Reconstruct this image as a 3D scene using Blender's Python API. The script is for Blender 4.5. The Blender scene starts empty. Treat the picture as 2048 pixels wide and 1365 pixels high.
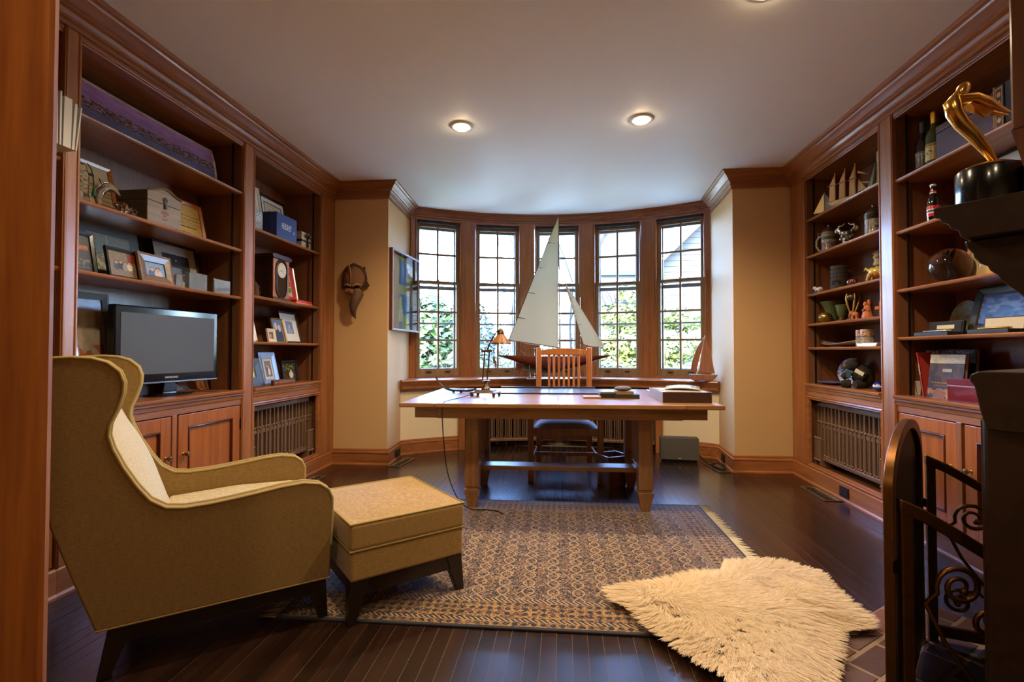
import bpy, math, random
import numpy as np
from mathutils import Matrix, Vector
random.seed(7)
RNG = np.random.default_rng(11)
SC = bpy.context.scene
COL = SC.collection
R = math.radians
PI = math.pi

# ---------------------------------------------------------------- camera
cam_d = bpy.data.cameras.new('camera')
cam_d.sensor_width = 36.0
cam_d.lens = 985.0 / 2048.0 * 36.0
cam_d.clip_start = 0.02
cam_d.clip_end = 400
cam = bpy.data.objects.new('camera', cam_d)
COL.objects.link(cam)
cam.location = (0, 0, 1.08)
cam.rotation_euler = (R(90 + 1.192), 0, R(6.026))
SC.camera = cam

# ---------------------------------------------------------------- view
SC.view_settings.view_transform = 'Standard'
SC.view_settings.look = 'None'
SC.view_settings.gamma = 1.0
SC.view_settings.exposure = 1.5
SC.view_settings.use_curve_mapping = False
try:
    SC.cycles.use_denoising = True
    SC.cycles.max_bounces = 7
    SC.cycles.diffuse_bounces = 4
    SC.cycles.use_adaptive_sampling = True
    SC.cycles.adaptive_threshold = 0.05
    SC.cycles.glossy_bounces = 4
    SC.cycles.transmission_bounces = 6
    SC.cycles.transparent_max_bounces = 16
    SC.cycles.caustics_reflective = False
    SC.cycles.caustics_refractive = False
    SC.cycles.sample_clamp_indirect = 6.0
except Exception:
    pass

# ---------------------------------------------------------------- sky and sun
W = bpy.data.worlds.new('sky')
SC.world = W
W.use_nodes = True
wn = W.node_tree.nodes
wl = W.node_tree.links
for n in list(wn):
    wn.remove(n)
w_out = wn.new('ShaderNodeOutputWorld')
w_bg = wn.new('ShaderNodeBackground')
w_sky = wn.new('ShaderNodeTexSky')
w_sky.sky_type = 'NISHITA'
w_sky.sun_disc = False
w_sky.sun_elevation = R(32)
w_sky.sun_rotation = R(215)
w_sky.air_density = 1.0
w_sky.dust_density = 1.5
w_sky.ozone_density = 1.5
w_bg.inputs['Strength'].default_value = 4.2
w_mul = wn.new('ShaderNodeMix')
w_mul.data_type = 'RGBA'
w_mul.blend_type = 'MULTIPLY'
w_mul.inputs[0].default_value = 1.0
w_mul.inputs[7].default_value = (0.74, 0.93, 1.26, 1.0)   # cool white balance of the daylight
wl.new(w_sky.outputs[0], w_mul.inputs[6])
wl.new(w_mul.outputs[2], w_bg.inputs[0])
wl.new(w_bg.outputs[0], w_out.inputs[0])

sun_d = bpy.data.lights.new('sun', 'SUN')
sun_d.energy = 6.0
sun_d.angle = R(0.6)
sun_d.color = (1.0, 0.93, 0.80)
sun = bpy.data.objects.new('sun', sun_d)
COL.objects.link(sun)
# light travels towards +X, +Y and down: behind the house, never through the bow window
sun.rotation_euler = Vector((0.42, 0.72, -0.55)).to_track_quat('-Z', 'Y').to_euler()

# daylight portals: they guide sampling of the sky through the five windows
BC = (0.0138, 2.8441)
BR = 3.016
WIN_A = [-28.45, -15.15, -1.75, 11.5, 24.7]
for a in WIN_A:
    pd = bpy.data.lights.new('window_portal', 'AREA')
    pd.shape = 'RECTANGLE'
    pd.size, pd.size_y = 0.56, 1.80
    pd.cycles.is_portal = True
    po = bpy.data.objects.new('window_portal', pd)
    COL.objects.link(po)
    s, c = math.sin(R(a)), math.cos(R(a))
    rr = BR + 0.16
    po.location = (BC[0] + rr * s, BC[1] + rr * c, 1.68)
    po.rotation_euler = Vector((-s, -c, 0)).to_track_quat('-Z', 'Z').to_euler()

CAN_POWER = 41.0
CANS = [(-0.724, 3.427), (0.537, 3.454), (0.90, 2.255), (-0.80, 1.85), (-0.45, -0.45), (0.45, -0.45)]

# ---------------------------------------------------------------- helpers
MW = {}


def ident():
    return Matrix.Identity(4)


def tm(loc, rz=0.0):
    return Matrix.Translation(Vector(loc)) @ Matrix.Rotation(rz, 4, 'Z')


def thing(name, label, cat, loc=(0, 0, 0), rz=0.0, group=None):
    o = bpy.data.objects.new(name, None)
    o.empty_display_size = 0.05
    COL.objects.link(o)
    o.location = loc
    o.rotation_euler = (0, 0, rz)
    MW[o.name] = tm(loc, rz)
    return tag(o, label, cat, group)


def tag(o, label=None, cat=None, group=None, kind=None):
    if label: o['label'] = label
    if cat: o['category'] = cat
    if group: o['group'] = group
    if kind: o['kind'] = kind
    return o


class MB:
    def __init__(s):
        s.v = []; s.f = []; s.mi = []

    def add(s, vs, fs, mi=0):
        b = len(s.v)
        s.v.extend([tuple(map(float, p)) for p in vs])
        s.f.extend([tuple(i + b for i in q) for q in fs])
        s.mi.extend([mi] * len(fs))
        return s

    def box(s, x0, x1, y0, y1, z0, z1, mi=0, M=None):
        vs = [(x0, y0, z0), (x1, y0, z0), (x1, y1, z0), (x0, y1, z0), (x0, y0, z1), (x1, y0, z1), (x1, y1, z1), (x0, y1, z1)]
        if M is not None: vs = [M @ Vector(p) for p in vs]
        return s.add(vs, [(0, 3, 2, 1), (4, 5, 6, 7), (0, 1, 5, 4), (1, 2, 6, 5), (2, 3, 7, 6), (3, 0, 4, 7)], mi)

    def frustum(s, c0, s0, c1, s1, mi=0):
        vs = []
        for c, q in ((c0, s0), (c1, s1)):
            for dx, dy in ((-1, -1), (1, -1), (1, 1), (-1, 1)):
                vs.append((c[0] + dx * q[0] / 2, c[1] + dy * q[1] / 2, c[2]))
        return s.add(vs, [(0, 3, 2, 1), (4, 5, 6, 7), (0, 1, 5, 4), (1, 2, 6, 5), (2, 3, 7, 6), (3, 0, 4, 7)], mi)

    def prism(s, poly, ax, a, b, mi=0, M=None):
        n = len(poly)
        def P(p, d):
            q = {'x': (d, p[0], p[1]), 'y': (p[0], d, p[1]), 'z': (p[0], p[1], d)}[ax]
            return M @ Vector(q) if M is not None else q
        vs = [P(p, a) for p in poly] + [P(p, b) for p in poly]
        fs = [tuple(range(n))[::-1], tuple(range(n, 2 * n))]
        fs += [(i, (i + 1) % n, n + (i + 1) % n, n + i) for i in range(n)]
        return s.add(vs, fs, mi)

    def tube(s, pts, r, n=8, mi=0, caps=True, closed=False):
        P = [Vector(p) for p in pts]
        m = len(P)
        rs = r if isinstance(r, (list, tuple)) else [r] * m
        vs = []
        up = None
        for i in range(m):
            if closed: t = (P[(i + 1) % m] - P[i - 1])
            else: t = (P[min(i + 1, m - 1)] - P[max(i - 1, 0)])
            if t.length < 1e-9: t = Vector((0, 0, 1))
            t.normalize()
            if up is None:
                up = Vector((0, 0, 1)) if abs(t.z) < 0.9 else Vector((1, 0, 0))
            a = t.cross(up)
            if a.length < 1e-6: a = t.orthogonal()
            a.normalize()
            b = a.cross(t).normalized()
            up = b
            for k in range(n):
                w = 2 * PI * k / n
                vs.append(P[i] + (a * math.cos(w) + b * math.sin(w)) * rs[i])
        fs = []
        for i in range(m if closed else m - 1):
            j = (i + 1) % m
            for k in range(n):
                fs.append((i * n + k, i * n + (k + 1) % n, j * n + (k + 1) % n, j * n + k))
        if caps and not closed:
            fs.append(tuple(range(n))[::-1]); fs.append(tuple(range((m - 1) * n, m * n)))
        return s.add(vs, fs, mi)

    def lathe(s, prof, n=24, c=(0, 0, 0), mi=0, sx=1.0, sy=1.0, M=None):
        vs = []
        for r, z in prof:
            for k in range(n):
                w = 2 * PI * k / n
                q = (c[0] + r * math.cos(w) * sx, c[1] + r * math.sin(w) * sy, c[2] + z)
                vs.append(M @ Vector(q) if M is not None else q)
        fs = []
        for i in range(len(prof) - 1):
            for k in range(n):
                fs.append((i * n + k, i * n + (k + 1) % n, (i + 1) * n + (k + 1) % n, (i + 1) * n + k))
        if prof[0][0] > 1e-6: fs.append(tuple(range(n))[::-1])
        if prof[-1][0] > 1e-6: fs.append(tuple(range((len(prof) - 1) * n, len(prof) * n)))
        return s.add(vs, fs, mi)

    def ell(s, c, r, nu=16, nv=10, mi=0, M=None, f=None):
        r = r if isinstance(r, (list, tuple)) else (r, r, r)
        vs = []
        for j in range(nv + 1):
            ph = -PI / 2 + PI * j / nv
            for i in range(nu):
                w = 2 * PI * i / nu
                d = (math.cos(ph) * math.cos(w), math.cos(ph) * math.sin(w), math.sin(ph))
                k = f(d) if f else 1.0
                q = Vector((d[0] * r[0] * k, d[1] * r[1] * k, d[2] * r[2] * k))
                if M is not None: q = M @ q
                vs.append(q + Vector(c))
        fs = []
        for j in range(nv):
            for i in range(nu):
                fs.append((j * nu + i, j * nu + (i + 1) % nu, (j + 1) * nu + (i + 1) % nu, (j + 1) * nu + i))
        return s.add(vs, fs, mi)

    def sweep(s, prof, path, mi=0, side=1, closed=False, caps=True):
        """profile (out, z) carried along a horizontal polyline with mitred corners; 'out' is to the right of travel * side"""
        P = [Vector((p[0], p[1])) for p in path]
        m = len(P); n = len(prof)
        vs = []
        for i in range(m):
            if closed:
                d0 = (P[i] - P[i - 1]).normalized(); d1 = (P[(i + 1) % m] - P[i]).normalized()
            else:
                d1 = (P[min(i + 1, m - 1)] - P[min(i, m - 2)]).normalized()
                d0 = (P[i] - P[i - 1]).normalized() if i > 0 else d1
                if i == m - 1: d1 = d0
            n0 = Vector((d0.y, -d0.x)) * side; n1 = Vector((d1.y, -d1.x)) * side
            b = (n0 + n1); b.normalize()
            k = 1.0 / max(0.3, b.dot(n0))
            for o, z in prof:
                q = P[i] + b * (o * k)
                vs.append((q.x, q.y, z))
        fs = []
        for i in range(m if closed else m - 1):
            j = (i + 1) % m
            for k in range(n):
                fs.append((i * n + k, i * n + (k + 1) % n, j * n + (k + 1) % n, j * n + k))
        if caps and not closed:
            fs.append(tuple(range(n))[::-1]); fs.append(tuple(range((m - 1) * n, m * n)))
        return s.add(vs, fs, mi)

    def grid(s, fn, nu, nv, mi=0, wrap_u=False):
        vs = [fn(i / (nu if wrap_u else nu), j / nv) for j in range(nv + 1) for i in range(nu + (0 if wrap_u else 1))]
        w = nu + (0 if wrap_u else 1)
        fs = []
        for j in range(nv):
            for i in range(nu):
                fs.append((j * w + i, j * w + (i + 1) % w, (j + 1) * w + (i + 1) % w, (j + 1) * w + i))
        return s.add(vs, fs, mi)

    def xf(s, M):
        s.v = [tuple(M @ Vector(p)) for p in s.v]
        return s

    def build(s, name, mat, parent=None, smooth=None, bevel=0.0, world=False, seg=2, solid=0.0, sub=0):
        vs = s.v
        if world and parent is not None:
            Mi = MW[parent.name].inverted()
            vs = [tuple(Mi @ Vector(p)) for p in vs]
        me = bpy.data.meshes.new(name)
        me.from_pydata(vs, [], s.f)
        mats = mat if isinstance(mat, (list, tuple)) else [mat]
        for m in mats: me.materials.append(m)
        if len(mats) > 1: me.polygons.foreach_set('material_index', s.mi)
        me.validate()
        me.update()
        import bmesh
        bm = bmesh.new(); bm.from_mesh(me)
        bmesh.ops.recalc_face_normals(bm, faces=bm.faces)
        bm.to_mesh(me); bm.free()
        if smooth is not None:
            me.polygons.foreach_set('use_smooth', [True] * len(me.polygons))
            if smooth < 180: me.set_sharp_from_angle(angle=R(smooth))
        o = bpy.data.objects.new(name, me)
        COL.objects.link(o)
        if parent is not None:
            o.parent = parent
            MW[o.name] = MW[parent.name]
        else:
            MW[o.name] = ident()
        if solid:
            md = o.modifiers.new('solid', 'SOLIDIFY'); md.thickness = solid; md.offset = 0
        if bevel > 0:
            md = o.modifiers.new('bevel', 'BEVEL'); md.width = bevel; md.segments = seg; md.limit_method = 'ANGLE'; md.angle_limit = R(35)
        if sub:
            md = o.modifiers.new('sub', 'SUBSURF'); md.levels = sub; md.render_levels = sub
        return o


def place(o, loc, rz=0.0, rx=0.0, ry=0.0):
    o.location = loc; o.rotation_euler = (rx, ry, rz)
    MW[o.name] = tm(loc, rz)
    return o


def link_copy(src, parent=None, loc=None, rz=None):
    c = src.copy(); COL.objects.link(c)
    c.parent = parent
    if loc is not None: c.location = loc
    if rz is not None: c.rotation_euler = (0, 0, rz)
    return c


def copy_tree(root, loc, rz, label=None):
    r = root.copy(); COL.objects.link(r)
    r.location = loc; r.rotation_euler = (0, 0, rz)
    if label: r['label'] = label
    for ch in list(root.children):
        c = ch.copy(); COL.objects.link(c); c.parent = r
        for g in list(ch.children):
            d = g.copy(); COL.objects.link(d); d.parent = c
    return r


# ---------------------------------------------------------------- materials
MATS = {}


def nodes(name):
    m = bpy.data.materials.new(name); m.use_nodes = True
    nt = m.node_tree
    b = nt.nodes['Principled BSDF']
    return m, nt, b


def setin(b, k, v):
    if k in b.inputs: b.inputs[k].default_value = v


def rgba(c):
    return (c[0], c[1], c[2], 1.0)


def hx(h):
    h = h.lstrip('#')
    o = []
    for i in (0, 2, 4):
        c = int(h[i:i + 2], 16) / 255
        o.append(c / 12.92 if c <= 0.04045 else ((c + 0.055) / 1.055) ** 2.4)
    return tuple(o)


def plain(name, c, rough=0.5, metal=0.0, coat=0.0, spec=0.5, noise=0.0, nscale=30, bump=0.0, emit=None, estr=0.0, alpha=1.0, trans=0.0, ior=1.45, sss=0.0):
    key = name
    if key in MATS: return MATS[key]
    if isinstance(c, str): c = hx(c)
    m, nt, b = nodes(name)
    b.inputs['Base Color'].default_value = rgba(c)
    b.inputs['Roughness'].default_value = rough
    b.inputs['Metallic'].default_value = metal
    setin(b, 'Coat Weight', coat); setin(b, 'Coat Roughness', 0.08)
    setin(b, 'Specular IOR Level', spec); setin(b, 'IOR', ior)
    setin(b, 'Transmission Weight', trans)
    if sss:
        setin(b, 'Subsurface Weight', sss); setin(b, 'Subsurface Radius', (0.02, 0.015, 0.01))
    if emit is not None:
        b.inputs['Emission Color'].default_value = rgba(emit); b.inputs['Emission Strength'].default_value = estr
    if noise or bump:
        tc = nt.nodes.new('ShaderNodeTexCoord'); nz = nt.nodes.new('ShaderNodeTexNoise')
        nz.inputs['Scale'].default_value = nscale; nz.inputs['Detail'].default_value = 5
        nt.links.new(tc.outputs['Object'], nz.inputs['Vector'])
        if noise:
            mx = nt.nodes.new('ShaderNodeMix'); mx.data_type = 'RGBA'
            mx.inputs[6].default_value = rgba([x * (1 - noise) for x in c]); mx.inputs[7].default_value = rgba([min(1, x * (1 + noise)) for x in c])
            nt.links.new(nz.outputs[0], mx.inputs[0]); nt.links.new(mx.outputs[2], b.inputs['Base Color'])
        if bump:
            bp = nt.nodes.new('ShaderNodeBump'); bp.inputs['Strength'].default_value = bump; bp.inputs['Distance'].default_value = 0.01
            nt.links.new(nz.outputs[0], bp.inputs['Height']); nt.links.new(bp.outputs[0], b.inputs['Normal'])
    MATS[key] = m
    return m


def wood(name, c1, c2, axis='z', scale=1.0, rough=0.35, coat=0.25, stretch=14.0, bump=0.04, vary=0.12):
    """grain runs along `axis`; per-object random tint"""
    if name in MATS: return MATS[name]
    if isinstance(c1, str): c1 = hx(c1)
    if isinstance(c2, str): c2 = hx(c2)
    m, nt, b = nodes(name)
    N = nt.nodes; L = nt.links
    tc = N.new('ShaderNodeTexCoord'); mp = N.new('ShaderNodeMapping')
    sc = [scale * 28, scale * 28, scale * 28]
    sc['xyz'.index(axis)] = scale * 28 / stretch
    mp.inputs['Scale'].default_value = sc
    L.new(tc.outputs['Object'], mp.inputs['Vector'])
    oi = N.new('ShaderNodeObjectInfo')
    ad = N.new('ShaderNodeVectorMath'); ad.operation = 'ADD'
    ml = N.new('ShaderNodeVectorMath'); ml.operation = 'SCALE'; ml.inputs[3].default_value = 37.0
    cb = N.new('ShaderNodeCombineXYZ')
    for i in range(3): L.new(oi.outputs['Random'], cb.inputs[i])
    L.new(cb.outputs[0], ml.inputs[0]); L.new(mp.outputs[0], ad.inputs[0]); L.new(ml.outputs[0], ad.inputs[1])
    nz = N.new('ShaderNodeTexNoise'); nz.inputs['Scale'].default_value = 1.0; nz.inputs['Detail'].default_value = 6; nz.inputs['Distortion'].default_value = 0.6
    L.new(ad.outputs[0], nz.inputs['Vector'])
    nz2 = N.new('ShaderNodeTexNoise'); nz2.inputs['Scale'].default_value = 5.0; nz2.inputs['Detail'].default_value = 3
    L.new(ad.outputs[0], nz2.inputs['Vector'])
    mm = N.new('ShaderNodeMath'); mm.operation = 'MULTIPLY_ADD'; mm.inputs[1].default_value = 0.35; L.new(nz2.outputs[0], mm.inputs[0]); L.new(nz.outputs[0], mm.inputs[2])
    cr = N.new('ShaderNodeValToRGB')
    cr.color_ramp.elements[0].position = 0.42; cr.color_ramp.elements[0].color = rgba(c1)
    cr.color_ramp.elements[1].position = 0.90; cr.color_ramp.elements[1].color = rgba(c2)
    L.new(mm.outputs[0], cr.inputs[0])
    hs = N.new('ShaderNodeHueSaturation')
    mr = N.new('ShaderNodeMapRange'); mr.inputs[3].default_value = 1 - vary; mr.inputs[4].default_value = 1 + vary
    L.new(oi.outputs['Random'], mr.inputs[0]); L.new(mr.outputs[0], hs.inputs['Value']); L.new(cr.outputs[0], hs.inputs['Color'])
    L.new(hs.outputs[0], b.inputs['Base Color'])
    b.inputs['Roughness'].default_value = rough
    setin(b, 'Coat Weight', coat); setin(b, 'Coat Roughness', 0.15)
    if bump:
        bp = N.new('ShaderNodeBump'); bp.inputs['Strength'].default_value = bump; bp.inputs['Distance'].default_value = 0.004
        L.new(mm.outputs[0], bp.inputs['Height']); L.new(bp.outputs[0], b.inputs['Normal'])
    MATS[name] = m
    return m


def fabric(name, c1, c2, sx=(260, 260, 900), rough=0.9):
    if name in MATS: return MATS[name]
    if isinstance(c1, str): c1 = hx(c1)
    if isinstance(c2, str): c2 = hx(c2)
    m, nt, b = nodes(name)
    N = nt.nodes; L = nt.links
    tc = N.new('ShaderNodeTexCoord'); outs = []
    for k, s in enumerate((sx, (sx[2] * 0.8, sx[2] * 0.8, sx[0] * 0.4))):
        mp = N.new('ShaderNodeMapping'); mp.inputs['Scale'].default_value = s
        L.new(tc.outputs['Object'], mp.inputs['Vector'])
        nz = N.new('ShaderNodeTexNoise'); nz.inputs['Scale'].default_value = 1.0; nz.inputs['Detail'].default_value = 2
        L.new(mp.outputs[0], nz.inputs['Vector']); outs.append(nz.outputs[0])
    ad = N.new('ShaderNodeMath'); ad.operation = 'MULTIPLY_ADD'; ad.inputs[1].default_value = 0.4
    L.new(outs[1], ad.inputs[0]); L.new(outs[0], ad.inputs[2])
    cr = N.new('ShaderNodeValToRGB')
    cr.color_ramp.elements[0].position = 0.42; cr.color_ramp.elements[0].color = rgba(c1)
    cr.color_ramp.elements[1].position = 0.95; cr.color_ramp.elements[1].color = rgba(c2)
    L.new(ad.outputs[0], cr.inputs[0]); L.new(cr.outputs[0], b.inputs['Base Color'])
    b.inputs['Roughness'].default_value = rough
    setin(b, 'Sheen Weight', 0.25)
    bp = N.new('ShaderNodeBump'); bp.inputs['Strength'].default_value = 0.25; bp.inputs['Distance'].default_value = 0.002
    L.new(ad.outputs[0], bp.inputs['Height']); L.new(bp.outputs[0], b.inputs['Normal'])
    MATS[name] = m
    return m


def glassmat(name, tint=(1, 1, 1), refl=0.08, rough=0.0):
    """thin clear pane: lets light straight through and reflects by angle"""
    if name in MATS: return MATS[name]
    m = bpy.data.materials.new(name); m.use_nodes = True
    nt = m.node_tree; N = nt.nodes; L = nt.links
    for n in list(N): N.remove(n)
    out = N.new('ShaderNodeOutputMaterial'); mx = N.new('ShaderNodeMixShader')
    tr = N.new('ShaderNodeBsdfTransparent'); gl = N.new('ShaderNodeBsdfGlossy')
    tr.inputs[0].default_value = rgba(tint); gl.inputs['Roughness'].default_value = rough
    lw = N.new('ShaderNodeFresnel'); lw.inputs['IOR'].default_value = 1.45
    L.new(lw.outputs[0], mx.inputs[0])
    L.new(tr.outputs[0], mx.inputs[1]); L.new(gl.outputs[0], mx.inputs[2]); L.new(mx.outputs[0], out.inputs[0])
    MATS[name] = m
    return m


def picture(name, base, layers, rough=0.3, noise=0.25, nscale=9, coat=0.4):
    """flat print: layers of ('e'|'r', cx, cy, rx, ry, colour) or ('n', scale, threshold, colour) or ('g', y0, y1, colour) in 0..1 picture coordinates (x, z)"""
    if name in MATS: return MATS[name]
    m, nt, b = nodes(name)
    N = nt.nodes; L = nt.links
    tc = N.new('ShaderNodeTexCoord')
    sp = N.new('ShaderNodeSeparateXYZ'); L.new(tc.outputs['Generated'], sp.inputs[0])
    cb = N.new('ShaderNodeCombineXYZ'); L.new(sp.outputs[0], cb.inputs[0]); L.new(sp.outputs[2], cb.inputs[1])
    uv = cb.outputs[0]
    nz0 = N.new('ShaderNodeTexNoise'); nz0.inputs['Scale'].default_value = 14; L.new(uv, nz0.inputs['Vector'])
    cur = None
    if isinstance(base, str): base = hx(base)
    rg = N.new('ShaderNodeRGB'); rg.outputs[0].default_value = rgba(base); cur = rg.outputs[0]
    for ly in layers:
        col = ly[-1]
        if isinstance(col, str): col = hx(col)
        if ly[0] in 'er':
            _, cx, cy, rx, ry, _c = ly
            sb = N.new('ShaderNodeVectorMath'); sb.operation = 'SUBTRACT'; L.new(uv, sb.inputs[0]); sb.inputs[1].default_value = (cx, cy, 0)
            dv = N.new('ShaderNodeVectorMath'); dv.operation = 'DIVIDE'; L.new(sb.outputs[0], dv.inputs[0]); dv.inputs[1].default_value = (rx, ry, 1)
            if ly[0] == 'e':
                ln = N.new('ShaderNodeVectorMath'); ln.operation = 'LENGTH'; L.new(dv.outputs[0], ln.inputs[0]); val = ln.outputs['Value']
            else:
                ab = N.new('ShaderNodeVectorMath'); ab.operation = 'ABSOLUTE'; L.new(dv.outputs[0], ab.inputs[0])
                s2 = N.new('ShaderNodeSeparateXYZ'); L.new(ab.outputs[0], s2.inputs[0])
                mxx = N.new('ShaderNodeMath'); mxx.operation = 'MAXIMUM'; L.new(s2.outputs[0], mxx.inputs[0]); L.new(s2.outputs[1], mxx.inputs[1]); val = mxx.outputs[0]
            lt = N.new('ShaderNodeMath'); lt.operation = 'LESS_THAN'; lt.inputs[1].default_value = 1.0; L.new(val, lt.inputs[0]); fac = lt.outputs[0]
        elif ly[0] == 'n':
            _, s, t, _c = ly
            nz = N.new('ShaderNodeTexNoise'); nz.inputs['Scale'].default_value = s; nz.inputs['Detail'].default_value = 4; L.new(uv, nz.inputs['Vector'])
            lt = N.new('ShaderNodeMath'); lt.operation = 'GREATER_THAN'; lt.inputs[1].default_value = t; L.new(nz.outputs[0], lt.inputs[0]); fac = lt.outputs[0]
        elif ly[0] == 'b':
            _, y0, y1, s, t, _c = ly
            nz = N.new('ShaderNodeTexNoise'); nz.inputs['Scale'].default_value = s; nz.inputs['Detail'].default_value = 4; L.new(uv, nz.inputs['Vector'])
            g1 = N.new('ShaderNodeMath'); g1.operation = 'GREATER_THAN'; g1.inputs[1].default_value = t; L.new(nz.outputs[0], g1.inputs[0])
            g2 = N.new('ShaderNodeMath'); g2.operation = 'GREATER_THAN'; g2.inputs[1].default_value = y0; L.new(sp.outputs[2], g2.inputs[0])
            g3 = N.new('ShaderNodeMath'); g3.operation = 'LESS_THAN'; g3.inputs[1].default_value = y1; L.new(sp.outputs[2], g3.inputs[0])
            m1 = N.new('ShaderNodeMath'); m1.operation = 'MULTIPLY'; L.new(g1.outputs[0], m1.inputs[0]); L.new(g2.outputs[0], m1.inputs[1])
            m2 = N.new('ShaderNodeMath'); m2.operation = 'MULTIPLY'; L.new(m1.outputs[0], m2.inputs[0]); L.new(g3.outputs[0], m2.inputs[1]); fac = m2.outputs[0]
        else:
            _, y0, y1, _c = ly
            mr = N.new('ShaderNodeMapRange'); mr.inputs[1].default_value = y0; mr.inputs[2].default_value = y1; L.new(sp.outputs[2], mr.inputs[0]); fac = mr.outputs[0]
        mx = N.new('ShaderNodeMix'); mx.data_type = 'RGBA'
        L.new(fac, mx.inputs[0]); L.new(cur, mx.inputs[6]); mx.inputs[7].default_value = rgba(col); cur = mx.outputs[2]
    if noise:
        nz = N.new('ShaderNodeTexNoise'); nz.inputs['Scale'].default_value = nscale; nz.inputs['Detail'].default_value = 5; L.new(uv, nz.inputs['Vector'])
        mr = N.new('ShaderNodeMapRange'); mr.inputs[1].default_value = 0.3; mr.inputs[2].default_value = 0.7; mr.inputs[3].default_value = 1 - noise; mr.inputs[4].default_value = 1 + noise
        L.new(nz.outputs[0], mr.inputs[0])
        hs = N.new('ShaderNodeHueSaturation'); L.new(mr.outputs[0], hs.inputs['Value']); L.new(cur, hs.inputs['Color']); cur = hs.outputs[0]
    L.new(cur, b.inputs['Base Color'])
    b.inputs['Roughness'].default_value = rough
    setin(b, 'Coat Weight', coat); setin(b, 'Coat Roughness', 0.03)
    MATS[name] = m
    return m


# cherry woodwork of the room (grain along each axis)
CH1, CH2 = '#80492a', '#a66a3a'
W_Z = wood('cherry_wood_upright', CH1, CH2, 'z')
W_Y = wood('cherry_wood_long', CH1, CH2, 'y')
W_X = wood('cherry_wood_cross', CH1, CH2, 'x')
W_BACK = wood('cherry_back_panel', '#6b4429', '#875636', 'z', rough=0.45)
W_DOOR = wood('cherry_door_panel', '#8f4d20', '#ad652c', 'z', rough=0.3)
W_DARK = wood('dark_mantel_wood', '#1d100b', '#38200f', 'x', rough=0.4)
BRASS = plain('aged_brass', '#9a7b46', 0.3, 1.0)
BLACK = plain('black_gloss', '#0a0a0b', 0.2, coat=0.5)
BLACKM = plain('black_matte', '#121214', 0.55)
WHITE = plain('white_card', '#e6e2d8', 0.6)
STEEL = plain('brushed_steel', '#b9bcc0', 0.28, 1.0)
PANE = glassmat('window_glass')
CRYSTAL = plain('crystal_glass', '#ffffff', 0.02, trans=1.0, ior=1.5)
# ================================================================ ROOM SHELL
CEIL = 2.69
XL, XR = -2.21, 2.01            # bookcase faces
YW0, YW1 = 4.525, 4.605         # far wall at left and right bookcase
RL0, RL1 = (-1.672, 4.545), (-1.72, 5.42)   # left reveal of the bow
RR0, RR1 = (1.512, 4.595), (1.56, 5.46)     # right reveal


def arc(r, a0, a1, n):
    return [(BC[0] + r * math.sin(R(a0 + (a1 - a0) * i / n)), BC[1] + r * math.cos(R(a0 + (a1 - a0) * i / n))) for i in range(n + 1)]


WALLM = plain('tan_wall_paint', '#cda673', 0.75, noise=0.03, nscale=3, bump=0.02)
WALLB = plain('cream_bow_paint', '#e0cfae', 0.6, noise=0.02, nscale=3, bump=0.02)
CEILM = plain('white_ceiling_paint', '#eff1f5', 0.55, noise=0.015, nscale=2)

# ---- floor: dark strip boards
floor = MB().box(-3.2, 3.2, -2.6, 6.4, -0.12, -0.0012).build('floor', plain('floor_underlay', '#75675a', 0.8))
tag(floor, kind='structure')
BOARD = wood('dark_stained_floor_board', '#170c07', '#331d11', 'y', scale=0.8, rough=0.27, coat=0.5, stretch=16, bump=0.06, vary=0.3)
pw = 0.0572
nb = int((2.24 + 2.26) / pw) + 1
cnt = 0
brd_meshes = {}
x = -2.26
for i in range(nb):
    cuts = [-0.35]
    y = -0.35 + random.uniform(0.7, 1.9)
    while y < 5.0:
        cuts.append(y); y += random.uniform(1.5, 2.4)
    cuts.append(5.62)
    for a, b in zip(cuts[:-1], cuts[1:]):
        g = 0.0007
        o = MB().box(g, pw - g, g, b - a - g, -0.02, 0.0).build('floor_board', BOARD, floor)
        o.location = (x, a, random.uniform(-0.0006, 0.0004))
        cnt += 1
    x += pw
# boards behind the camera, never seen closely
tag(MB().box(-3.2, 3.2, -2.6, -0.352, -0.02, 0.0).build('floor_boards_behind', BOARD, floor), kind='stuff')

# ---- ceiling
ce = MB()
ce.box(-3.2, 3.2, -2.6, 6.4, CEIL, CEIL + 0.12)
ceil = ce.build('ceiling', CEILM); tag(ceil, kind='structure')

# ---- walls
def wall_poly(name, pts, z0, z1, m, t=0.14):
    mb = MB()
    mb.prism(pts, 'z', z0, z1)
    return tag(mb.build(name, m), kind='structure')


wall_poly('wall_left', [(-2.58, -2.6), (-2.58, 6.4), (-2.80, 6.4), (-2.80, -2.6)], -0.1, CEIL, WALLM)
wall_poly('wall_right', [(2.38, -2.6), (2.38, 6.4), (2.6, 6.4), (2.6, -2.6)], -0.1, CEIL, WALLM)
wall_poly('wall_front', [(-2.6, -2.45), (2.4, -2.45), (2.4, -2.6), (-2.6, -2.6)], -0.1, CEIL, WALLM)
wall_poly('wall_back_left', [(-2.58, YW0), RL0, (-1.72, 5.50), (-1.95, 5.6), (-2.58, 5.6)], -0.1, CEIL, WALLM)
wall_poly('wall_back_right', [(2.38, YW1), (2.38, 5.6), (1.85, 5.6), (1.56, 5.54), RR0], -0.1, CEIL, WALLM)
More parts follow.
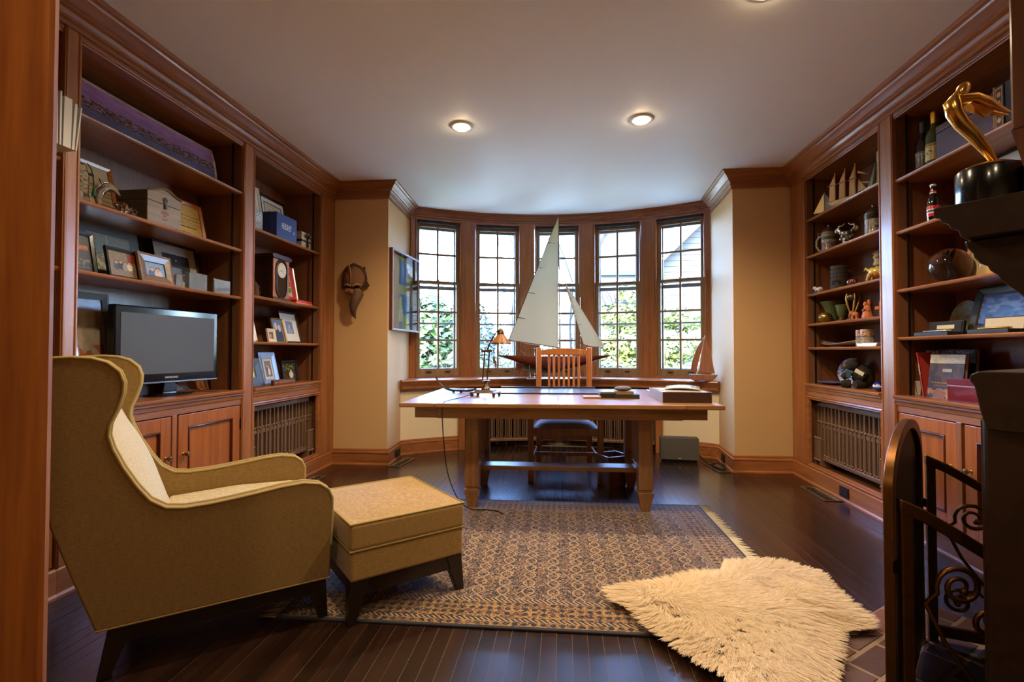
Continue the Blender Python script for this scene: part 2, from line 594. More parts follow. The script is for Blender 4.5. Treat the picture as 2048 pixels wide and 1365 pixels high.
# bow: low wall below the sill, recess in the middle for the radiators
aL, aR = -38.6, 33.9
rl = 2.74
lowpts = lambda a0, a1, r0, r1, n: arc(r0, a0, a1, n) + arc(r1, a0, a1, n)[::-1]
tag(MB().prism(lowpts(aL, -24.5, rl, 3.16, 8), 'z', -0.1, 0.70).build('wall_bow_left', WALLB), kind='structure')
tag(MB().prism(lowpts(21.2, aR, rl, 3.16, 8), 'z', -0.1, 0.70).build('wall_bow_right', WALLB), kind='structure')
tag(MB().prism(lowpts(-24.5, 21.2, 3.0, 3.16, 24), 'z', -0.1, 0.70).build('wall_bow_recess', plain('recess_dark_brown', '#3b2a1c', 0.8)), kind='structure')  # back of the recess coloured dark brown all over
# wall above the windows of the bow, and closing pieces behind the mullions
tag(MB().prism(lowpts(-36, 32.6, BR, 3.20, 40), 'z', 2.585, CEIL + 0.05).build('wall_bow_header', W_X), kind='structure')

# ---- sill of the bow: slab with moulded nosing
sp = arc(2.66, aL - 0.3, aR + 0.3, 40)
slab = MB().prism(arc(2.675, aL + 0.2, aR - 0.2, 40) + arc(3.10, -34.4, 30.2, 40)[::-1], 'z', 0.70, 0.783)
sill = slab.build('trim_window_sill', W_X); tag(sill, kind='structure')
prof = [(0, 0.783), (-0.012, 0.780), (-0.016, 0.768), (-0.010, 0.755), (-0.002, 0.745), (0.004, 0.725), (0.016, 0.712), (0.018, 0.690), (0.03, 0.682), (0.05, 0.682), (0.05, 0.783)]
MB().sweep([(-o, z) for o, z in prof], sp, side=1).build('sill_nosing', W_X, sill, smooth=40)
# posts framing the radiator recess
for a in (-24.6, 21.3):
    p0 = arc(2.70, a - 0.75, a + 0.75, 1); p1 = arc(2.98, a - 0.75, a + 0.75, 1)
    tag(MB().prism(p0 + p1[::-1], 'z', 0.0, 0.70).build('trim_recess_post', W_Z, bevel=0.003), kind='structure')

# ---- baseboards
BB = [(0, 0), (0.034, 0), (0.034, 0.012), (0.020, 0.022), (0.018, 0.108), (0.022, 0.112), (0.022, 0.122), (0.014, 0.130), (0.012, 0.148), (0.004, 0.155), (0, 0.155)]


def bboard(name, path):
    return tag(MB().sweep(BB, path, side=1).build(name, W_X, smooth=35), kind='structure')


bboard('baseboard_left', [(XL + 0.005, YW0), RL0] + [(-1.70, 5.03)] + arc(rl, -38.2, -25.4, 6)[0:])
bboard('baseboard_right', arc(rl, 22.1, 33.4, 6) + [(1.545, 5.09), RR0, (XR - 0.005, YW1 + 0.002)])

# ---- cornices
def crown(z0):
    d = 2.69
    return [(0, z0), (0.014, z0), (0.014, z0 + 0.018), (0.026, z0 + 0.024), (0.026, z0 + 0.036), (0.020, z0 + 0.042), (0.030, z0 + 0.058),
            (0.046, z0 + 0.066), (0.046, z0 + 0.078), (0.056, z0 + 0.084), (0.066, z0 + 0.100), (0.088, z0 + 0.116), (0.092, z0 + 0.126), (0.106, z0 + 0.134), (0.110, d), (0, d)]


def trim(name, path, prof, m):
    return tag(MB().sweep(prof, path, side=1).build(name, m, smooth=28), kind='structure')


trim('trim_cornice_left', [(XL + 0.002, -2.4), (XL + 0.002, YW0 + 0.02)], crown(2.535), W_Y)
trim('trim_cornice_right', [(XR - 0.002, YW1 + 0.02), (XR - 0.002, -2.4)], crown(2.535), W_Y)
trim('trim_cornice_left_return', [(XL - 0.1, YW0), RL0, (-1.714, 5.30)], crown(2.545), W_X)
trim('trim_cornice_right_return', [(1.553, 5.35), RR0, (XR + 0.1, YW1)], crown(2.545), W_X)
trim('trim_cornice_bow', arc(BR - 0.002, -36.5, 33.0, 48), [(o, z) for o, z in crown(2.60) if z < 2.60 + 0.079] + [(0.07, 2.684), (0.075, 2.69), (0, 2.69)], W_X)

# ---- five double-hung windows of the bow
SASH = wood('brown_painted_sash', '#7a6249', '#957a56', 'z', rough=0.45, coat=0.1)
STORM = plain('white_storm_frame', '#8b95a8', 0.5)
WZ0, WZ1, MEET = 0.80, 2.568, 1.865
HWD = 0.253
for k, a in enumerate(WIN_A):
    s, c = math.sin(R(a)), math.cos(R(a))
    w = bpy.data.objects.new('window_%d' % (k + 1), None); COL.objects.link(w)
    loc = (BC[0] + BR * s, BC[1] + BR * c, 0)
    w.location = loc; w.rotation_euler = (0, 0, -R(a))
    MW[w.name] = tm(loc, -R(a))
    tag(w, kind='structure')
    # frame (stop bead around the opening); local y points outdoors
    fr = MB()
    for sx in (-1, 1): fr.box(min(sx * HWD, sx * (HWD + 0.016)), max(sx * HWD, sx * (HWD + 0.016)), -0.022, 0.13, WZ0, WZ1)
    fr.box(-HWD - 0.016, HWD + 0.016, -0.022, 0.13, WZ1, WZ1 + 0.018)
    fr.box(-HWD - 0.016, HWD + 0.016, -0.022, 0.17, WZ0 - 0.02, WZ0)
    fr.build('window_frame', W_Z, w, bevel=0.003)
    # sashes
    def sash(nm, z0, z1, y0, bot, top, rows, lock):
        st = 0.042
        so = MB()
        so.box(-HWD, -HWD + st, y0, y0 + 0.034, z0, z1).box(HWD - st, HWD, y0, y0 + 0.034, z0, z1)
        so.box(-HWD + st, HWD - st, y0, y0 + 0.034, z0, z0 + bot).box(-HWD + st, HWD - st, y0, y0 + 0.034, z1 - top, z1)
        sa = so.build(nm, SASH, w, bevel=0.003)
        g0, g1 = z0 + bot, z1 - top
        gw = 2 * (HWD - st)
        MB().box(-0.011, 0.011, y0 + 0.004, y0 + 0.030, g0, g1).build('muntin', SASH, sa, bevel=0.003)
        for r in range(1, rows):
            zz = g0 + (g1 - g0) * r / rows
            MB().box(-HWD + st, HWD - st, y0 + 0.004, y0 + 0.030, zz - 0.011, zz + 0.011).build('muntin', SASH, sa, bevel=0.003)
        for r in range(rows):
            for cx in (0, 1):
                xa = -HWD + st + cx * gw / 2
                za = g0 + (g1 - g0) * r / rows
                MB().add([(xa + .004, y0 + .018, za + .004), (xa + gw / 2 - .004, y0 + .018, za + .004), (xa + gw / 2 - .004, y0 + .018, za + (g1 - g0) / rows - .004), (xa + .004, y0 + .018, za + (g1 - g0) / rows - .004)], [(0, 1, 2, 3)]).build('pane', PANE, sa)
        if lock:
            MB().lathe([(0.0, 0), (0.016, 0), (0.016, 0.006), (0.008, 0.01), (0.008, 0.016), (0, 0.018)], 10, (0, y0 + 0.017, z1)).box(-0.03, 0.012, y0 + 0.012, y0 + 0.022, z1 + 0.008, z1 + 0.014).build('sash_lock', BRASS, sa)
            for lx in (-0.11, 0.11):
                lf = MB()
                lf.box(lx - 0.034, lx + 0.034, y0 - 0.003, y0, z0 + 0.028, z0 + 0.058)
                lo = lf.build('sash_lift', BRASS, sa)
                MB().box(lx - 0.028, lx + 0.028, y0 - 0.004, y0 - 0.002, z0 + 0.034, z0 + 0.052).build('lift_recess_shade', plain('lift_shadow', '#2c2114', 0.6), lo)  # dark slip paints the shade inside the lift's hollow
        return sa
    sash('lower_sash', WZ0, MEET + 0.02, 0.004, 0.085, 0.034, 3, True)
    sash('upper_sash', MEET - 0.016, WZ1 - 0.004, 0.042, 0.034, 0.058, 2, False)
    MB().box(-HWD, HWD, -0.004, 0.036, WZ1 - 0.03, WZ1 - 0.002).build('blind_roll', plain('dark_blind_roll', '#23262f', 0.6), w)
    # outer storm window
    sf = MB()
    o0, o1 = 0.095, 0.118
    sf.box(-HWD, -HWD + 0.05, o0, o1, WZ0, WZ1).box(HWD - 0.05, HWD, o0, o1, WZ0, WZ1)
    sf.box(-HWD, HWD, o0, o1, WZ1 - 0.085, WZ1).box(-HWD, HWD, o0, o1, WZ0, WZ0 + 0.09).box(-HWD, HWD, o0, o1, MEET - 0.07, MEET - 0.03).box(-HWD, HWD, o0, o1, 1.39, 1.41)
    sf.build('storm_frame', STORM, w, bevel=0.002)

# ---- mullion boards between the windows and at the ends of the bow
edges = [(-35.0, WIN_A[0] - 4.83)] + [(WIN_A[i] + 4.83, WIN_A[i + 1] - 4.83) for i in range(4)] + [(WIN_A[4] + 4.83, 31.5)]
for i, (a0, a1) in enumerate(edges):
    d = 0.30
    pl = arc(BR - 0.004, a0 + d, a1 - d, 2) + arc(BR + 0.16, a0 + d, a1 - d, 2)[::-1]
    tag(MB().prism(pl, 'z', 0.78, 2.60).build('trim_mullion_%d' % (i + 1), W_Z, bevel=0.004), kind='structure')
tag(MB().prism(arc(BR - 0.006, -34.8, 31.3, 40) + arc(BR + 0.10, -34.8, 31.3, 40)[::-1], 'z', 2.586, 2.606).build('trim_window_head', W_X), kind='structure')

# ---- door casing beside the camera on the left
W_CAS = wood('cherry_casing', '#7c3f1b', '#a96229', 'z', rough=0.35, coat=0.3)
cs = MB()
cs.prism([(-1.30, 0.69), (-0.822, 0.69), (-0.815, 0.693), (-0.813, 0.70), (-0.875, 0.76), (-1.30, 0.76)], 'z', 0, CEIL)
tag(cs.build('trim_door_casing', W_CAS, smooth=50), kind='structure')

# ---- recessed ceiling lights
RING = plain('white_trim_ring', '#d8d4cc', 0.4)
LENS = plain('lit_lamp_lens', '#fff0d0', 0.4, emit=(1.0, 0.72, 0.38), estr=26.0)
CL = ['recessed ceiling light on the left with a pale trim ring above the desk', 'recessed ceiling light on the right with a warm halo above the desk',
      'recessed ceiling light cut off by the top edge of the photo', 'recessed ceiling light above the wing chair', 'recessed ceiling light in the doorway at the left', 'recessed ceiling light in the doorway at the right']
for (cx, cy), lb in zip(CANS, CL):
    t = thing('recessed_ceiling_light', lb, 'ceiling light', (cx, cy, CEIL), 0, 'recessed ceiling lights')
    MB().lathe([(0.058, -0.004), (0.060, -0.010), (0.074, -0.008), (0.084, -0.001), (0.084, 0.002), (0.058, 0.002)], 40).build('trim_ring', RING, t, smooth=60)
    MB().lathe([(0.056, -0.006), (0.050, -0.018), (0.034, -0.026), (0.0, -0.030)], 32).build('lens', LENS, t, smooth=60)
    ld = bpy.data.lights.new('can_lamp', 'SPOT')
    ld.energy = CAN_POWER * (0.4 if cy < 0 else 1.0); ld.color = (1.0, 0.77, 0.50); ld.spot_size = R(150); ld.spot_blend = 0.6; ld.shadow_soft_size = 0.06
    lo = bpy.data.objects.new('can_lamp', ld); COL.objects.link(lo)
    lo.parent = t; lo.location = (0, 0, -0.045)
# ================================================================ OUTDOORS
GZ = -0.75
lawn = MB().box(-70, 70, 5.0, 130, GZ - 0.3, GZ)
lawn.box(-70, 70, -60, 5.0, GZ - 0.3, GZ)
tag(lawn.build('lawn', plain('winter_lawn', '#a5a48c', 0.9, noise=0.25, nscale=0.6)), 'pale winter lawn outside the bow window', 'lawn', kind='stuff')


def leaf_mesh(name, mat, parent, blobs, n, size, seed, squash=1.0):
    rg = np.random.default_rng(seed)
    C = np.array([b[0] for b in blobs], float); S = np.array([b[1] for b in blobs], float)
    wts = S[:, 0] * S[:, 1] * S[:, 2]; wts = wts / wts.sum()
    idx = rg.choice(len(blobs), n, p=wts)
    d = rg.normal(size=(n, 3)); d /= np.linalg.norm(d, axis=1)[:, None]
    rad = rg.uniform(0.45, 1.02, n) ** 0.6
    P = C[idx] + d * S[idx] * rad[:, None]
    u = rg.normal(size=(n, 3)); u[:, 2] *= 0.5; u /= np.linalg.norm(u, axis=1)[:, None]
    w = np.cross(u, d); w /= (np.linalg.norm(w, axis=1)[:, None] + 1e-6)
    sz = size * rg.uniform(0.6, 1.3, n)[:, None]
    v = np.empty((n, 4, 3))
    v[:, 0] = P - u * sz; v[:, 1] = P - w * sz * 0.45 * squash; v[:, 2] = P + u * sz; v[:, 3] = P + w * sz * 0.45 * squash
    me = bpy.data.meshes.new(name)
    vs = v.reshape(-1, 3)
    if parent is not None: vs = vs - np.array(parent.location)
    fs = np.arange(n * 4).reshape(-1, 4)
    me.from_pydata(vs.tolist(), [], fs.tolist())
    me.materials.append(mat); me.update()
    o = bpy.data.objects.new(name, me); COL.objects.link(o); o.parent = parent
    tag(o, kind='stuff')
    return o


def leafmat(name, c, c2):
    if name in MATS: return MATS[name]
    m, nt, b = nodes(name)
    gi = nt.nodes.new('ShaderNodeNewGeometry'); mx = nt.nodes.new('ShaderNodeMix'); mx.data_type = 'RGBA'
    mx.inputs[6].default_value = rgba(hx(c)); mx.inputs[7].default_value = rgba(hx(c2))
    nt.links.new(gi.outputs['Random Per Island'], mx.inputs[0]); nt.links.new(mx.outputs[2], b.inputs['Base Color'])
    b.inputs['Roughness'].default_value = 0.5
    MATS[name] = m
    return m


def branches(name, base, h, seed, mat, parent, spread=0.5, r0=0.09, depth=4, lean=(0, 0)):
    rg = random.Random(seed)
    mb = MB()
    def grow(p, d, L, r, k):
        pts = [p]; q = Vector(p); dd = Vector(d)
        for i in range(3):
            dd = (dd + Vector((rg.uniform(-.12, .12), rg.uniform(-.12, .12), rg.uniform(0, .08)))).normalized()
            q = q + dd * (L / 3); pts.append(q.copy())
        mb.tube(pts, [r, r * .85, r * .7, r * .55], 5 if k < 2 else 3, caps=False)
        if k >= depth: return
        for i in range(rg.choice((2, 3, 3))):
            a = rg.uniform(0, 2 * PI)
            nd = (dd + Vector((math.cos(a), math.sin(a), rg.uniform(-0.1, .35))) * spread * rg.uniform(.7, 1.3)).normalized()
            grow(pts[rg.choice((2, 3))].copy(), nd, L * rg.uniform(.55, .8), r * .5, k + 1)
    grow(Vector(base), Vector((lean[0], lean[1], 1)).normalized(), h * 0.42, r0, 0)
    return mb.build(name, mat, parent, world=True, smooth=60)


BARK = plain('darkened_grey_bark', '#26221e', 0.85, noise=0.2, nscale=8)  # garden colours from here on darkened to offset the overbright daylight
HOLLY = leafmat('holly_leaf', '#1c3014', '#4c6128')
YEL = leafmat('yellow_green_leaf', '#3c4218', '#787c34')
DKG = leafmat('far_evergreen_leaf', '#1a2218', '#2e3728')
RED = leafmat('red_shrub_leaf', '#48241c', '#683e30')
TWIG = leafmat('far_twig', '#26221f', '#38332e')

t = thing('holly_bush', 'tall glossy green holly bush filling the leftmost window', 'bush', (-2.55, 8.6, GZ))
leaf_mesh('foliage', HOLLY, t, [((-2.6, 8.7, 0.9), (1.0, 0.7, 1.25)), ((-2.1, 8.5, 0.3), (0.9, 0.6, 1.0)), ((-2.9, 8.9, 1.4), (0.7, 0.6, 0.8)), ((-2.35, 8.7, 1.55), (0.5, 0.5, 0.55))], 9000, 0.075, 1)
MB().tube([(-2.55, 8.6, GZ), (-2.55, 8.65, 0.9)], [0.06, 0.03], 6).build('trunk', BARK, t, world=True)
t = thing('yellow_green_tree', 'sunlit yellow-green tree in front of the house, seen through the two right windows', 'tree', (1.75, 9.8, GZ))
leaf_mesh('foliage', YEL, t, [((1.25, 9.8, 1.2), (0.55, 0.5, 0.35)), ((1.75, 9.9, 1.75), (0.5, 0.5, 0.30)), ((1.5, 9.7, 0.65), (0.8, 0.6, 0.35)), ((2.2, 9.9, 1.1), (0.55, 0.5, 0.3)), ((1.95, 9.8, 0.2), (0.9, 0.6, 0.35)), ((1.2, 9.7, 0.15), (0.6, 0.5, 0.3)), ((1.7, 9.9, 2.35), (0.3, 0.3, 0.45)), ((1.0, 9.8, 1.75), (0.42, 0.4, 0.30)), ((0.95, 9.7, 0.75), (0.45, 0.4, 0.45)), ((2.3, 9.9, 1.7), (0.4, 0.4, 0.25)), ((1.3, 9.8, 2.2), (0.35, 0.3, 0.22))], 11500, 0.065, 2)
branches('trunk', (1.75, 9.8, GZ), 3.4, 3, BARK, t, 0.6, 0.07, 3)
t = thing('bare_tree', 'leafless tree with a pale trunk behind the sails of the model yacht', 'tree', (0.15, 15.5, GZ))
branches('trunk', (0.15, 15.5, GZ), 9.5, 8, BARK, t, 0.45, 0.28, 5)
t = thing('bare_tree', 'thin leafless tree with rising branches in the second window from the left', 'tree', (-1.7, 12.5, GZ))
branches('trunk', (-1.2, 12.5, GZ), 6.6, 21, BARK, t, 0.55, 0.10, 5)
t = thing('bare_tree', 'spindly leafless shrub with pale stems at the lower right of the leftmost window', 'shrub', (-1.40, 7.4, GZ))
for q in range(4): branches('stem', (-1.48 + 0.05 * q, 7.4, GZ), 2.4, 40 + q, plain('darkened_pale_stem', '#4a4034', 0.8), t, 0.5, 0.022, 3, (random.uniform(-.25, .25), 0))
for i, (bx_, by_, w_, h_, m_, lb) in enumerate([(-5.2, 30, 3.0, 3.4, DKG, 'hazy grey-green tree line behind the desk lamp'), (0.4, 38, 3.4, 3.4, DKG, 'hazy tree line low behind the model yacht'),
        (-4.2, 24, 0.8, 4.3, DKG, 'small dark conifer far beyond the second window'), (-8.6, 34, 4.2, 4.2, TWIG, 'brownish far trees behind the holly bush'), (4.6, 34, 3.2, 8.5, TWIG, 'tall brown twiggy trees behind the grey roof')]):
    t = thing('far_tree', lb, 'tree', (bx_, by_, GZ))
    leaf_mesh('foliage', m_, t, [((bx_, by_, GZ + h_ * 0.5), (w_, 1.2, h_ * 0.5)), ((bx_ - w_ * .4, by_, GZ + h_ * .35), (w_ * .7, 1.2, h_ * .36)), ((bx_ + w_ * .4, by_, GZ + h_ * .3), (w_ * .7, 1.2, h_ * .32))], 2600, 0.16, 60 + i)
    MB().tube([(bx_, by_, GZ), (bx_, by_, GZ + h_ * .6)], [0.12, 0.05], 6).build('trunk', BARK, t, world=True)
for i, (bx_, by_, w_, h_, m_, lb) in enumerate([(-1.25, 9.6, 0.6, 0.5, RED, 'low reddish shrub bed below the second window'), (0.95, 8.6, 0.42, 0.5, RED, 'low reddish shrub left of the yellow-green tree'), (-1.2, 11.5, 0.9, 0.95, YEL, 'pale green hedge behind the reddish shrub bed'), (0.1, 12.0, 0.7, 0.8, YEL, 'pale green low bush at the foot of the leafless tree')]):
    t = thing('garden_shrub', lb, 'shrub', (bx_, by_, GZ))
    leaf_mesh('foliage', m_, t, [((bx_, by_, GZ + h_ * .9), (w_, 0.4, h_))], 1600, 0.05, 80 + i)

# house across the garden, its colours darkened to offset the overbright daylight
SIDE = plain('darkened_cream_clapboard', '#37342e', 0.8, noise=0.06, nscale=6)
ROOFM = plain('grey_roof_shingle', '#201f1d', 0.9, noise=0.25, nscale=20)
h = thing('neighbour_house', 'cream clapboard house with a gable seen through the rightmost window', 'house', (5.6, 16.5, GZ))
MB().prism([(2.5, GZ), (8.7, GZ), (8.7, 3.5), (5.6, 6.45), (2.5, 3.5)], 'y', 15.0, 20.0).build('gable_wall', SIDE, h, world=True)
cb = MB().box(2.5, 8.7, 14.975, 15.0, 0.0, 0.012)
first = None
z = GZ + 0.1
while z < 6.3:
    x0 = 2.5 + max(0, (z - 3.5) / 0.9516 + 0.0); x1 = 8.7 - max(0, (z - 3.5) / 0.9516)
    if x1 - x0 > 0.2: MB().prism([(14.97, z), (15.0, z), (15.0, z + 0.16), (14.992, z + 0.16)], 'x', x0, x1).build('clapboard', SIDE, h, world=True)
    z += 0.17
rf = MB()
rf.prism([(2.2, 3.05), (5.6, 6.35), (5.6, 6.62), (2.05, 3.18)], 'y', 14.6, 20.3)
rf.prism([(9.0, 3.05), (5.6, 6.35), (5.6, 6.62), (9.15, 3.18)], 'y', 14.6, 20.3)
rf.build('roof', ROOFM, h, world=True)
rk = MB().prism([(2.2, 3.05), (5.6, 6.35), (5.6, 6.60), (2.08, 3.2)], 'y', 14.5, 14.6).prism([(9.0, 3.05), (5.6, 6.35), (5.6, 6.60), (9.12, 3.2)], 'y', 14.5, 14.6)
rk.build('rake_board', plain('darkened_white_rake', '#4a4946', 0.6), h, world=True)
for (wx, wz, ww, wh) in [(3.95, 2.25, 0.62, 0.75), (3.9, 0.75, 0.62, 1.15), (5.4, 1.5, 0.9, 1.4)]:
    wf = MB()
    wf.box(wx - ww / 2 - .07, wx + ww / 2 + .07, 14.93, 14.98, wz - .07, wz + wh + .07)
    wo = wf.build('window_casing', plain('darkened_white_casing', '#404346', 0.5), h, world=True)
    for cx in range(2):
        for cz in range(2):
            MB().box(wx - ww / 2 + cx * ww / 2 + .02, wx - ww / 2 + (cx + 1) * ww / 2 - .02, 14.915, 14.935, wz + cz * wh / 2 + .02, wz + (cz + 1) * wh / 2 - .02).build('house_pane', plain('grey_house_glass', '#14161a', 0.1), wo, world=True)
h2 = thing('garden_wing', 'grey-blue low wing with a shingled roof behind the yellow-green tree', 'house', (2.6, 21.8, GZ))
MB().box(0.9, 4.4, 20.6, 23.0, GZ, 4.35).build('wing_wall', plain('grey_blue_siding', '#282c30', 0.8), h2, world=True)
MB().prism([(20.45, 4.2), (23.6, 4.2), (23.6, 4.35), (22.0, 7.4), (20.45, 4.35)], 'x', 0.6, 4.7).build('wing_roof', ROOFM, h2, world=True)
# ================================================================ BUILT-IN BOOKCASES AND CABINETS
def radiator(name, label, loc, rz, W, Hh, nsec, feet=True, z0=0.0):
    """cast-iron column radiator; local x across, front faces -y"""
    IRON = plain('bronze_painted_iron', '#7d6048', 0.42, 0.25, noise=0.2, nscale=40, bump=0.1)
    t = thing(name, label, 'radiator', loc, rz, 'cast-iron radiators')
    pw_ = W / nsec
    sec = MB()
    z1 = Hh
    zc = Hh * 0.66; zb = 0.10
    for bx in (0.0, pw_ * 0.5):
        sec.box(bx + 0.004, bx + 0.016, -0.03, 0.03, zb, z1 - 0.035)
    for bx in (pw_ * 0.25, pw_ * 0.75):
        sec.box(bx, bx + 0.010, -0.022, 0.022, zb, zc)
    sec.box(pw_ * 0.5 + 0.03, pw_ * 0.5 + 0.035, 0.0, 0.03, zc, z1 - 0.035)
    sec.box(pw_ - 0.006, pw_ + 0.002, -0.03, 0.03, zb, z1 - 0.035)
    sec.box(0, pw_, -0.024, 0.03, zc - 0.03, zc + 0.012)
    for k in range(3): sec.ell((pw_ * (0.2 + 0.3 * k), -0.026, zc + 0.014), (0.010, 0.012, 0.012), 8, 5)
    for k in range(3): sec.ell((pw_ * (0.2 + 0.3 * k), -0.034, zb + 0.006), (0.009, 0.012, 0.010), 8, 5)
    first = None
    for i in range(nsec):
        o = sec.build('section', IRON, t, bevel=0.003) if first is None else link_copy(first, t)
        if first is None: first = o
        o.location = (-W / 2 + i * pw_, 0, 0)
    MB().box(-W / 2, W / 2, -0.04, 0.04, z1 - 0.04, z1).build('top_rail', IRON, t, bevel=0.008)
    MB().box(-W / 2, W / 2, -0.04, 0.04, zb - 0.035, zb).build('bottom_rail', IRON, t, bevel=0.008)
    if feet:
        for sx in (-1, 1):
            f = MB()
            x0, x1 = (-W / 2 - 0.005, -W / 2 + 0.10) if sx < 0 else (W / 2 - 0.10, W / 2 + 0.005)
            f.prism([(x0, 0), (x0 + 0.02, 0), (x0 + 0.025, 0.045), (x0 + 0.04, 0.06), (x1 - 0.04, 0.06), (x1 - 0.025, 0.045), (x1 - 0.02, 0), (x1, 0), (x1, 0.235), (x0, 0.235)], 'y', -0.055, 0.045)
            fo = f.build('foot_panel', IRON, t, bevel=0.004)
            kb = MB()
            for k in range(4): kb.ell((x0 + 0.014 + k * (x1 - x0 - 0.028) / 3, -0.05, 0.238), (0.010, 0.014, 0.012), 8, 5)
            for k in range(4): kb.ell((x0 + 0.014 + k * (x1 - x0 - 0.028) / 3, -0.056, 0.062), (0.009, 0.010, 0.010), 8, 5)
            tag(kb.build('foot_studs', IRON, fo, smooth=60), kind='stuff')
    plug = MB().lathe([(0.0, 0), (0.018, 0), (0.018, 0.012), (0.0, 0.012)], 12, M=Matrix.Translation((W / 2 - 0.04, -0.04, z1 - 0.02)) @ Matrix.Rotation(R(90), 4, 'X'))
    plug.build('end_plug', plain('dark_iron', '#1c1713', 0.5, 0.5), t, smooth=40)
    return t


def cab_door(parent, x0, x1, z0, z1, knob_left, y=0.0):
    """raised-panel door; local x across, front -y; a part with rails, panel and knob"""
    st = 0.075
    d = MB()
    d.box(x0, x0 + st, y, y + 0.022, z0, z1).box(x1 - st, x1, y, y + 0.022, z0, z1)
    d.box(x0 + st, x1 - st, y, y + 0.022, z0, z0 + st + 0.01).box(x0 + st, x1 - st, y, y + 0.022, z1 - st, z1)
    do = d.build('cabinet_door', W_DOOR, parent, bevel=0.002)
    MB().box(x0 + st, x1 - st, y + 0.010, y + 0.018, z0 + st + 0.01, z1 - st).build('door_panel', W_DOOR, do)
    mo = MB()
    a0, a1, b0, b1 = x0 + st, x1 - st, z0 + st + 0.01, z1 - st
    mo.sweep([(0.0, y + 0.012), (0.0, y - 0.004), (0.006, y - 0.006), (0.012, y + 0.003), (0.012, y + 0.012)], [(a0, b0), (a1, b0), (a1, b1), (a0, b1)], side=-1, closed=True)
    mo.v = [(p[0], p[2], p[1]) for p in mo.v]
    mo.build('panel_moulding', plain('dark_door_moulding', '#4c1d0b', 0.3, coat=0.4), do, smooth=30)
    kx = x0 + 0.038 if knob_left else x1 - 0.038
    kz = z0 + (z1 - z0) * 0.60
    M = Matrix.Translation((kx, y, kz)) @ Matrix.Rotation(R(90), 4, 'X')
    MB().lathe([(0.009, 0), (0.009, 0.003), (0.005, 0.006), (0.005, 0.014), (0.012, 0.020), (0.0155, 0.027), (0.013, 0.033), (0.0, 0.036)], 16, M=M).build('knob', BRASS, do, smooth=50)
    hx_ = x1 + 0.002 if knob_left else x0 - 0.002
    MB().box(hx_ - 0.004, hx_ + 0.004, y - 0.006, y + 0.01, z1 - 0.16, z1 - 0.09).build('hinge', plain('dark_hinge', '#241810', 0.4, 0.8), do)
    return do


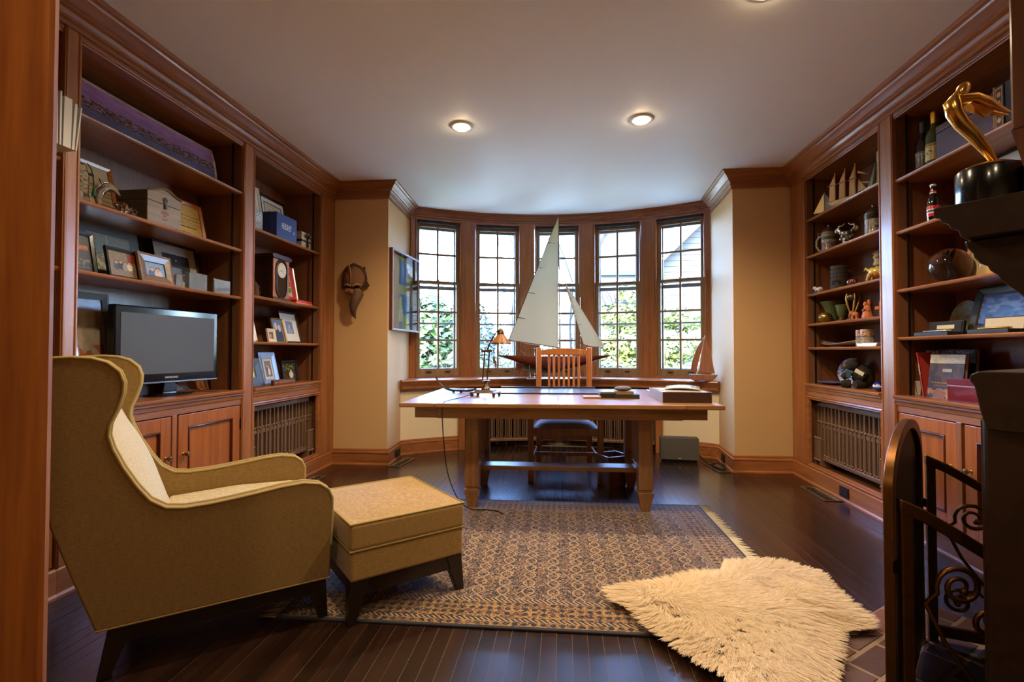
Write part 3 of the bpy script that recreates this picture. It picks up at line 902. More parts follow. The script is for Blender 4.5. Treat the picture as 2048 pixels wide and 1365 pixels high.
def bay(label, side, ya, yb, shelves, sh_z0, kind, st_far, st_near, doors=None, depth=0.36):
    """one bay of the built-in; built in local coordinates: x across (left to right as seen from the room), front face at y=0, back +y"""
    Wd = abs(yb - ya)
    if side == 'L': loc, rz = (XL, ya, 0), R(90)
    else: loc, rz = (XR, ya, 0), R(-90)
    t = thing('built_in_bookcase', label, 'bookcase', loc, rz, 'built-in bookcase bays')
    ZT, ZC = 2.515, 0.815
    # carcass
    MB().box(0, Wd, depth - 0.02, depth, 0.0, 2.56).build('back_panel', W_BACK, t)
    MB().box(-0.015, 0.0, 0.02, depth, 0, 2.56).build('side_panel', W_BACK, t)
    MB().box(Wd, Wd + 0.015, 0.02, depth, 0, 2.56).build('side_panel', W_BACK, t)
    MB().box(0, Wd, 0.02, depth - 0.02, ZT, 2.535).build('top_panel', W_X, t)
    # frieze
    fz = MB().box(0, Wd, 0, 0.02, ZT, 2.55)
    fz.box(0, Wd, 0.004, 0.018, ZT - 0.012, ZT)
    fz.build('frieze', W_X, t, bevel=0.003)
    # stiles: flat board with reeded edges
    for (a, b, nm) in st_far + st_near:
        so = MB().box(a, b, -0.006, 0.02, 0.13, 2.55).build('stile', W_Z, t, bevel=0.003)
        for e in ((a + 0.010), (b - 0.010)):
            MB().box(e - 0.006, e + 0.006, -0.011, 0.0, 0.13, 2.55).build('stile_bead', W_Z, so, bevel=0.004)
    # jamb strips with shelf pin holes just inside
    for xx in (0.03, Wd - 0.036):
        MB().box(xx, xx + 0.006, 0.05, 0.062, ZC, ZT).build('shelf_standard', plain('dark_shelf_standard', '#1e130d', 0.5, 0.4), t)
    for z in shelves:
        sh = MB().prism([(0.012, z - 0.018), (0.008, z - 0.012), (0.006, z - 0.006), (0.010, z - 0.001), (0.014, z), (depth - 0.02, z), (depth - 0.02, z - 0.020), (0.014, z - 0.020)], 'x', 0.0, Wd)
        sh.build('shelf', W_X, t)
    # counter with moulded edge
    prof = [(-0.020, ZC), (-0.026, ZC - 0.006), (-0.024, ZC - 0.018), (-0.014, ZC - 0.024), (-0.014, ZC - 0.034), (-0.008, ZC - 0.042), (-0.004, ZC - 0.060), (0.002, ZC - 0.064), (0.002, ZC - 0.10), (0.018, ZC - 0.10), (0.018, ZC - 0.03), (depth - 0.02, ZC - 0.03), (depth - 0.02, ZC)]
    MB().prism(prof, 'x', 0.0, Wd).build('counter', W_X, t)
    # plinth
    pl = [(-0.010, 0.0), (-0.018, 0.0), (-0.018, 0.012), (-0.012, 0.020), (-0.010, 0.022), (-0.010, 0.122), (-0.004, 0.128), (-0.004, 0.132), (depth - 0.02, 0.132), (depth - 0.02, 0.0)]
    MB().prism(pl, 'x', 0.0 if not st_far else min(s[0] for s in st_far + st_near) , Wd if not st_near else max(s[1] for s in st_far + st_near)).build('plinth', W_X, t)
    if kind == 'doors':
        MB().box(0, Wd, 0.03, depth - 0.02, 0.132, 0.15).build('cabinet_floor', W_BACK, t)
        m = doors
        MB().box(m - 0.012, m + 0.022, 0.0, 0.02, 0.132, 0.715).build('middle_stile', W_Z, t, bevel=0.002)
        cab_door(t, 0.006, m - 0.016, 0.138, 0.708, False, 0.004)
        cab_door(t, m + 0.038, Wd - 0.006, 0.138, 0.708, True, 0.004)
    else:
        # moulded frame of the radiator opening
        fr = MB()
        fr.sweep([(0.0, 0.02), (0.0, -0.004), (0.010, -0.008), (0.016, 0.002), (0.026, 0.0), (0.030, 0.02)], [(0.0, 0.133), (Wd, 0.133), (Wd, 0.712), (0.0, 0.712)], side=-1, closed=True)
        fr.v = [(p[0], p[2], p[1]) for p in fr.v]
        fr.v = [(x_, y_, max(z_, 0.133)) for x_, y_, z_ in fr.v]
        fr.build('opening_moulding', W_X, t, smooth=30)
    return t


# left: local x = world Y - ya
bay('left wall bookcase bay nearest the camera, mostly hidden by the door casing', 'L', 0.85, 1.944, [1.945, 1.457], 0.8, 'doors', [], [], doors=0.52)
bay('wide left bookcase bay holding the television', 'L', 2.022, 3.182, [2.188, 1.787, 1.457], 0.8, 'doors', [(-0.077, 0.0, 'a')], [(1.16, 1.28, 'b')], doors=0.575)
bay('narrow left bookcase bay with a radiator underneath, beside the mask', 'L', 3.302, 4.275, [1.979, 1.485, 1.150], 0.8, 'rad', [], [(0.973, 1.235, 'c')])
# right: local x = ya - world Y
bay('narrow right bookcase bay with steins and model ships above a radiator', 'R', 4.342, 3.360, [2.176, 1.871, 1.553, 1.307, 1.112], 0.8, 'rad', [(-0.245, 0.0, 'a')], [(0.982, 1.117, 'b')])
bay('wide right bookcase bay with bottles, books and the red box', 'R', 3.225, 2.275, [2.130, 1.810, 1.455, 1.166], 0.8, 'doors', [], [(0.95, 1.03, 'c')], doors=0.46)

radiator('cast_iron_radiator', 'bronze cast-iron radiator under the left bookcase beside the mask', (XL - 0.10, 3.79, 0.133), R(90), 0.95, 0.54, 9)
radiator('cast_iron_radiator', 'bronze cast-iron radiator under the right bookcase with the steins', (XR + 0.10, 3.85, 0.133), R(-90), 0.95, 0.54, 9)
for a_, lb in ((-13.2, 'brown cast-iron radiator behind the desk on the left of the chair'), (10.0, 'brown cast-iron radiator behind the desk on the right of the chair')):
    radiator('cast_iron_radiator', lb, (BC[0] + 2.80 * math.sin(R(a_)), BC[1] + 2.80 * math.cos(R(a_)), 0.0), -R(a_), 0.98, 0.66, 10, feet=False)
# ================================================================ WING CHAIR AND OTTOMAN
UPH = fabric('shaded_olive_gold_slub', '#6e5227', '#9c7d42', (60, 60, 900))  # darker copy of the suite's one fabric, shade put into the colour
UPH_LIT = fabric('window_lit_slub_fabric', '#a2906a', '#d3c5a0', (60, 60, 900))  # paler copy of that fabric, window light put into the colour
WELT = plain('welt_cord', '#a8945c', 0.8)
DKLEG = wood('espresso_leg', '#140c08', '#24160d', 'z', rough=0.35)

PROF = [(0.0, .17), (0.004, .30), (0.008, .46), (0.008, .487), (-0.006, .522), (-0.04, .548), (-0.10, .560), (-.18, .556), (-.265, .545), (-.34, .537), (-.41, .531), (-.49, .529), (-.545, .538), (-.59, .57),
        (-.627, .623), (-.664, .69), (-.692, .755), (-.704, .80), (-.701, .838), (-.682, .885), (-.668, .937), (-.666, .975), (-.678, 1.012), (-.71, 1.042), (-.75, 1.056), (-.80, 1.060), (-.86, 1.057), (-.925, 1.047),
        (-.917, .95), (-.886, .75), (-.842, .52), (-.786, .34), (-.729, .17)]
ch = thing('wing_chair', 'olive-gold upholstered wing chair with pale piping at the lower left', 'armchair', (-0.94, 1.915, 0), R(38.5))
CW = 0.665
for y0, y1, nm in ((0.0, 0.055, 'side_wing'), (CW - 0.055, CW, 'side_wing')):
    so = MB().prism(PROF, 'y', y0, y1).build(nm, UPH, ch, bevel=0.006, smooth=40)
    for yy in (y0 + 0.003, y1 - 0.003):
        pts = [(x_, yy, z_) for x_, z_ in PROF[1:28]]
        MB().tube(pts, 0.0058, 7).build('piping', WELT, so, smooth=60)
    MB().tube([(x_, y0 + 0.003, z_) for x_, z_ in (PROF[0], PROF[-1])], 0.004, 6).build('lower_piping', WELT, so, smooth=60)
# inside back: bulged upholstery, outside back
IN = [(-.53, .40), (-.565, .46), (-.60, .54), (-.635, .63), (-.675, .72), (-.715, .80), (-.755, .90), (-.785, 1.0), (-.81, 1.052)]
def back_fn(u, v):
    k = v * (len(IN) - 1); i = min(int(k), len(IN) - 2); f_ = k - i
    s_ = IN[i][0] * (1 - f_) + IN[i + 1][0] * f_; z_ = IN[i][1] * (1 - f_) + IN[i + 1][1] * f_
    b = 0.045 * (1 - (2 * u - 1) ** 4) * math.sin(PI * min(1, v * 0.9 + 0.1))
    return (s_ + b - 0.02, 0.05 + u * (CW - 0.10), z_)
MB().grid(back_fn, 14, 16).build('inside_back', UPH_LIT, ch, smooth=180)
MB().prism([(-.81, 1.052), (-.60, .30), (-.60, .17), (-.725, .17), (-.782, .34), (-.838, .52), (-.882, .75), (-.913, .95), (-.921, 1.045)], 'y', 0.05, CW - 0.05).build('outside_back', UPH, ch, bevel=0.006)
MB().prism([(-.58, .30), (-.02, .30), (0.004, .325), (0.008, .37), (-.004, .415), (-.06, .437), (-.30, .447), (-.56, .435)], 'y', 0.057, CW - 0.057).build('seat_cushion', UPH_LIT, ch, bevel=0.015, seg=3)
MB().box(-0.60, -0.004, 0.05, CW - 0.05, .17, .302).build('front_rail', UPH, ch, bevel=0.006)
MB().box(-0.70, -0.03, 0.02, CW - 0.02, .11, .172).build('base_frame', DKLEG, ch, bevel=0.003)
for lx, ly, ox, oy in ((-0.05, 0.045, 0.03, -0.01), (-0.05, CW - 0.045, 0.03, 0.01), (-0.66, 0.045, -0.05, -0.01), (-0.66, CW - 0.045, -0.05, 0.01)):
    MB().frustum((lx + ox, ly + oy, 0.0), (0.035, 0.035), (lx, ly, .172), (0.075, 0.06)).build('leg', DKLEG, ch, bevel=0.003)

ot = thing('ottoman', 'olive-gold upholstered ottoman with dark splayed legs in front of the wing chair', 'ottoman', (-0.833, 1.862, 0), R(41.5))
OW, OD = 0.515, 0.58
OTF = fabric('lit_olive_gold_slub', '#8a6a34', '#b89555', (60, 60, 900))  # same cloth as the chair, stronger light put into the colour
MB().box(0.006, OW - 0.006, 0.006, OD - 0.006, .168, .290).build('ottoman_base', OTF, ot, bevel=0.010)
cu = MB()
def cush(u, v):
    return (u * OW, v * OD, 0.398 + 0.020 * (1 - (2 * u - 1) ** 4) * (1 - (2 * v - 1) ** 4))
cu.grid(cush, 12, 12)
cu.box(0, OW, 0, OD, .292, .399)
co = MB().prism([(0, 0), (OW, 0), (OW, OD), (0, OD)], 'z', .290, .398).build('ottoman_cushion', OTF, ot, bevel=0.016, seg=3)
MB().grid(lambda u, v: (0.008 + u * (OW - .016), 0.008 + v * (OD - .016), 0.394 + 0.020 * (1 - (2 * u - 1) ** 4) * (1 - (2 * v - 1) ** 4)), 14, 14).build('cushion_top', OTF, co, smooth=180)
for zz in (.396, .290):
    e = 0.004
    MB().tube([(e, e, zz), (OW - e, e, zz), (OW - e, OD - e, zz), (e, OD - e, zz)], 0.005, 7, closed=True).build('cushion_piping', WELT, co, smooth=60)
MB().box(0.02, OW - 0.02, 0.02, OD - 0.02, .105, .168).build('base_frame', DKLEG, ot, bevel=0.003)
for lx in (0.045, OW - 0.045):
    for ly in (0.045, OD - 0.045):
        sx = -1 if lx < OW / 2 else 1; sy = -1 if ly < OD / 2 else 1
        MB().frustum((lx + sx * .032, ly + sy * .018, 0.0), (0.034, 0.034), (lx, ly, .168), (0.075, 0.062)).build('leg', DKLEG, ot, bevel=0.003)

# ================================================================ DESK
DESKW = wood('honey_oak_desk', '#7a5230', '#a87946', 'x', scale=1.2, rough=0.32, coat=0.35)
DESKZ = wood('honey_oak_leg', '#7a5230', '#a87946', 'z', scale=1.2, rough=0.4, coat=0.2)
dk = thing('writing_table', 'long oak draw-leaf table used as a desk in the middle of the room', 'desk', (-0.055, 3.72, 0), R(1.6))
TW, TD = 2.02, 1.28
tp = lambda x0, x1, nm: MB().box(x0, x1, -TD / 2, TD / 2, .722, .750).build(nm, DESKW, dk, bevel=0.006, seg=3)
tp(-0.780, 0.780, 'table_top'); tp(-TW / 2, -0.782, 'draw_leaf'); tp(0.782, TW / 2, 'draw_leaf')
ap = MB().box(-0.78, 0.78, -0.56, -0.535, .645, .722).box(-0.78, 0.78, 0.535, 0.56, .645, .722)
MB().box(-0.78, 0.78, -0.56, -0.535, .645, .722).build('apron', DESKW, dk, bevel=0.002)
MB().box(-0.78, 0.78, 0.535, 0.56, .645, .722).build('apron', DESKW, dk, bevel=0.002)
for x0, x1 in ((-0.93, -0.782), (0.782, 0.93)):
    MB().box(x0, x1, -0.555, 0.555, .648, .722).build('leaf_apron', DESKW, dk, bevel=0.002)
for sx in (-1, 1):
    lx = 0.585 * sx
    for ly in (-0.325, 0.270):
        lg = MB()
        lg.frustum((lx, ly, .155), (.098, .098), (lx, ly, .722), (.088, .088))
        lg.frustum((lx, ly, .140), (.086, .086), (lx, ly, .155), (.086, .086))
        lg.frustum((lx, ly, .125), (.102, .102), (lx, ly, .140), (.102, .102))
        lg.frustum((lx, ly, .0), (.052, .052), (lx, ly, .125), (.102, .102))
        lo = lg.build('leg', DESKZ, dk, bevel=0.003)
        MB().prism([(lx - sx * .045, .722), (lx - sx * .10, .722), (lx - sx * .09, .69), (lx - sx * .06, .66), (lx - sx * .045, .60)], 'y', ly - 0.02, ly + 0.02).build('corbel', DESKZ, lo)
    # lower side rail with an arched top, upper rail, slats
    MB().prism([(-0.28, .20), (-0.28, .30), (-0.20, .275), (-0.10, .262), (0.04, .262), (0.14, .275), (0.225, .30), (0.225, .20)], 'x', lx - .016, lx + .016).build('side_rail', DESKW, dk, bevel=0.002)
    MB().box(lx - .016, lx + .016, -0.28, 0.225, .62, .722).build('side_rail', DESKW, dk)
    for k in range(5):
        yy = -0.195 + k * 0.084
        MB().box(lx - .008, lx + .008, yy - .016, yy + .016, .255, .63).build('slat', DESKZ, dk, bevel=0.002)
MB().box(-0.57, 0.57, -0.095, 0.045, .205, .238).build('stretcher', DESKW, dk, bevel=0.003)

# desk chair (mission style), behind the desk
CHW = wood('mission_chair_oak', '#8a4f24', '#b97339', 'z', scale=1.2, rough=0.35)
SEATF = fabric('blue_grey_check_seat', '#80767c', '#aaa0a6', (500, 500, 500))
dc = thing('mission_chair', 'mission-style oak chair with slatted back tucked behind the desk', 'chair', (0.005, 4.30, 0), R(1.5))
for sx in (-1, 1):
    fl = MB().box(sx * .285 - .024, sx * .285 + .024, -.235, -.187, 0, .62).build('front_leg', CHW, dc, bevel=0.003)
    MB().prism([(.235, 0), (.278, 0), (.262, .45), (.290, 1.11), (.250, 1.115), (.222, .45)], 'x', sx * .230 - .024, sx * .230 + .024).build('back_post', CHW, dc, bevel=0.004)
    MB().prism([(sx * .25, .25), (sx * .31, -.25), (sx * .25, -.26), (sx * .205, .24)], 'z', .605, .630).build('armrest', CHW, dc, bevel=0.004)
    MB().prism([(sx * .275, -.20), (sx * .255, .24), (sx * .235, .24), (sx * .255, -.20)], 'z', .40, .445).build('seat_rail', CHW, dc)
    MB().prism([(sx * .275, -.20), (sx * .255, .24), (sx * .240, .24), (sx * .260, -.20)], 'z', .175, .215).build('side_stretcher', CHW, dc)
MB().box(-.265, .265, -.225, -.20, .385, .445).build('seat_rail', CHW, dc)
MB().box(-.215, .215, .225, .250, .39, .445).build('seat_rail', CHW, dc)
MB().box(-.265, .265, -.03, -.012, .180, .212).build('cross_stretcher', CHW, dc)
MB().prism([(-.21, 1.045), (-.21, 1.088), (-.14, 1.100), (-.05, 1.107), (.05, 1.107), (.14, 1.100), (.21, 1.088), (.21, 1.045)], 'y', .252, .278).build('crest_rail', CHW, dc, bevel=0.003)
MB().box(-.21, .21, .235, .258, .27, .31).build('lower_rail', CHW, dc, bevel=0.002)
for k in range(7):
    xx = -.135 + k * .045
    MB().prism([(.238, .30), (.250, .30), (.272, 1.05), (.260, 1.05)], 'x', xx - .011, xx + .011).build('slat', CHW, dc, bevel=0.002)
def seatf(u, v):
    x_ = (u - .5) * (.53 - .06 * v); y_ = -.225 + v * .455
    e = (1 - (2 * u - 1) ** 6) * (1 - (2 * v - 1) ** 6)
    return (x_, y_, .447 + .060 * e * (1 - .25 * (2 * u - 1) ** 2))
MB().grid(seatf, 18, 14).build('seat_cushion', SEATF, dc, smooth=180)

# waste basket
wbk = thing('waste_basket', 'tapered wooden waste basket with a pale rim under the desk', 'waste basket', (0.385, 4.065, 0), R(28))
BKW = wood('basket_walnut', '#5c3018', '#864c28', 'z', rough=0.4)
b0, b1, hh = 0.075, 0.105, 0.245
for k in range(4):
    M = Matrix.Rotation(k * PI / 2, 4, 'Z')
    MB().add([M @ Vector(p) for p in [(-b0, -b0, 0), (b0, -b0, 0), (b1, -b1, hh), (-b1, -b1, hh), (-b0 + .008, -b0 + .01, 0.01), (b0 - .008, -b0 + .01, 0.01), (b1 - .008, -b1 + .01, hh), (-b1 + .008, -b1 + .01, hh)]],
             [(0, 1, 2, 3), (4, 7, 6, 5), (3, 2, 6, 7), (0, 4, 5, 1), (0, 3, 7, 4), (1, 5, 6, 2)]).build('side_board', BKW, wbk)
MB().box(-b0, b0, -b0, b0, 0, .012).build('bottom_board', BKW, wbk)
rm = plain('pale_basket_rim', '#b9b0a6', 0.4)
for k in range(4):
    M = Matrix.Rotation(k * PI / 2, 4, 'Z')
    MB().box(-b1, b1, -b1, -b1 + .011, hh, hh + .004, M=M).build('rim', rm, wbk)

# speaker
sp_ = thing('speaker', 'flat dark grey loudspeaker on the floor by the right wall of the bow', 'speaker', (1.115, 4.965, 0), R(-5))
MB().box(-.16, .16, -.02, .075, 0, .03).build('speaker_base', BLACKM, sp_, bevel=0.006)
MB().prism([(-.178, .028), (.178, .028), (.178, .235), (-.178, .235)], 'y', -.035, -.028).build('grille', fabric('grey_speaker_cloth', '#47433f', '#625c55', (700, 700, 700)), sp_, bevel=0.003)
MB().box(-.18, .18, -.028, .085, .024, .240).build('speaker_body', plain('charcoal_plastic', '#3a3734', 0.5), sp_, bevel=0.010)
MB().box(-.012, .012, -.037, -.034, .040, .046).build('badge', plain('pale_badge', '#d8d8d8', 0.3, 0.6), sp_)
cbm = plain('black_cable', '#15120f', 0.5)
def cable(name, label, pts, r, loc):
    o = MB()
    P = [Vector(p) for p in pts]
    out = []
    n = len(P)
    for i in range(n - 1):
        p0, p1, p2, p3 = P[max(i - 1, 0)], P[i], P[i + 1], P[min(i + 2, n - 1)]
        for k in range(6):
            t_ = k / 6
            out.append(0.5 * ((2 * p1) + (-p0 + p2) * t_ + (2 * p0 - 5 * p1 + 4 * p2 - p3) * t_ * t_ + (-p0 + 3 * p1 - 3 * p2 + p3) * t_ ** 3))
    out.append(P[-1])
    o.tube([q - Vector(loc) for q in out], r, 6)
    ob = o.build(name, cbm, smooth=60); ob.location = loc; MW[ob.name] = tm(loc)
    return tag(ob, label, 'cable')
cable('power_cable', 'coiled dark speaker cable on the floor vent beside the loudspeaker', [(1.30, 5.03, .08), (1.34, 4.95, .03), (1.36, 4.80, .008), (1.42, 4.66, .014), (1.47, 4.72, .03), (1.45, 4.86, .02), (1.38, 4.84, .014), (1.37, 4.70, .022), (1.43, 4.62, .022), (1.475, 4.75, .03), (1.485, 4.92, .05)], 0.005, (1.38, 4.8, 0))

# ================================================================ FLOOR VENTS, OUTLETS
VENT = plain('bronze_floor_grille', '#7a5f3a', 0.4, 0.7)
def vent(label, cx, cy, w, l, rz):
    t = thing('floor_vent', label, 'floor vent', (cx, cy, 0), rz, 'ornate bronze floor vents')
    MB().box(-w / 2 + .012, w / 2 - .012, -l / 2 + .02, l / 2 - .02, 0.0012, .002).build('vent_opening_shade', plain('vent_dark', '#0d0a08', 0.8), t)  # thin dark sheet paints the shade below the grille
    MB().sweep([(0, .001), (0, .006), (.016, .007), (.020, .001)], [(-w / 2, -l / 2), (w / 2, -l / 2), (w / 2, l / 2), (-w / 2, l / 2)], side=-1, closed=True).build('vent_rim', VENT, t)
    sc_ = MB()
    n = int(l / .05)
    for k in range(n):
        yy = -l / 2 + .04 + k * (l - .08) / max(1, n - 1)
        for sx in (-1, 1):
            pts = [(sx * (w / 2 - .02) * math.sin(a_) , yy + .022 * math.cos(a_ * 1.6), .004) for a_ in [i * .35 for i in range(8)]]
            sc_.tube(pts, .0026, 4)
    tag(sc_.build('scroll_grille', VENT, t), kind='stuff')
vent('ornate bronze floor vent by the left corner of the bow', -1.565, 4.66, .125, .37, R(-6))
vent('ornate bronze floor vent at the foot of the left bookcase beside the wing chair', -2.10, 3.92, .12, .33, 0)
vent('ornate bronze floor vent at the foot of the right bookcase', 1.925, 3.97, .13, .38, 0)
vent('ornate floor vent under the coiled speaker cable', 1.405, 4.75, .12, .36, R(6))
OUT = plain('dark_outlet_plate', '#1d1a18', 0.4)
def outlet(label, loc, rz):
    t = thing('wall_outlet', label, 'outlet', loc, rz, 'dark wall outlets')
    MB().box(-.057, .057, -.006, 0, -.036, .036).build('plate', OUT, t, bevel=0.002)
    for sx in (-.025, .025):
        MB().box(sx - .016, sx + .016, -.008, -.005, -.022, .022).build('socket', plain('outlet_face', '#2b2725', 0.35), t, bevel=0.002)
outlet('dark outlet on the plinth of the right bookcase', (XR - .012, 3.785, .070), R(-90))
outlet('dark outlet on the baseboard of the left reveal by the floor vent', (-1.655, 4.80, .065), R(90 - 3.2))
outlet('dark outlet on the baseboard of the right reveal above the cable', (1.505, 4.90, .065), R(-90 - 3.2))
# ================================================================ RUG
RUG_C = (-0.115, 2.735); RUG_W, RUG_D = 2.12, 1.64


def rug_material():
    m, nt, b = nodes('persian_rug_pile')
    N, L = nt.nodes, nt.links
    tc = N.new('ShaderNodeTexCoord'); sp = N.new('ShaderNodeSeparateXYZ'); L.new(tc.outputs['Object'], sp.inputs[0])
    def M(op, a, b_=None, c=None):
        n = N.new('ShaderNodeMath'); n.operation = op
        for i, q in enumerate((a, b_, c)):
            if q is None: continue
            if isinstance(q, (int, float)): n.inputs[i].default_value = q
            else: L.new(q, n.inputs[i])
        return n.outputs[0]
    def mix(f, a, b_):
        n = N.new('ShaderNodeMix'); n.data_type = 'RGBA'
        L.new(f, n.inputs[0])
        for k, q in ((6, a), (7, b_)):
            if isinstance(q, tuple): n.inputs[k].default_value = rgba(q)
            else: L.new(q, n.inputs[k])
        return n.outputs[2]
    x, y = sp.outputs[0], sp.outputs[1]
    P, Q = 0.112, 0.16
    sv = M('MULTIPLY', M('SINE', M('MULTIPLY', y, 2 * PI / Q)), 0.23)
    def line(sign, w):
        f = M('FRACT', M('ADD', M('ADD', M('DIVIDE', x, P), 50.0), M('MULTIPLY', sv, sign)))
        return M('LESS_THAN', M('ABSOLUTE', M('SUBTRACT', f, 0.5)), w)
    lat = M('MAXIMUM', line(1, 0.036), line(-1, 0.036))
    # curling motifs inside the cells
    def noise(scale, det=2, dist=0.0):
        nz = N.new('ShaderNodeTexNoise'); nz.inputs['Scale'].default_value = scale; nz.inputs['Detail'].default_value = det; nz.inputs['Distortion'].default_value = dist
        L.new(tc.outputs['Object'], nz.inputs['Vector']); return nz.outputs[0]
    n1 = noise(40, 2, 1.4); n2 = noise(62, 1, 0.5); n3 = noise(4, 2)
    curl = M('LESS_THAN', M('ABSOLUTE', M('SUBTRACT', n1, 0.5)), 0.030)
    spots = M('GREATER_THAN', n2, 0.58)
    navy, plum, beige, rose, gold = hx('#17182a'), hx('#33222a'), hx('#a1876a'), hx('#74503f'), hx('#a07c4a')
    fld = mix(M('GREATER_THAN', n1, 0.52), navy, plum)
    fld = mix(spots, fld, rose); fld = mix(curl, fld, beige); fld = mix(lat, fld, beige)
    # borders
    ax = M('SUBTRACT', RUG_W / 2, M('ABSOLUTE', x)); ay = M('SUBTRACT', RUG_D / 2, M('ABSOLUTE', y))
    e = M('MINIMUM', ax, ay)
    mot = M('GREATER_THAN', M('MULTIPLY', M('SINE', M('MULTIPLY', M('ADD', x, y), 2 * PI / 0.075)), M('SINE', M('MULTIPLY', M('SUBTRACT', x, y), 2 * PI / 0.075))), 0.25)
    bord = mix(mot, gold, navy); bord = mix(M('GREATER_THAN', n2, 0.57), bord, rose); bord = mix(curl, bord, navy)
    guard = mix(M('GREATER_THAN', M('SINE', M('MULTIPLY', M('ADD', x, y), 2 * PI / 0.022)), 0.0), navy, beige)
    col = mix(M('LESS_THAN', e, 0.225), fld, guard)
    col = mix(M('LESS_THAN', e, 0.200), col, bord)
    col = mix(M('LESS_THAN', e, 0.070), col, guard)
    col = mix(M('LESS_THAN', e, 0.050), col, bord)
    col = mix(M('LESS_THAN', e, 0.016), col, navy)
    hs = N.new('ShaderNodeHueSaturation'); mr = N.new('ShaderNodeMapRange'); mr.inputs[3].default_value = 0.7; mr.inputs[4].default_value = 1.3
    L.new(noise(260, 2), mr.inputs[0]); L.new(mr.outputs[0], hs.inputs['Value']); L.new(col, hs.inputs['Color']); L.new(hs.outputs[0], b.inputs['Base Color'])
    b.inputs['Roughness'].default_value = 0.92; setin(b, 'Sheen Weight', 0.3)
    bp = N.new('ShaderNodeBump'); bp.inputs['Strength'].default_value = 0.4; bp.inputs['Distance'].default_value = 0.003
    L.new(noise(420, 1), bp.inputs['Height']); L.new(bp.outputs[0], b.inputs['Normal'])
    return m


rug = thing('persian_rug', 'navy and beige Persian rug with fringed ends under the desk', 'rug', (RUG_C[0], RUG_C[1], 0), R(1.0))
MB().box(-RUG_W / 2, RUG_W / 2, -RUG_D / 2, RUG_D / 2, 0.001, 0.009).build('pile', rug_material(), rug, bevel=0.003)
for sx in (-1, 1):
    fb = MB()
    n = 210
    for i in range(n):
        y0 = -RUG_D / 2 + RUG_D * (i + .5) / n
        l_ = random.uniform(.05, .075); d_ = random.uniform(-.014, .014)
        x0 = sx * RUG_W / 2
        fb.tube([(x0, y0, .005), (x0 + sx * l_ * .5, y0 + d_ * .4, .006), (x0 + sx * l_, y0 + d_, .0025)], [.0022, .0028, .0012], 4)
    tag(fb.build('fringe', plain('cream_fringe', '#d9cdb4', 0.9), rug), kind='stuff')

# ================================================================ SHEEPSKIN
OUTL = [(0.203, 2.215), (0.289, 2.252), (0.401, 2.273), (0.476, 2.319), (0.58, 2.385), (0.727, 2.426), (0.784, 2.553), (0.921, 2.591), (1.062, 2.588), (1.15, 2.524), (1.206, 2.477), (1.168, 2.304), (1.155, 2.196), (1.16, 2.1), (1.162, 2.047), (1.119, 2.001), (1.003, 1.982), (0.95, 1.895), (0.876, 1.774),
        (0.83, 1.68), (0.80, 1.58), (0.70, 1.52), (0.60, 1.54), (0.53, 1.62), (0.515, 1.69), (0.457, 1.751), (0.396, 1.851), (0.327, 1.966), (0.294, 2.058), (0.229, 2.106)]
SKC = np.array([0.72, 2.05])
o2 = np.array(OUTL)
o2 = SKC + (o2 - SKC) * 0.95


def inside(pts, poly):
    x, y = pts[:, 0], pts[:, 1]
    c = np.zeros(len(pts), bool)
    j = len(poly) - 1
    for i in range(len(poly)):
        xi, yi = poly[i]; xj, yj = poly[j]
        c ^= ((yi > y) != (yj > y)) & (x < (xj - xi) * (y - yi) / (yj - yi + 1e-12) + xi)
        j = i
    return c


def edge_dist(pts, poly):
    d = np.full(len(pts), 9.0)
    for i in range(len(poly)):
        a = poly[i - 1]; b = poly[i]
        ab = b - a
        t = np.clip(((pts - a) @ ab) / (ab @ ab), 0, 1)
        d = np.minimum(d, np.linalg.norm(pts - (a + t[:, None] * ab), axis=1))
    return d


sk = thing('sheepskin_rug', 'cream long-haired sheepskin lying over the rug corner and the brick hearth', 'sheepskin', (0.72, 2.05, 0))
hide = MB().prism([(p[0] - SKC[0], p[1] - SKC[1]) for p in o2], 'z', 0.012, 0.030)
hide.build('hide', plain('cream_hide', '#c9ab7c', 0.9), sk)


def smooth_noise(p, s, seed):
    rg = np.random.default_rng(seed)
    ph = rg.uniform(0, 6.28, 8); k = rg.normal(size=(8, 2)) * s
    return sum(np.sin(p @ k[i] + ph[i]) for i in range(8)) / 8


from mathutils.kdtree import KDTree
NS = 100000
rgs = np.random.default_rng(5)
cand = rgs.uniform(o2.min(0), o2.max(0), (int(NS * 2.3), 2))
cand = cand[inside(cand, o2)][:NS]
ed = edge_dist(cand, o2)
n = len(cand)
# clump: strands pull towards clump centres
ncl = 3600
cc = cand[rgs.choice(n, ncl, replace=False)]
best = np.zeros(n, int)
kd = KDTree(ncl)
for i, q in enumerate(cc): kd.insert((q[0], q[1], 0), i)
kd.balance()
for i, q in enumerate(cand): best[i] = kd.find((q[0], q[1], 0))[1]
cen = cc[best]
ang = smooth_noise(cen, 5.0, 3) * 3.2 + rgs.normal(0, .45, ncl)[best] + rgs.normal(0, .18, n)
out = cand - SKC
out = out / (np.linalg.norm(out, axis=1)[:, None] + 1e-6)
w_edge = np.clip(1 - ed / 0.12, 0, 1)[:, None]
dirv = np.stack([np.cos(ang), np.sin(ang)], 1) * (1 - w_edge * .8) + out * (0.25 + w_edge * 1.1)
dirv /= np.linalg.norm(dirv, axis=1)[:, None]
Ls = (0.066 + 0.022 * smooth_noise(cen, 9, 8)) * rgs.uniform(.65, 1.2, n)
hgt = (0.62 - 0.30 * w_edge[:, 0]) * (1 + 0.35 * smooth_noise(cen, 14, 21))
base = np.c_[cand - SKC, np.full(n, 0.028)]
pull = (cen - cand)
segs = 4
V = np.empty((n, (segs + 1) * 2, 3))
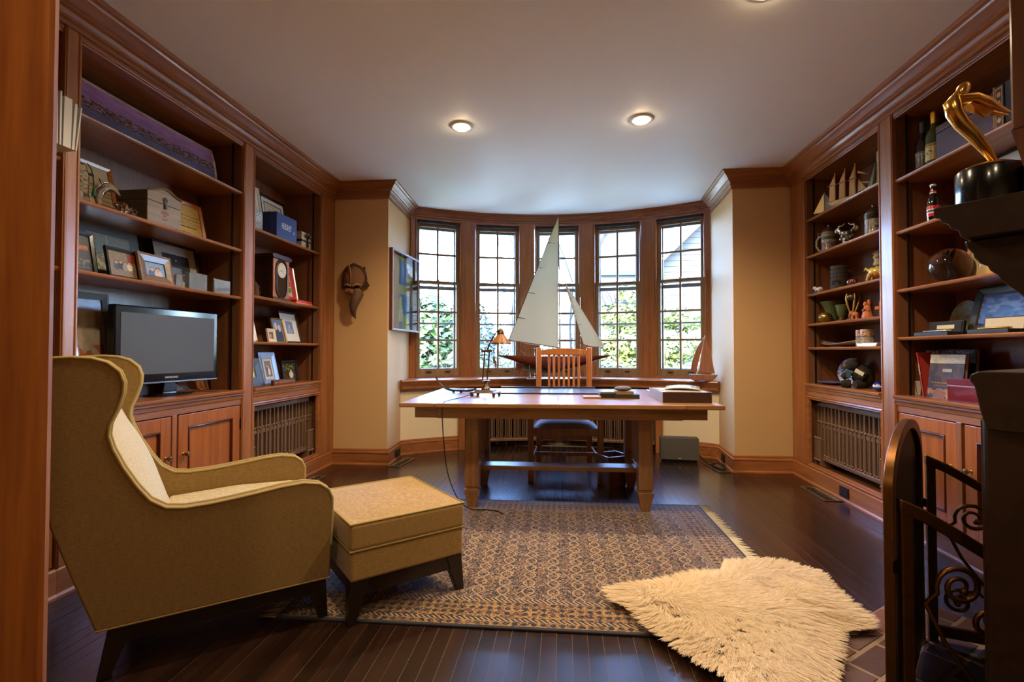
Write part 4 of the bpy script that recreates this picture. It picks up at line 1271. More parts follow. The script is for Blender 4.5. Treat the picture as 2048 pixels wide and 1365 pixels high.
side = np.stack([-dirv[:, 1], dirv[:, 0]], 1)
wob = rgs.uniform(0, 6.28, n)
for k in range(segs + 1):
    t_ = k / segs
    fwd = Ls * (0.15 * t_ + 0.85 * t_ ** 1.6)
    up = Ls * hgt * (1.5 * t_ - 0.85 * t_ ** 2)
    c_ = base.copy()
    c_[:, :2] += dirv * fwd[:, None] + pull * (0.62 * t_) + side * (0.004 * np.sin(wob + t_ * 7))[:, None]
    c_[:, 2] += np.maximum(up, -0.012 * t_)
    wd = 0.0013 * (1 - 0.75 * t_)
    sv_ = side
    V[:, 2 * k, :] = c_; V[:, 2 * k, :2] -= sv_ * wd
    V[:, 2 * k + 1, :] = c_; V[:, 2 * k + 1, :2] += sv_ * wd
fa = []
bi = np.arange(n) * ((segs + 1) * 2)
F = np.stack([np.stack([bi + 2 * k, bi + 2 * k + 1, bi + 2 * k + 3, bi + 2 * k + 2], 1) for k in range(segs)], 1).reshape(-1, 4)
me = bpy.data.meshes.new('fleece')
me.vertices.add(V.shape[0] * V.shape[1]); me.vertices.foreach_set('co', V.reshape(-1))
me.loops.add(F.size); me.loops.foreach_set('vertex_index', F.reshape(-1).astype(np.int32))
me.polygons.add(len(F)); me.polygons.foreach_set('loop_start', (np.arange(len(F)) * 4).astype(np.int32)); me.polygons.foreach_set('loop_total', np.full(len(F), 4, np.int32))
me.update(); me.validate()
me.polygons.foreach_set('use_smooth', [True] * len(F))
WOOL = nodes('cream_wool')
_m, _nt, _b = WOOL
gi = _nt.nodes.new('ShaderNodeNewGeometry'); mx = _nt.nodes.new('ShaderNodeMix'); mx.data_type = 'RGBA'
mx.inputs[6].default_value = rgba(hx('#d9b888')); mx.inputs[7].default_value = rgba(hx('#f7e6c8'))
_nt.links.new(gi.outputs['Random Per Island'], mx.inputs[0]); _nt.links.new(mx.outputs[2], _b.inputs['Base Color'])
_b.inputs['Roughness'].default_value = 0.75
me.materials.append(_m)
fo = bpy.data.objects.new('fleece', me); COL.objects.link(fo); fo.parent = sk
tag(fo, kind='stuff')
# ================================================================ CORNER FIREPLACE AT THE RIGHT
FA = R(37.5)
FU = Vector((math.cos(FA), math.sin(FA), 0)); FN = Vector((-math.sin(FA), math.cos(FA), 0))
FT = Vector((0.897, 1.264, 0))
# local frame: x along the wall (away from the camera), y into the wall, z up
FM = Matrix(((FU.x, -FN.x, 0, FT.x), (FU.y, -FN.y, 0, FT.y), (0, 0, 1, 0), (0, 0, 0, 1)))
MANTEL = wood('dark_walnut_mantel', '#180c07', '#2c180d', 'x', rough=0.32, coat=0.3)
BREAST = wood('brown_overmantel_panel', '#4a2410', '#6e3a1a', 'z', rough=0.4)


def fbuild(mb, name, mat, parent=None, **kw):
    mb.xf(FM)
    return mb.build(name, mat, parent, world=True, **kw) if parent is not None else mb.build(name, mat, **kw)


wf = tag(fbuild(MB().box(0.03, 1.10, 0.15, 0.55, 0, CEIL), 'wall_fireplace', BREAST), kind='structure')
fbuild(MB().box(0.0, 1.10, 0.118, 0.15, 1.56, CEIL), 'overmantel_panel', BREAST, wf, bevel=0.004)
fbuild(MB().prism([(0.118, 1.56), (0.15, 1.41), (0.15, 1.56)], 'x', 0.0, 1.10), 'overmantel_cove', BREAST, wf)
mt = thing('fireplace_mantel', 'dark wooden mantelpiece with scrolled brackets at the right edge of the photo', 'mantel', tuple(FM @ Vector((0.5, 0.1, 0))), FA)
fbuild(MB().prism([(0.0, 1.388), (0.0, 1.41), (0.15, 1.41), (0.15, 1.33), (0.052, 1.33), (0.046, 1.338), (0.044, 1.350), (0.030, 1.356), (0.026, 1.368), (0.014, 1.374), (0.010, 1.386)], 'x', -0.06, 1.10), 'mantel_shelf', MANTEL, mt, bevel=0.002)
for a0 in (-0.02, 0.97):
    pts = [(0.042, 1.33), (0.046, 1.315), (0.056, 1.300), (0.058, 1.290), (0.068, 1.276), (0.080, 1.268), (0.084, 1.258), (0.096, 1.246), (0.10, 1.235), (0.128, 1.205), (0.138, 1.19), (0.15, 1.185), (0.15, 1.33)]
    fbuild(MB().prism(pts, 'x', a0, a0 + 0.10), 'bracket', MANTEL, mt, bevel=0.003)
for a0, a1 in ((0.05, 0.20), (0.93, 1.08)):
    pl = fbuild(MB().box(a0, a1, 0.045, 0.15, 0.0, 1.0), 'pilaster', MANTEL, mt, bevel=0.012, seg=3)
    for k in range(3):
        q = a0 + 0.03 + k * 0.045
        fbuild(MB().box(q - .008, q + .008, 0.038, 0.046, 0.12, 0.92), 'pilaster_reed', MANTEL, pl, bevel=0.004)
fbuild(MB().prism([(0.040, 1.0), (0.032, 1.012), (0.034, 1.026), (0.048, 1.034), (0.15, 1.034), (0.15, 0.90), (0.06, 0.90), (0.05, 0.94)], 'x', 0.03, 1.10), 'lintel', MANTEL, mt, bevel=0.003)
fbuild(MB().box(0.21, 0.92, 0.14, 0.152, 0.0, 0.90), 'firebox_panel', plain('firebox_black', '#0b0a09', 0.8), mt)  # flat black sheet across the firebox opening

# hearth of flush bricks
he = tag(fbuild(MB().box(0.08, 1.12, -0.512, 0.15, 0.0005, 0.009), 'trim_hearth', plain('hearth_mortar', '#8a7462', 0.95, noise=0.2, nscale=60)), kind='structure')
BRK = [plain('hearth_brick_%d' % k, c, 0.75, noise=0.25, nscale=40, bump=0.3) for k, c in enumerate(('#5b3830', '#6b4438', '#4d3230', '#5f4745'))]
bl, bw = 0.195, 0.092
base = None
for r_ in range(7):
    yy = -0.508 + r_ * (bw + 0.015)
    if yy + bw > 0.15: break
    xx = 0.085 - (0.10 if r_ % 2 else 0.0)
    while xx < 1.10:
        x0, x1 = max(xx, 0.085), min(xx + bl, 1.115)
        if x1 - x0 > 0.03:
            fbuild(MB().box(x0, x1, yy, yy + bw, 0.003, 0.0115 + random.uniform(-.001, .001)), 'brick', random.choice(BRK), he, bevel=0.003)
        xx += bl + 0.015

# ---- fire screen: arched middle panel, two swept wings folded back
BRZ = plain('antique_bronze', '#6b451f', 0.38, 0.85, noise=0.35, nscale=30)
BRD = plain('dark_bronze', '#20150d', 0.45, 0.7)


def wiremesh():
    m = bpy.data.materials.new('spark_mesh'); m.use_nodes = True
    nt = m.node_tree; N = nt.nodes; L = nt.links
    b = N['Principled BSDF']; b.inputs['Base Color'].default_value = rgba(hx('#15110e')); b.inputs['Roughness'].default_value = 0.5; b.inputs['Metallic'].default_value = 0.6
    tr = N.new('ShaderNodeBsdfTransparent'); ms = N.new('ShaderNodeMixShader')
    ms.inputs[0].default_value = 0.5; L.new(tr.outputs[0], ms.inputs[1]); L.new(b.outputs[0], ms.inputs[2]); L.new(ms.outputs[0], N['Material Output'].inputs[0])
    return m


MESHM = wiremesh()
P0 = Vector((0.850, 1.405, 0)); P1 = Vector((1.318, 2.0, 0))
SA = math.atan2(P1.y - P0.y, P1.x - P0.x)
SL = (P1 - P0).length
fs = thing('fire_screen', 'bronze three-fold fire screen with an arched middle and scrolled wings beside the hearth', 'fire screen', tuple(P0), SA)
ZF = 0.012
arch = [(0.0, 0.71)] + [(SL / 2 - SL / 2 * math.cos(PI * k / 14), 0.71 + 0.15 * math.sin(PI * k / 14)) for k in range(1, 14)] + [(SL, 0.71)]
outer = [(0, ZF)] + arch + [(SL, ZF)]
ins = lambda d: [(d, ZF + 0.06)] + [(SL / 2 + (x_ - SL / 2) * (1 - 2 * d / SL), z_ - d * 0.9) for x_, z_ in arch] + [(SL - d, ZF + 0.06)]
def band(a, b, y0, y1):
    mb = MB(); n = len(a)
    vs = [(p[0], y, p[1]) for y in (y0, y1) for p in a] + [(p[0], y, p[1]) for y in (y0, y1) for p in b]
    fsx = []
    for i in range(n - 1):
        fsx += [(i, i + 1, 2 * n + i + 1, 2 * n + i), (n + i, 3 * n + i, 3 * n + i + 1, n + i + 1), (i, n + i, n + i + 1, i + 1), (2 * n + i, 2 * n + i + 1, 3 * n + i + 1, 3 * n + i)]
    return mb.add(vs, fsx)
band(outer, ins(0.032), -0.012, 0.012).build('arched_frame', BRZ, fs, bevel=0.003, smooth=40)
MB().box(0.02, SL - 0.02, -0.010, 0.010, ZF + 0.03, ZF + 0.065).build('bottom_rail', BRZ, fs)
mp_ = ins(0.030)
MB().add([(p[0], 0.004, p[1]) for p in mp_], [tuple(range(len(mp_)))]).build('mesh_panel', plain('dark_mesh_sheet', '#120e0b', 0.55, 0.5), fs)


def spiral(cx, cz, r0, r1, a0, turns, n=26, lead=None):
    pts = list(lead or [])
    for k in range(n + 1):
        t_ = k / n
        a_ = a0 + turns * 2 * PI * t_
        r_ = r0 + (r1 - r0) * t_
        pts.append((cx + r_ * math.cos(a_), cz + r_ * math.sin(a_)))
    return pts


def wing(post, ang, label):
    Mw = tm(Vector((post.x, post.y, 0)), ang)
    Mi = tm(P0, SA).inverted() @ Mw
    L_ = 0.40
    top = [(0.0, 0.695), (0.06, 0.668), (0.13, 0.625), (0.20, 0.580), (0.27, 0.545), (0.34, 0.522), (0.40, 0.512)]
    zt = lambda x_: np.interp(x_, [p[0] for p in top], [p[1] for p in top])
    w = MB()
    w.box(0.012, 0.040, -0.010, 0.010, ZF, 0.675)
    w.box(L_ - 0.026, L_, -0.010, 0.010, ZF, 0.520)
    w.box(0.04, L_ - 0.026, -0.010, 0.010, ZF + 0.02, ZF + 0.06)
    w.xf(Mi)
    wo = w.build('wing_frame', BRZ, fs, bevel=0.003)
    MW[wo.name] = MW[fs.name]
    wo['label'] = label
    tr_ = MB()
    tr_.add([(x_, y_, z_ + dz) for y_ in (-.012, .012) for dz in (0.0, -0.036) for x_, z_ in [(p[0] + 0.010, p[1]) for p in top]], [])
    n = len(top)
    f = []
    for i in range(n - 1):
        a, b, c, d = i, n + i, 2 * n + i, 3 * n + i
        f += [(a, a + 1, b + 1, b), (c, d, d + 1, c + 1), (a, c, c + 1, a + 1), (b, b + 1, d + 1, d)]
    f += [(0, n, 3 * n, 2 * n), (n - 1, 3 * n - 1, 4 * n - 1, 2 * n - 1)]
    tr_.f = f; tr_.mi = [0] * len(f)
    tr_.xf(Mi).build('swept_rail', BRZ, wo, bevel=0.004, smooth=40)
    ms = [(0.03, ZF + 0.04)] + [(0.03, 0.66)] + [(p[0], p[1] - 0.02) for p in top[1:-1]] + [(L_ - 0.02, 0.49), (L_ - 0.02, ZF + 0.04)]
    MB().add([Mi @ Vector((p[0], 0.006, p[1])) for p in ms], [tuple(range(len(ms)))]).build('wing_mesh', MESHM, wo)
    scs = [spiral(0.145, 0.475, 0.055, 0.012, R(200), -1.7, lead=[(0.30, 0.08), (0.20, 0.20), (0.11, 0.33), (0.065, 0.43)]),
           spiral(0.285, 0.335, 0.050, 0.010, R(170), -1.6, lead=[(0.30, 0.09), (0.25, 0.18), (0.225, 0.27)]),
           spiral(0.10, 0.17, 0.045, 0.010, R(60), 1.5, lead=[(0.29, 0.09), (0.21, 0.17), (0.15, 0.215)]),
           spiral(0.225, 0.13, 0.028, 0.008, R(70), 1.4, lead=[(0.31, 0.08), (0.26, 0.14)]),
           spiral(0.205, 0.385, 0.040, 0.010, R(-60), 1.4, lead=[(0.225, 0.25), (0.235, 0.31)])]
    for sc_ in scs:
        nn = len(sc_)
        rr = [0.0035 + 0.0035 * math.sin(PI * min(1, 0.15 + 0.85 * k / nn)) for k in range(nn)]
        MB().tube([Mi @ Vector((p[0], -0.006, p[1])) for p in sc_], rr, 7).build('scroll', BRZ, wo, smooth=60)
        e = sc_[-1]
        MB().ell(Mi @ Vector((e[0], -0.008, e[1])), 0.010, 10, 7).build('scroll_bud', BRZ, wo, smooth=60)
    # fluted shell boss
    sh = MB()
    for k in range(9):
        a_ = R(200 + k * 17.5)
        sh.tube([Mi @ Vector((0.315, -0.010, 0.245)), Mi @ Vector((0.315 + 0.05 * math.cos(a_), -0.022, 0.245 + 0.05 * math.sin(a_))), Mi @ Vector((0.315 + 0.085 * math.cos(a_), -0.012, 0.245 + 0.085 * math.sin(a_)))], [0.004, 0.010, 0.004], 6)
    sh.build('shell_boss', plain('pewter_boss', '#5f5a55', 0.3, 0.9), wo, smooth=60)
    MB().box(-0.006, 0.014, -0.004, 0.010, 0.50, 0.53, M=Mi).build('hinge', BRD, wo)


wing(P0 + Vector((0.012, -0.004, 0)), R(-3), 'near wing with a swept top rail')
wing(P1 + Vector((0.012, 0.004, 0)), R(-18), 'far wing with a swept top rail')

# ---- gold statuette on the mantel
tc_ = FM @ Vector((0.055, 0.068, 1.41))
tr = thing('award_statuette', 'golden winged figure statuette on a round black base on the mantel', 'trophy', tuple(tc_), R(6))
GOLD = plain('polished_gold', '#e2b25c', 0.2, 1.0)
MB().lathe([(0.0, 0), (0.058, 0), (0.061, .006), (0.061, .086), (0.058, .092), (0.0, .092)], 48).build('base', BLACK, tr, smooth=40)
zb = 0.092
MB().lathe([(0.0, 0), (0.046, 0), (0.047, .005), (0.036, .010), (0.012, .013), (0, .013)], 32, (0.0, 0, zb)).build('plinth_disc', GOLD, tr, smooth=50)
body = [(0.012, .010), (-.012, .045), (-.040, .080), (-.066, .105), (-.082, .130), (-.086, .152), (-.078, .168)]
MB().tube([(x_, -.004, zb + z_) for x_, z_ in body], [.006, .011, .015, .016, .017, .018, .010], 12).build('figure_body', GOLD, tr, smooth=60)
MB().tube([(0.018, .006, zb + .010), (0.006, .008, zb + .045), (-.022, .010, zb + .085), (-.050, .008, zb + .112)], [.005, .009, .011, .008], 10).build('figure_leg', GOLD, tr, smooth=60)
Mh = Matrix.Rotation(R(35), 4, 'Y')
MB().ell((-.058, 0, zb + .187), (.013, .012, .021), 16, 10, M=Mh).build('figure_head', GOLD, tr, smooth=60)
MB().tube([(-.078, 0, zb + .163), (-.074, 0, zb + .176), (-.064, 0, zb + .182)], [.008, .006, .006], 8).build('figure_neck', GOLD, tr, smooth=60)
for yy in (-.012, .014):
    MB().tube([(-.076, yy, zb + .160), (-.045, yy * 1.4, zb + .162), (-.015, yy * 1.2, zb + .152), (.018, yy * .8, zb + .138), (.052, yy * .4, zb + .130)], [.009, .010, .011, .007, .002], 9).build('figure_arm', GOLD, tr, smooth=60)
MB().add([(-.05, -.012, zb + .152), (.01, -.010, zb + .140), (-.01, -.004, zb + .118), (-.03, .0, zb + .132), (-.05, .012, zb + .152), (.01, .010, zb + .140)], [(0, 1, 2, 3), (4, 3, 2, 5), (0, 3, 4)]).build('drapery', GOLD, tr, solid=0.004)
# ================================================================ SMALL THINGS: helpers
def text_mesh(name, body, size, mat, parent, M, extrude=0.0006, align='CENTER', sx=1.0):
    cu = bpy.data.curves.new('tmp_text', 'FONT')
    cu.body = body; cu.size = size; cu.align_x = align; cu.align_y = 'CENTER'; cu.extrude = extrude; cu.resolution_u = 2
    ob = bpy.data.objects.new('tmp_text', cu); COL.objects.link(ob)
    dg = bpy.context.evaluated_depsgraph_get(); dg.update()
    me = bpy.data.meshes.new_from_object(ob.evaluated_get(dg))
    bpy.data.objects.remove(ob); bpy.data.curves.remove(cu)
    me.name = name
    me.transform(M @ Matrix.Rotation(R(90), 4, 'X') @ Matrix.Diagonal((sx, 1, 1, 1)))
    me.materials.clear(); me.materials.append(mat)
    o = bpy.data.objects.new(name, me); COL.objects.link(o); o.parent = parent
    return o


def ring(W_, H_, fw, t, y0=0.0, z0=0.0, bev=0.3):
    """picture-frame ring, front at y0-t, outer size W_ x H_, standing on z0"""
    mb = MB()
    mb.sweep([(0.0, y0), (0.0, y0 - t), (fw * bev, y0 - t), (fw, y0 - t * 0.55), (fw, y0)], [(-W_ / 2, z0), (W_ / 2, z0), (W_ / 2, z0 + H_), (-W_ / 2, z0 + H_)], side=-1, closed=True)
    mb.v = [(p[0], p[2], p[1]) for p in mb.v]
    return mb


FRAMEG = {}


def pframe(label, loc, rz, W_, H_, fw, fmat, pic, mount=None, mw=0.0, lean=12, t=0.014, inner=None, name='picture_frame', cat='picture frame', stand=True, group=None):
    th_ = thing(name, label, cat, loc, rz, group)
    ML = Matrix.Rotation(-R(lean), 4, 'X')
    ring(W_, H_, fw, t).xf(ML).build('frame', fmat, th_)
    MB().box(-W_ / 2 + .002, W_ / 2 - .002, 0.0, 0.004, .002, H_ - .002).xf(ML).build('backing', BLACKM, th_)
    iw, ih = W_ - 2 * fw + .002, H_ - 2 * fw + .002
    cz = H_ / 2
    if mount is not None:
        ring(iw, ih, mw, .003, -0.001, cz - ih / 2, 1.0).xf(ML).build('mount', mount, th_)
        iw -= 2 * mw; ih -= 2 * mw
    if inner is not None:
        ring(iw + .004, ih + .004, .006, .0045, -0.001, cz - ih / 2 - .002, 1.0).xf(ML).build('inner_slip', inner, th_)
    p = MB().box(-iw / 2, iw / 2, -0.0022, -0.0008, cz - ih / 2, cz + ih / 2)
    po = p.build('picture', pic, th_)
    po.rotation_euler = (-R(lean), 0, 0)
    if stand:
        hz = H_ * 0.55
        a = ML @ Vector((0, 0.004, hz))
        q = (a.z * 0.35 + 0.006)
        MB().prism([(-.02, 0), (.02, 0), (.015, 1), (-.015, 1)], 'y', 0, .003).build if False else None
        b0 = Vector((0, a.y + q, 0.0015))
        MB().add([(-.018, b0.y, b0.z), (.018, b0.y, b0.z), (.014, a.y, a.z), (-.014, a.y, a.z), (-.018, b0.y + .003, b0.z), (.018, b0.y + .003, b0.z), (.014, a.y + .003, a.z), (-.014, a.y + .003, a.z)],
                 [(0, 1, 2, 3), (4, 7, 6, 5), (0, 4, 5, 1), (3, 2, 6, 7), (0, 3, 7, 4), (1, 5, 6, 2)]).build('easel_leg', BLACKM, th_)
    return th_


def people_pic(name, bg, folks, extra=(), noise=0.2):
    ls = list(extra)
    for (cx, cy, s, top, skin, hair) in folks:
        ls += [('e', cx, cy - s * 2.6, s * 1.7, s * 2.4, top), ('e', cx, cy + s * .25, s * .95, s * 1.05, hair), ('e', cx, cy - .1 * s, s * .75, s * .95, skin)]
    return picture(name, bg, ls, noise=noise)


def LL(Y, z, d):
    return (XL - d, Y, z)


def RRp(Y, z, d):
    return (XR + d, Y, z)


A_L, A_R = R(90), R(-90)
OAKF = wood('golden_oak_frame', '#8a4a18', '#b8702a', 'x', rough=0.35)
SILV = plain('silver_frame', '#b7b5b0', 0.3, 0.9)
GREYM = plain('grey_mount', '#6f777b', 0.7)
CREAM = plain('cream_mount', '#d6cdb8', 0.7)
GILT = plain('gilt', '#b5914d', 0.35, 0.9)
CL_GLASS = plain('clear_acrylic', '#eef3f2', 0.05, trans=0.85, ior=1.45)


def single(mb, name, mat, label, cat, loc, rz=0.0, group=None, **kw):
    o = mb.build(name, mat, None, **kw)
    place(o, loc, rz)
    return tag(o, label, cat, group)
# ================================================================ LEFT BOOKCASE CONTENTS
S1, S2, S3, SC_ = 2.188, 1.787, 1.457, 0.815
# --- booklets in the near bay
bk = thing('booklet_stack', 'white paper booklets jutting out of the shelf beside the door casing', 'booklets', (XL + 0.03, 1.875, 1.946), A_L)
PAPER = plain('white_paper', '#d9d5cc', 0.8)
for k, (x0, t_, h_, ry_) in enumerate(((-.060, .010, .235, -1), (-.044, .008, .228, 0), (-.030, .034, .215, 1), (.008, .012, .205, 3), (.024, .006, .20, 6))):
    o = MB().box(0, t_, -.085, .10, 0, h_).build('booklet', PAPER, bk, bevel=0.001)
    o.location = (x0, 0, 0); o.rotation_euler = (0, R(ry_), 0)
# --- top shelf: panoramic print
pano = picture('city_dusk_print', '#3a3450', [('g', 0.30, 1.0, '#b48ad0'), ('b', 0.0, 0.42, 3, 0.2, '#4a4a70'), ('b', 0.40, 0.60, 26, 0.47, '#2a1a20'), ('b', 0.42, 0.62, 60, 0.60, '#d08a50'), ('b', 0.34, 0.46, 90, 0.66, '#e0b070'), ('r', .5, .975, .6, .035, '#f0ece4'), ('r', .992, .5, .010, .6, '#e8e4dc'), ('r', .008, .5, .010, .6, '#e8e4dc')], rough=0.5, coat=0.1)
o = MB().grid(lambda u, v: ((u - .5) * 1.04, (.045 * v * v + .012 * math.sin(PI * u)), 0.27 * v * (1 - .04 * v)), 30, 10).build('panoramic_print', pano, None, smooth=180, solid=0.0015)
place(o, LL(2.575, S1 + .001, .13), A_L); tag(o, 'curling panoramic print of a city skyline at dusk on the top left shelf', 'print')
# --- second shelf
dip = picture('diploma_sheet', '#cdbb93', [('b', .55, .62, 40, .5, '#3a3328'), ('r', .5, .80, .25, .03, '#3a2c22'), ('b', .38, .42, 50, .5, '#4a4236'), ('b', .46, .49, 50, .5, '#4a4236'), ('b', .28, .31, 50, .5, '#4a4236'), ('e', .22, .16, .05, .05, '#6a5a3a')], noise=.05)
pframe('cream diploma in a golden oak frame at the left end of the second shelf', LL(2.26, S2, .22), A_L, .38, .30, .022, OAKF, dip, lean=12)
aw = thing('crystal_award', 'faceted crystal award with a green tassel beside the diploma', 'award', LL(2.115, S2, .09), A_L)
MB().lathe([(.030, 0), (.034, .01), (.028, .06), (.030, .13), (.018, .19), (.0, .20)], 8).build('crystal_column', CRYSTAL, aw)
MB().tube([(.0, -.03, .195), (.018, -.034, .17), (.026, -.036, .13), (.030, -.036, .095)], .0025, 6).build('cord', BLACKM, aw)
MB().lathe([(.004, .05), (.011, .0), (.009, .0)], 10, (.031, -.036, .045)).lathe([(.0, .055), (.006, .052), (.004, .048)], 10, (.031, -.036, .045)).build('tassel', plain('green_tassel', '#1d5c38', .7), aw, smooth=60)
dl = thing('glass_dolphin', 'clear glass dolphin figurine leaping on the second left shelf', 'figurine', LL(2.245, S2, .08), A_L)
MB().tube([(-.05, 0, .02), (-.055, 0, .055), (-.038, 0, .10), (.0, 0, .128), (.035, 0, .122), (.055, 0, .108), (.068, 0, .100)], [.010, .018, .024, .022, .015, .008, .003], 12).build('dolphin_body', CRYSTAL, dl, smooth=60)
MB().add([(-.03, 0, .115), (-.05, 0, .150), (-.01, 0, .13)], [(0, 1, 2)]).build('fin', CRYSTAL, dl, solid=.006)
MB().lathe([(.05, 0), (.046, .012), (.02, .022), (0, .026)], 9, (-.03, 0, 0)).build('glass_wave', CRYSTAL, dl)
for k, (yy, s_, lb) in enumerate(((2.315, .034, 'jagged clear crystal lump left of the small round one'), (2.375, .026, 'small rounded crystal lump next to the wooden chest'))):
    mb = MB(); mb.ell((0, 0, s_), (s_, s_ * .9, s_), 7 + k, 5, f=lambda d: 1 + .25 * math.sin(7 * d[0] + 5 * d[2]))
    single(mb, 'crystal_lump', CRYSTAL, lb, 'crystal', LL(yy, S2, .07), A_L)
# wooden chest
cx = thing('wooden_chest', 'wooden keepsake chest with a curved lid and metal latch on the left shelf', 'chest', LL(2.562, S2, .045), A_L)
CHF = wood('chest_front_wood', '#6f5a40', '#937a56', 'x', rough=.5); CHS = wood('chest_side_wood', '#2b1d12', '#3d2b1a', 'y', rough=.5)
W2 = .118
MB().box(-W2, W2, .004, .28, 0, .125).build('chest_body', CHS, cx, bevel=.002)
MB().box(-W2, W2, 0, .006, 0, .125).build('chest_front', CHF, cx, bevel=.002)
lid = [(-W2, .127), (-W2, .178)] + [(-W2 + 2 * W2 * k / 12, .178 + .034 * math.sin(PI * k / 12) ** 2) for k in range(1, 12)] + [(W2, .178), (W2, .127)]
MB().prism(lid, 'y', 0, .006).build('lid_front', CHF, cx, bevel=.002)
MB().prism(lid, 'y', .006, .28).build('chest_lid', CHS, cx)
MB().tube([(p[0], -.004, p[1] + .003) for p in lid[1:-1]], .006, 6).build('lid_moulding', CHF, cx, smooth=60)
lt = MB().lathe([(.017, 0), (.017, .003), (.008, .006), (0, .006)], 10, M=Matrix.Translation((0, 0, .15)) @ Matrix.Rotation(R(90), 4, 'X'))
lt.box(-.008, .008, -.006, 0, .10, .15).ell((0, -.006, .112), (.010, .005, .012), 10, 6)
lt.build('latch', plain('dark_pewter', '#4b463f', .35, .9), cx)
REDI = plain('faded_red_ink', '#8a3b28', .7)
for z_, w_ in ((.082, .05), (.072, .058), (.060, .02), (.040, .034)):
    MB().box(-w_ / 2, w_ / 2, -.0008, 0, z_ - .0025, z_ + .0025).build('stamped_line', REDI, cx)
cert = picture('certificate_sheet', '#d8b96e', [('b', .66, .70, 40, .5, '#4a3c24'), ('b', .56, .60, 40, .5, '#4a3c24'), ('b', .40, .52, 50, .56, '#5a4a2c'), ('r', .5, .35, .3, .014, '#3a2c1a'), ('e', .28, .14, .09, .07, '#c08a28')], noise=.05)
pframe('yellowed certificate in a wooden frame right of the chest', LL(2.955, S2, .20), A_L, .27, .275, .022, OAKF, cert, lean=12)
# --- third shelf
pframe('large grey-matted faded picture at the back of the third left shelf', LL(2.47, S3, .26), A_L, .40, .335, .006, BLACKM, picture('pale_faded_drawing', '#a9a793', [('b', 0, .45, 6, .5, '#7f7c68'), ('b', .1, .4, 14, .58, '#5c5a4c'), ('r', .45, .85, .02, .15, '#c9c7b4')], noise=.12), GREYM, .062, lean=10)
pframe('black-framed dark photo at the left end of the third shelf', LL(2.155, S3, .13), A_L, .17, .215, .016, BLACK, picture('dark_orange_photo', '#14110f', [('r', .55, .66, .35, .06, '#a8482a'), ('b', .1, .35, 8, .52, '#5e5b58')]), lean=10)
pframe('black-framed group photo in front of the grey-matted picture', LL(2.365, S3, .09), A_L, .205, .165, .016, BLACKM, people_pic('group_photo', '#7c6b52', [(.25, .55, .06, '#3a4a66', '#b98a6a', '#2e2018'), (.40, .58, .06, '#2c2c30', '#b98a6a', '#3e2a1c'), (.55, .54, .06, '#8a8578', '#b98a6a', '#2e2018'), (.70, .57, .06, '#c9c3b4', '#b98a6a', '#5c4630')], [('r', .85, .8, .2, .2, '#7a2f22')]), lean=11)
pframe('small brown wooden frame with a blue beach photo on the third left shelf', LL(2.545, S3, .07), A_L, .225, .170, .044, wood('brown_frame_wood', '#5b432e', '#7a6046', 'x'), people_pic('beach_photo', '#7f9dc2', [(.35, .5, .12, '#4d6a9a', '#c99b82', '#7a5a40'), (.65, .52, .12, '#c8b8b0', '#c99b82', '#4a3426')]), lean=12, inner=BLACKM)
pframe('large black frame with a wide cream mount at the right of the third left shelf', LL(2.90, S3, .22), A_L, .36, .315, .014, BLACK, picture('night_street_photo', '#33302e', [('r', .35, .25, .3, .25, '#6d7686'), ('b', .1, .4, 12, .6, '#9b8a70'), ('e', .5, .78, .03, .03, '#d8d0b8')]), plain('grey_cream_mount', '#a39b8d', .7), .058, lean=12)
gb = lambda lb, Y, W_, H_, D_, pic: None
def block(label, Y, z, d, W_, H_, D_, pic, name='acrylic_block'):
    t = thing(name, label, 'photo block', LL(Y, z, d), A_L)
    MB().box(-W_ / 2, W_ / 2, -D_ / 2, D_ / 2, 0, H_).build('acrylic', CL_GLASS, t, bevel=.002)
    MB().box(-W_ / 2 + .003, W_ / 2 - .003, D_ / 2 - .002, D_ / 2 + .0, .003, H_ - .003).build('engraved_print', pic, t)
block('small dark green photo block on the third left shelf', 2.685, S3, .06, .05, .075, .012, picture('green_dark_photo', '#27301a', [('n', 8, .55, '#6d6a2c')]))
block('tall clear acrylic block etched with a building front', 2.815, S3, .05, .150, .105, .030, picture('etched_white', '#b7b0a0', [('b', 0, 1, 30, .52, '#8a8274')], noise=.2))
block('clear glass plaque etched with a vintage car', 3.035, S3, .045, .155, .095, .012, picture('etched_car', '#7f858c', [('e', .5, .40, .28, .14, '#b9b2a6'), ('r', .5, .36, .33, .09, '#b0a89a'), ('e', .28, .27, .06, .09, '#5e6064'), ('e', .72, .27, .06, .09, '#5e6064')], noise=.1))
# --- counter: television and pictures
pframe('tall grey-framed building photo behind the television', LL(2.20, SC_, .27), A_L, .56, .58, .035, plain('grey_frame', '#6d7372', .5), picture('building_reflection_photo', '#6f6a60', [('g', .0, 1.0, '#a79a86'), ('b', .30, .52, 5, .42, '#8a5236'), ('b', .22, .40, 14, .5, '#3a2d24'), ('b', 0, .22, 6, .45, '#2c2723'), ('r', .35, .82, .3, .13, '#c9d2d8'), ('r', .35, .82, .02, .13, '#7c7f80')], noise=.2), lean=5)
pframe('flat wooden frame leaning behind the television stand', LL(3.02, SC_, .24), A_L, .30, .125, .014, OAKF, picture('pale_orange_sheet', '#8d5a36', [('g', 0, 1, '#a9764c')]), lean=14)
tv = thing('television', 'black flat-screen television on a glossy oval stand', 'television', LL(2.745, SC_, .165), A_L + R(-6))
TW_, TH_, TB = .70, .445, .075
MB().box(-TW_ / 2, TW_ / 2, -.02, .03, TB, TB + TH_).build('bezel', plain('piano_black', '#070708', .12), tv, bevel=.008, seg=3)
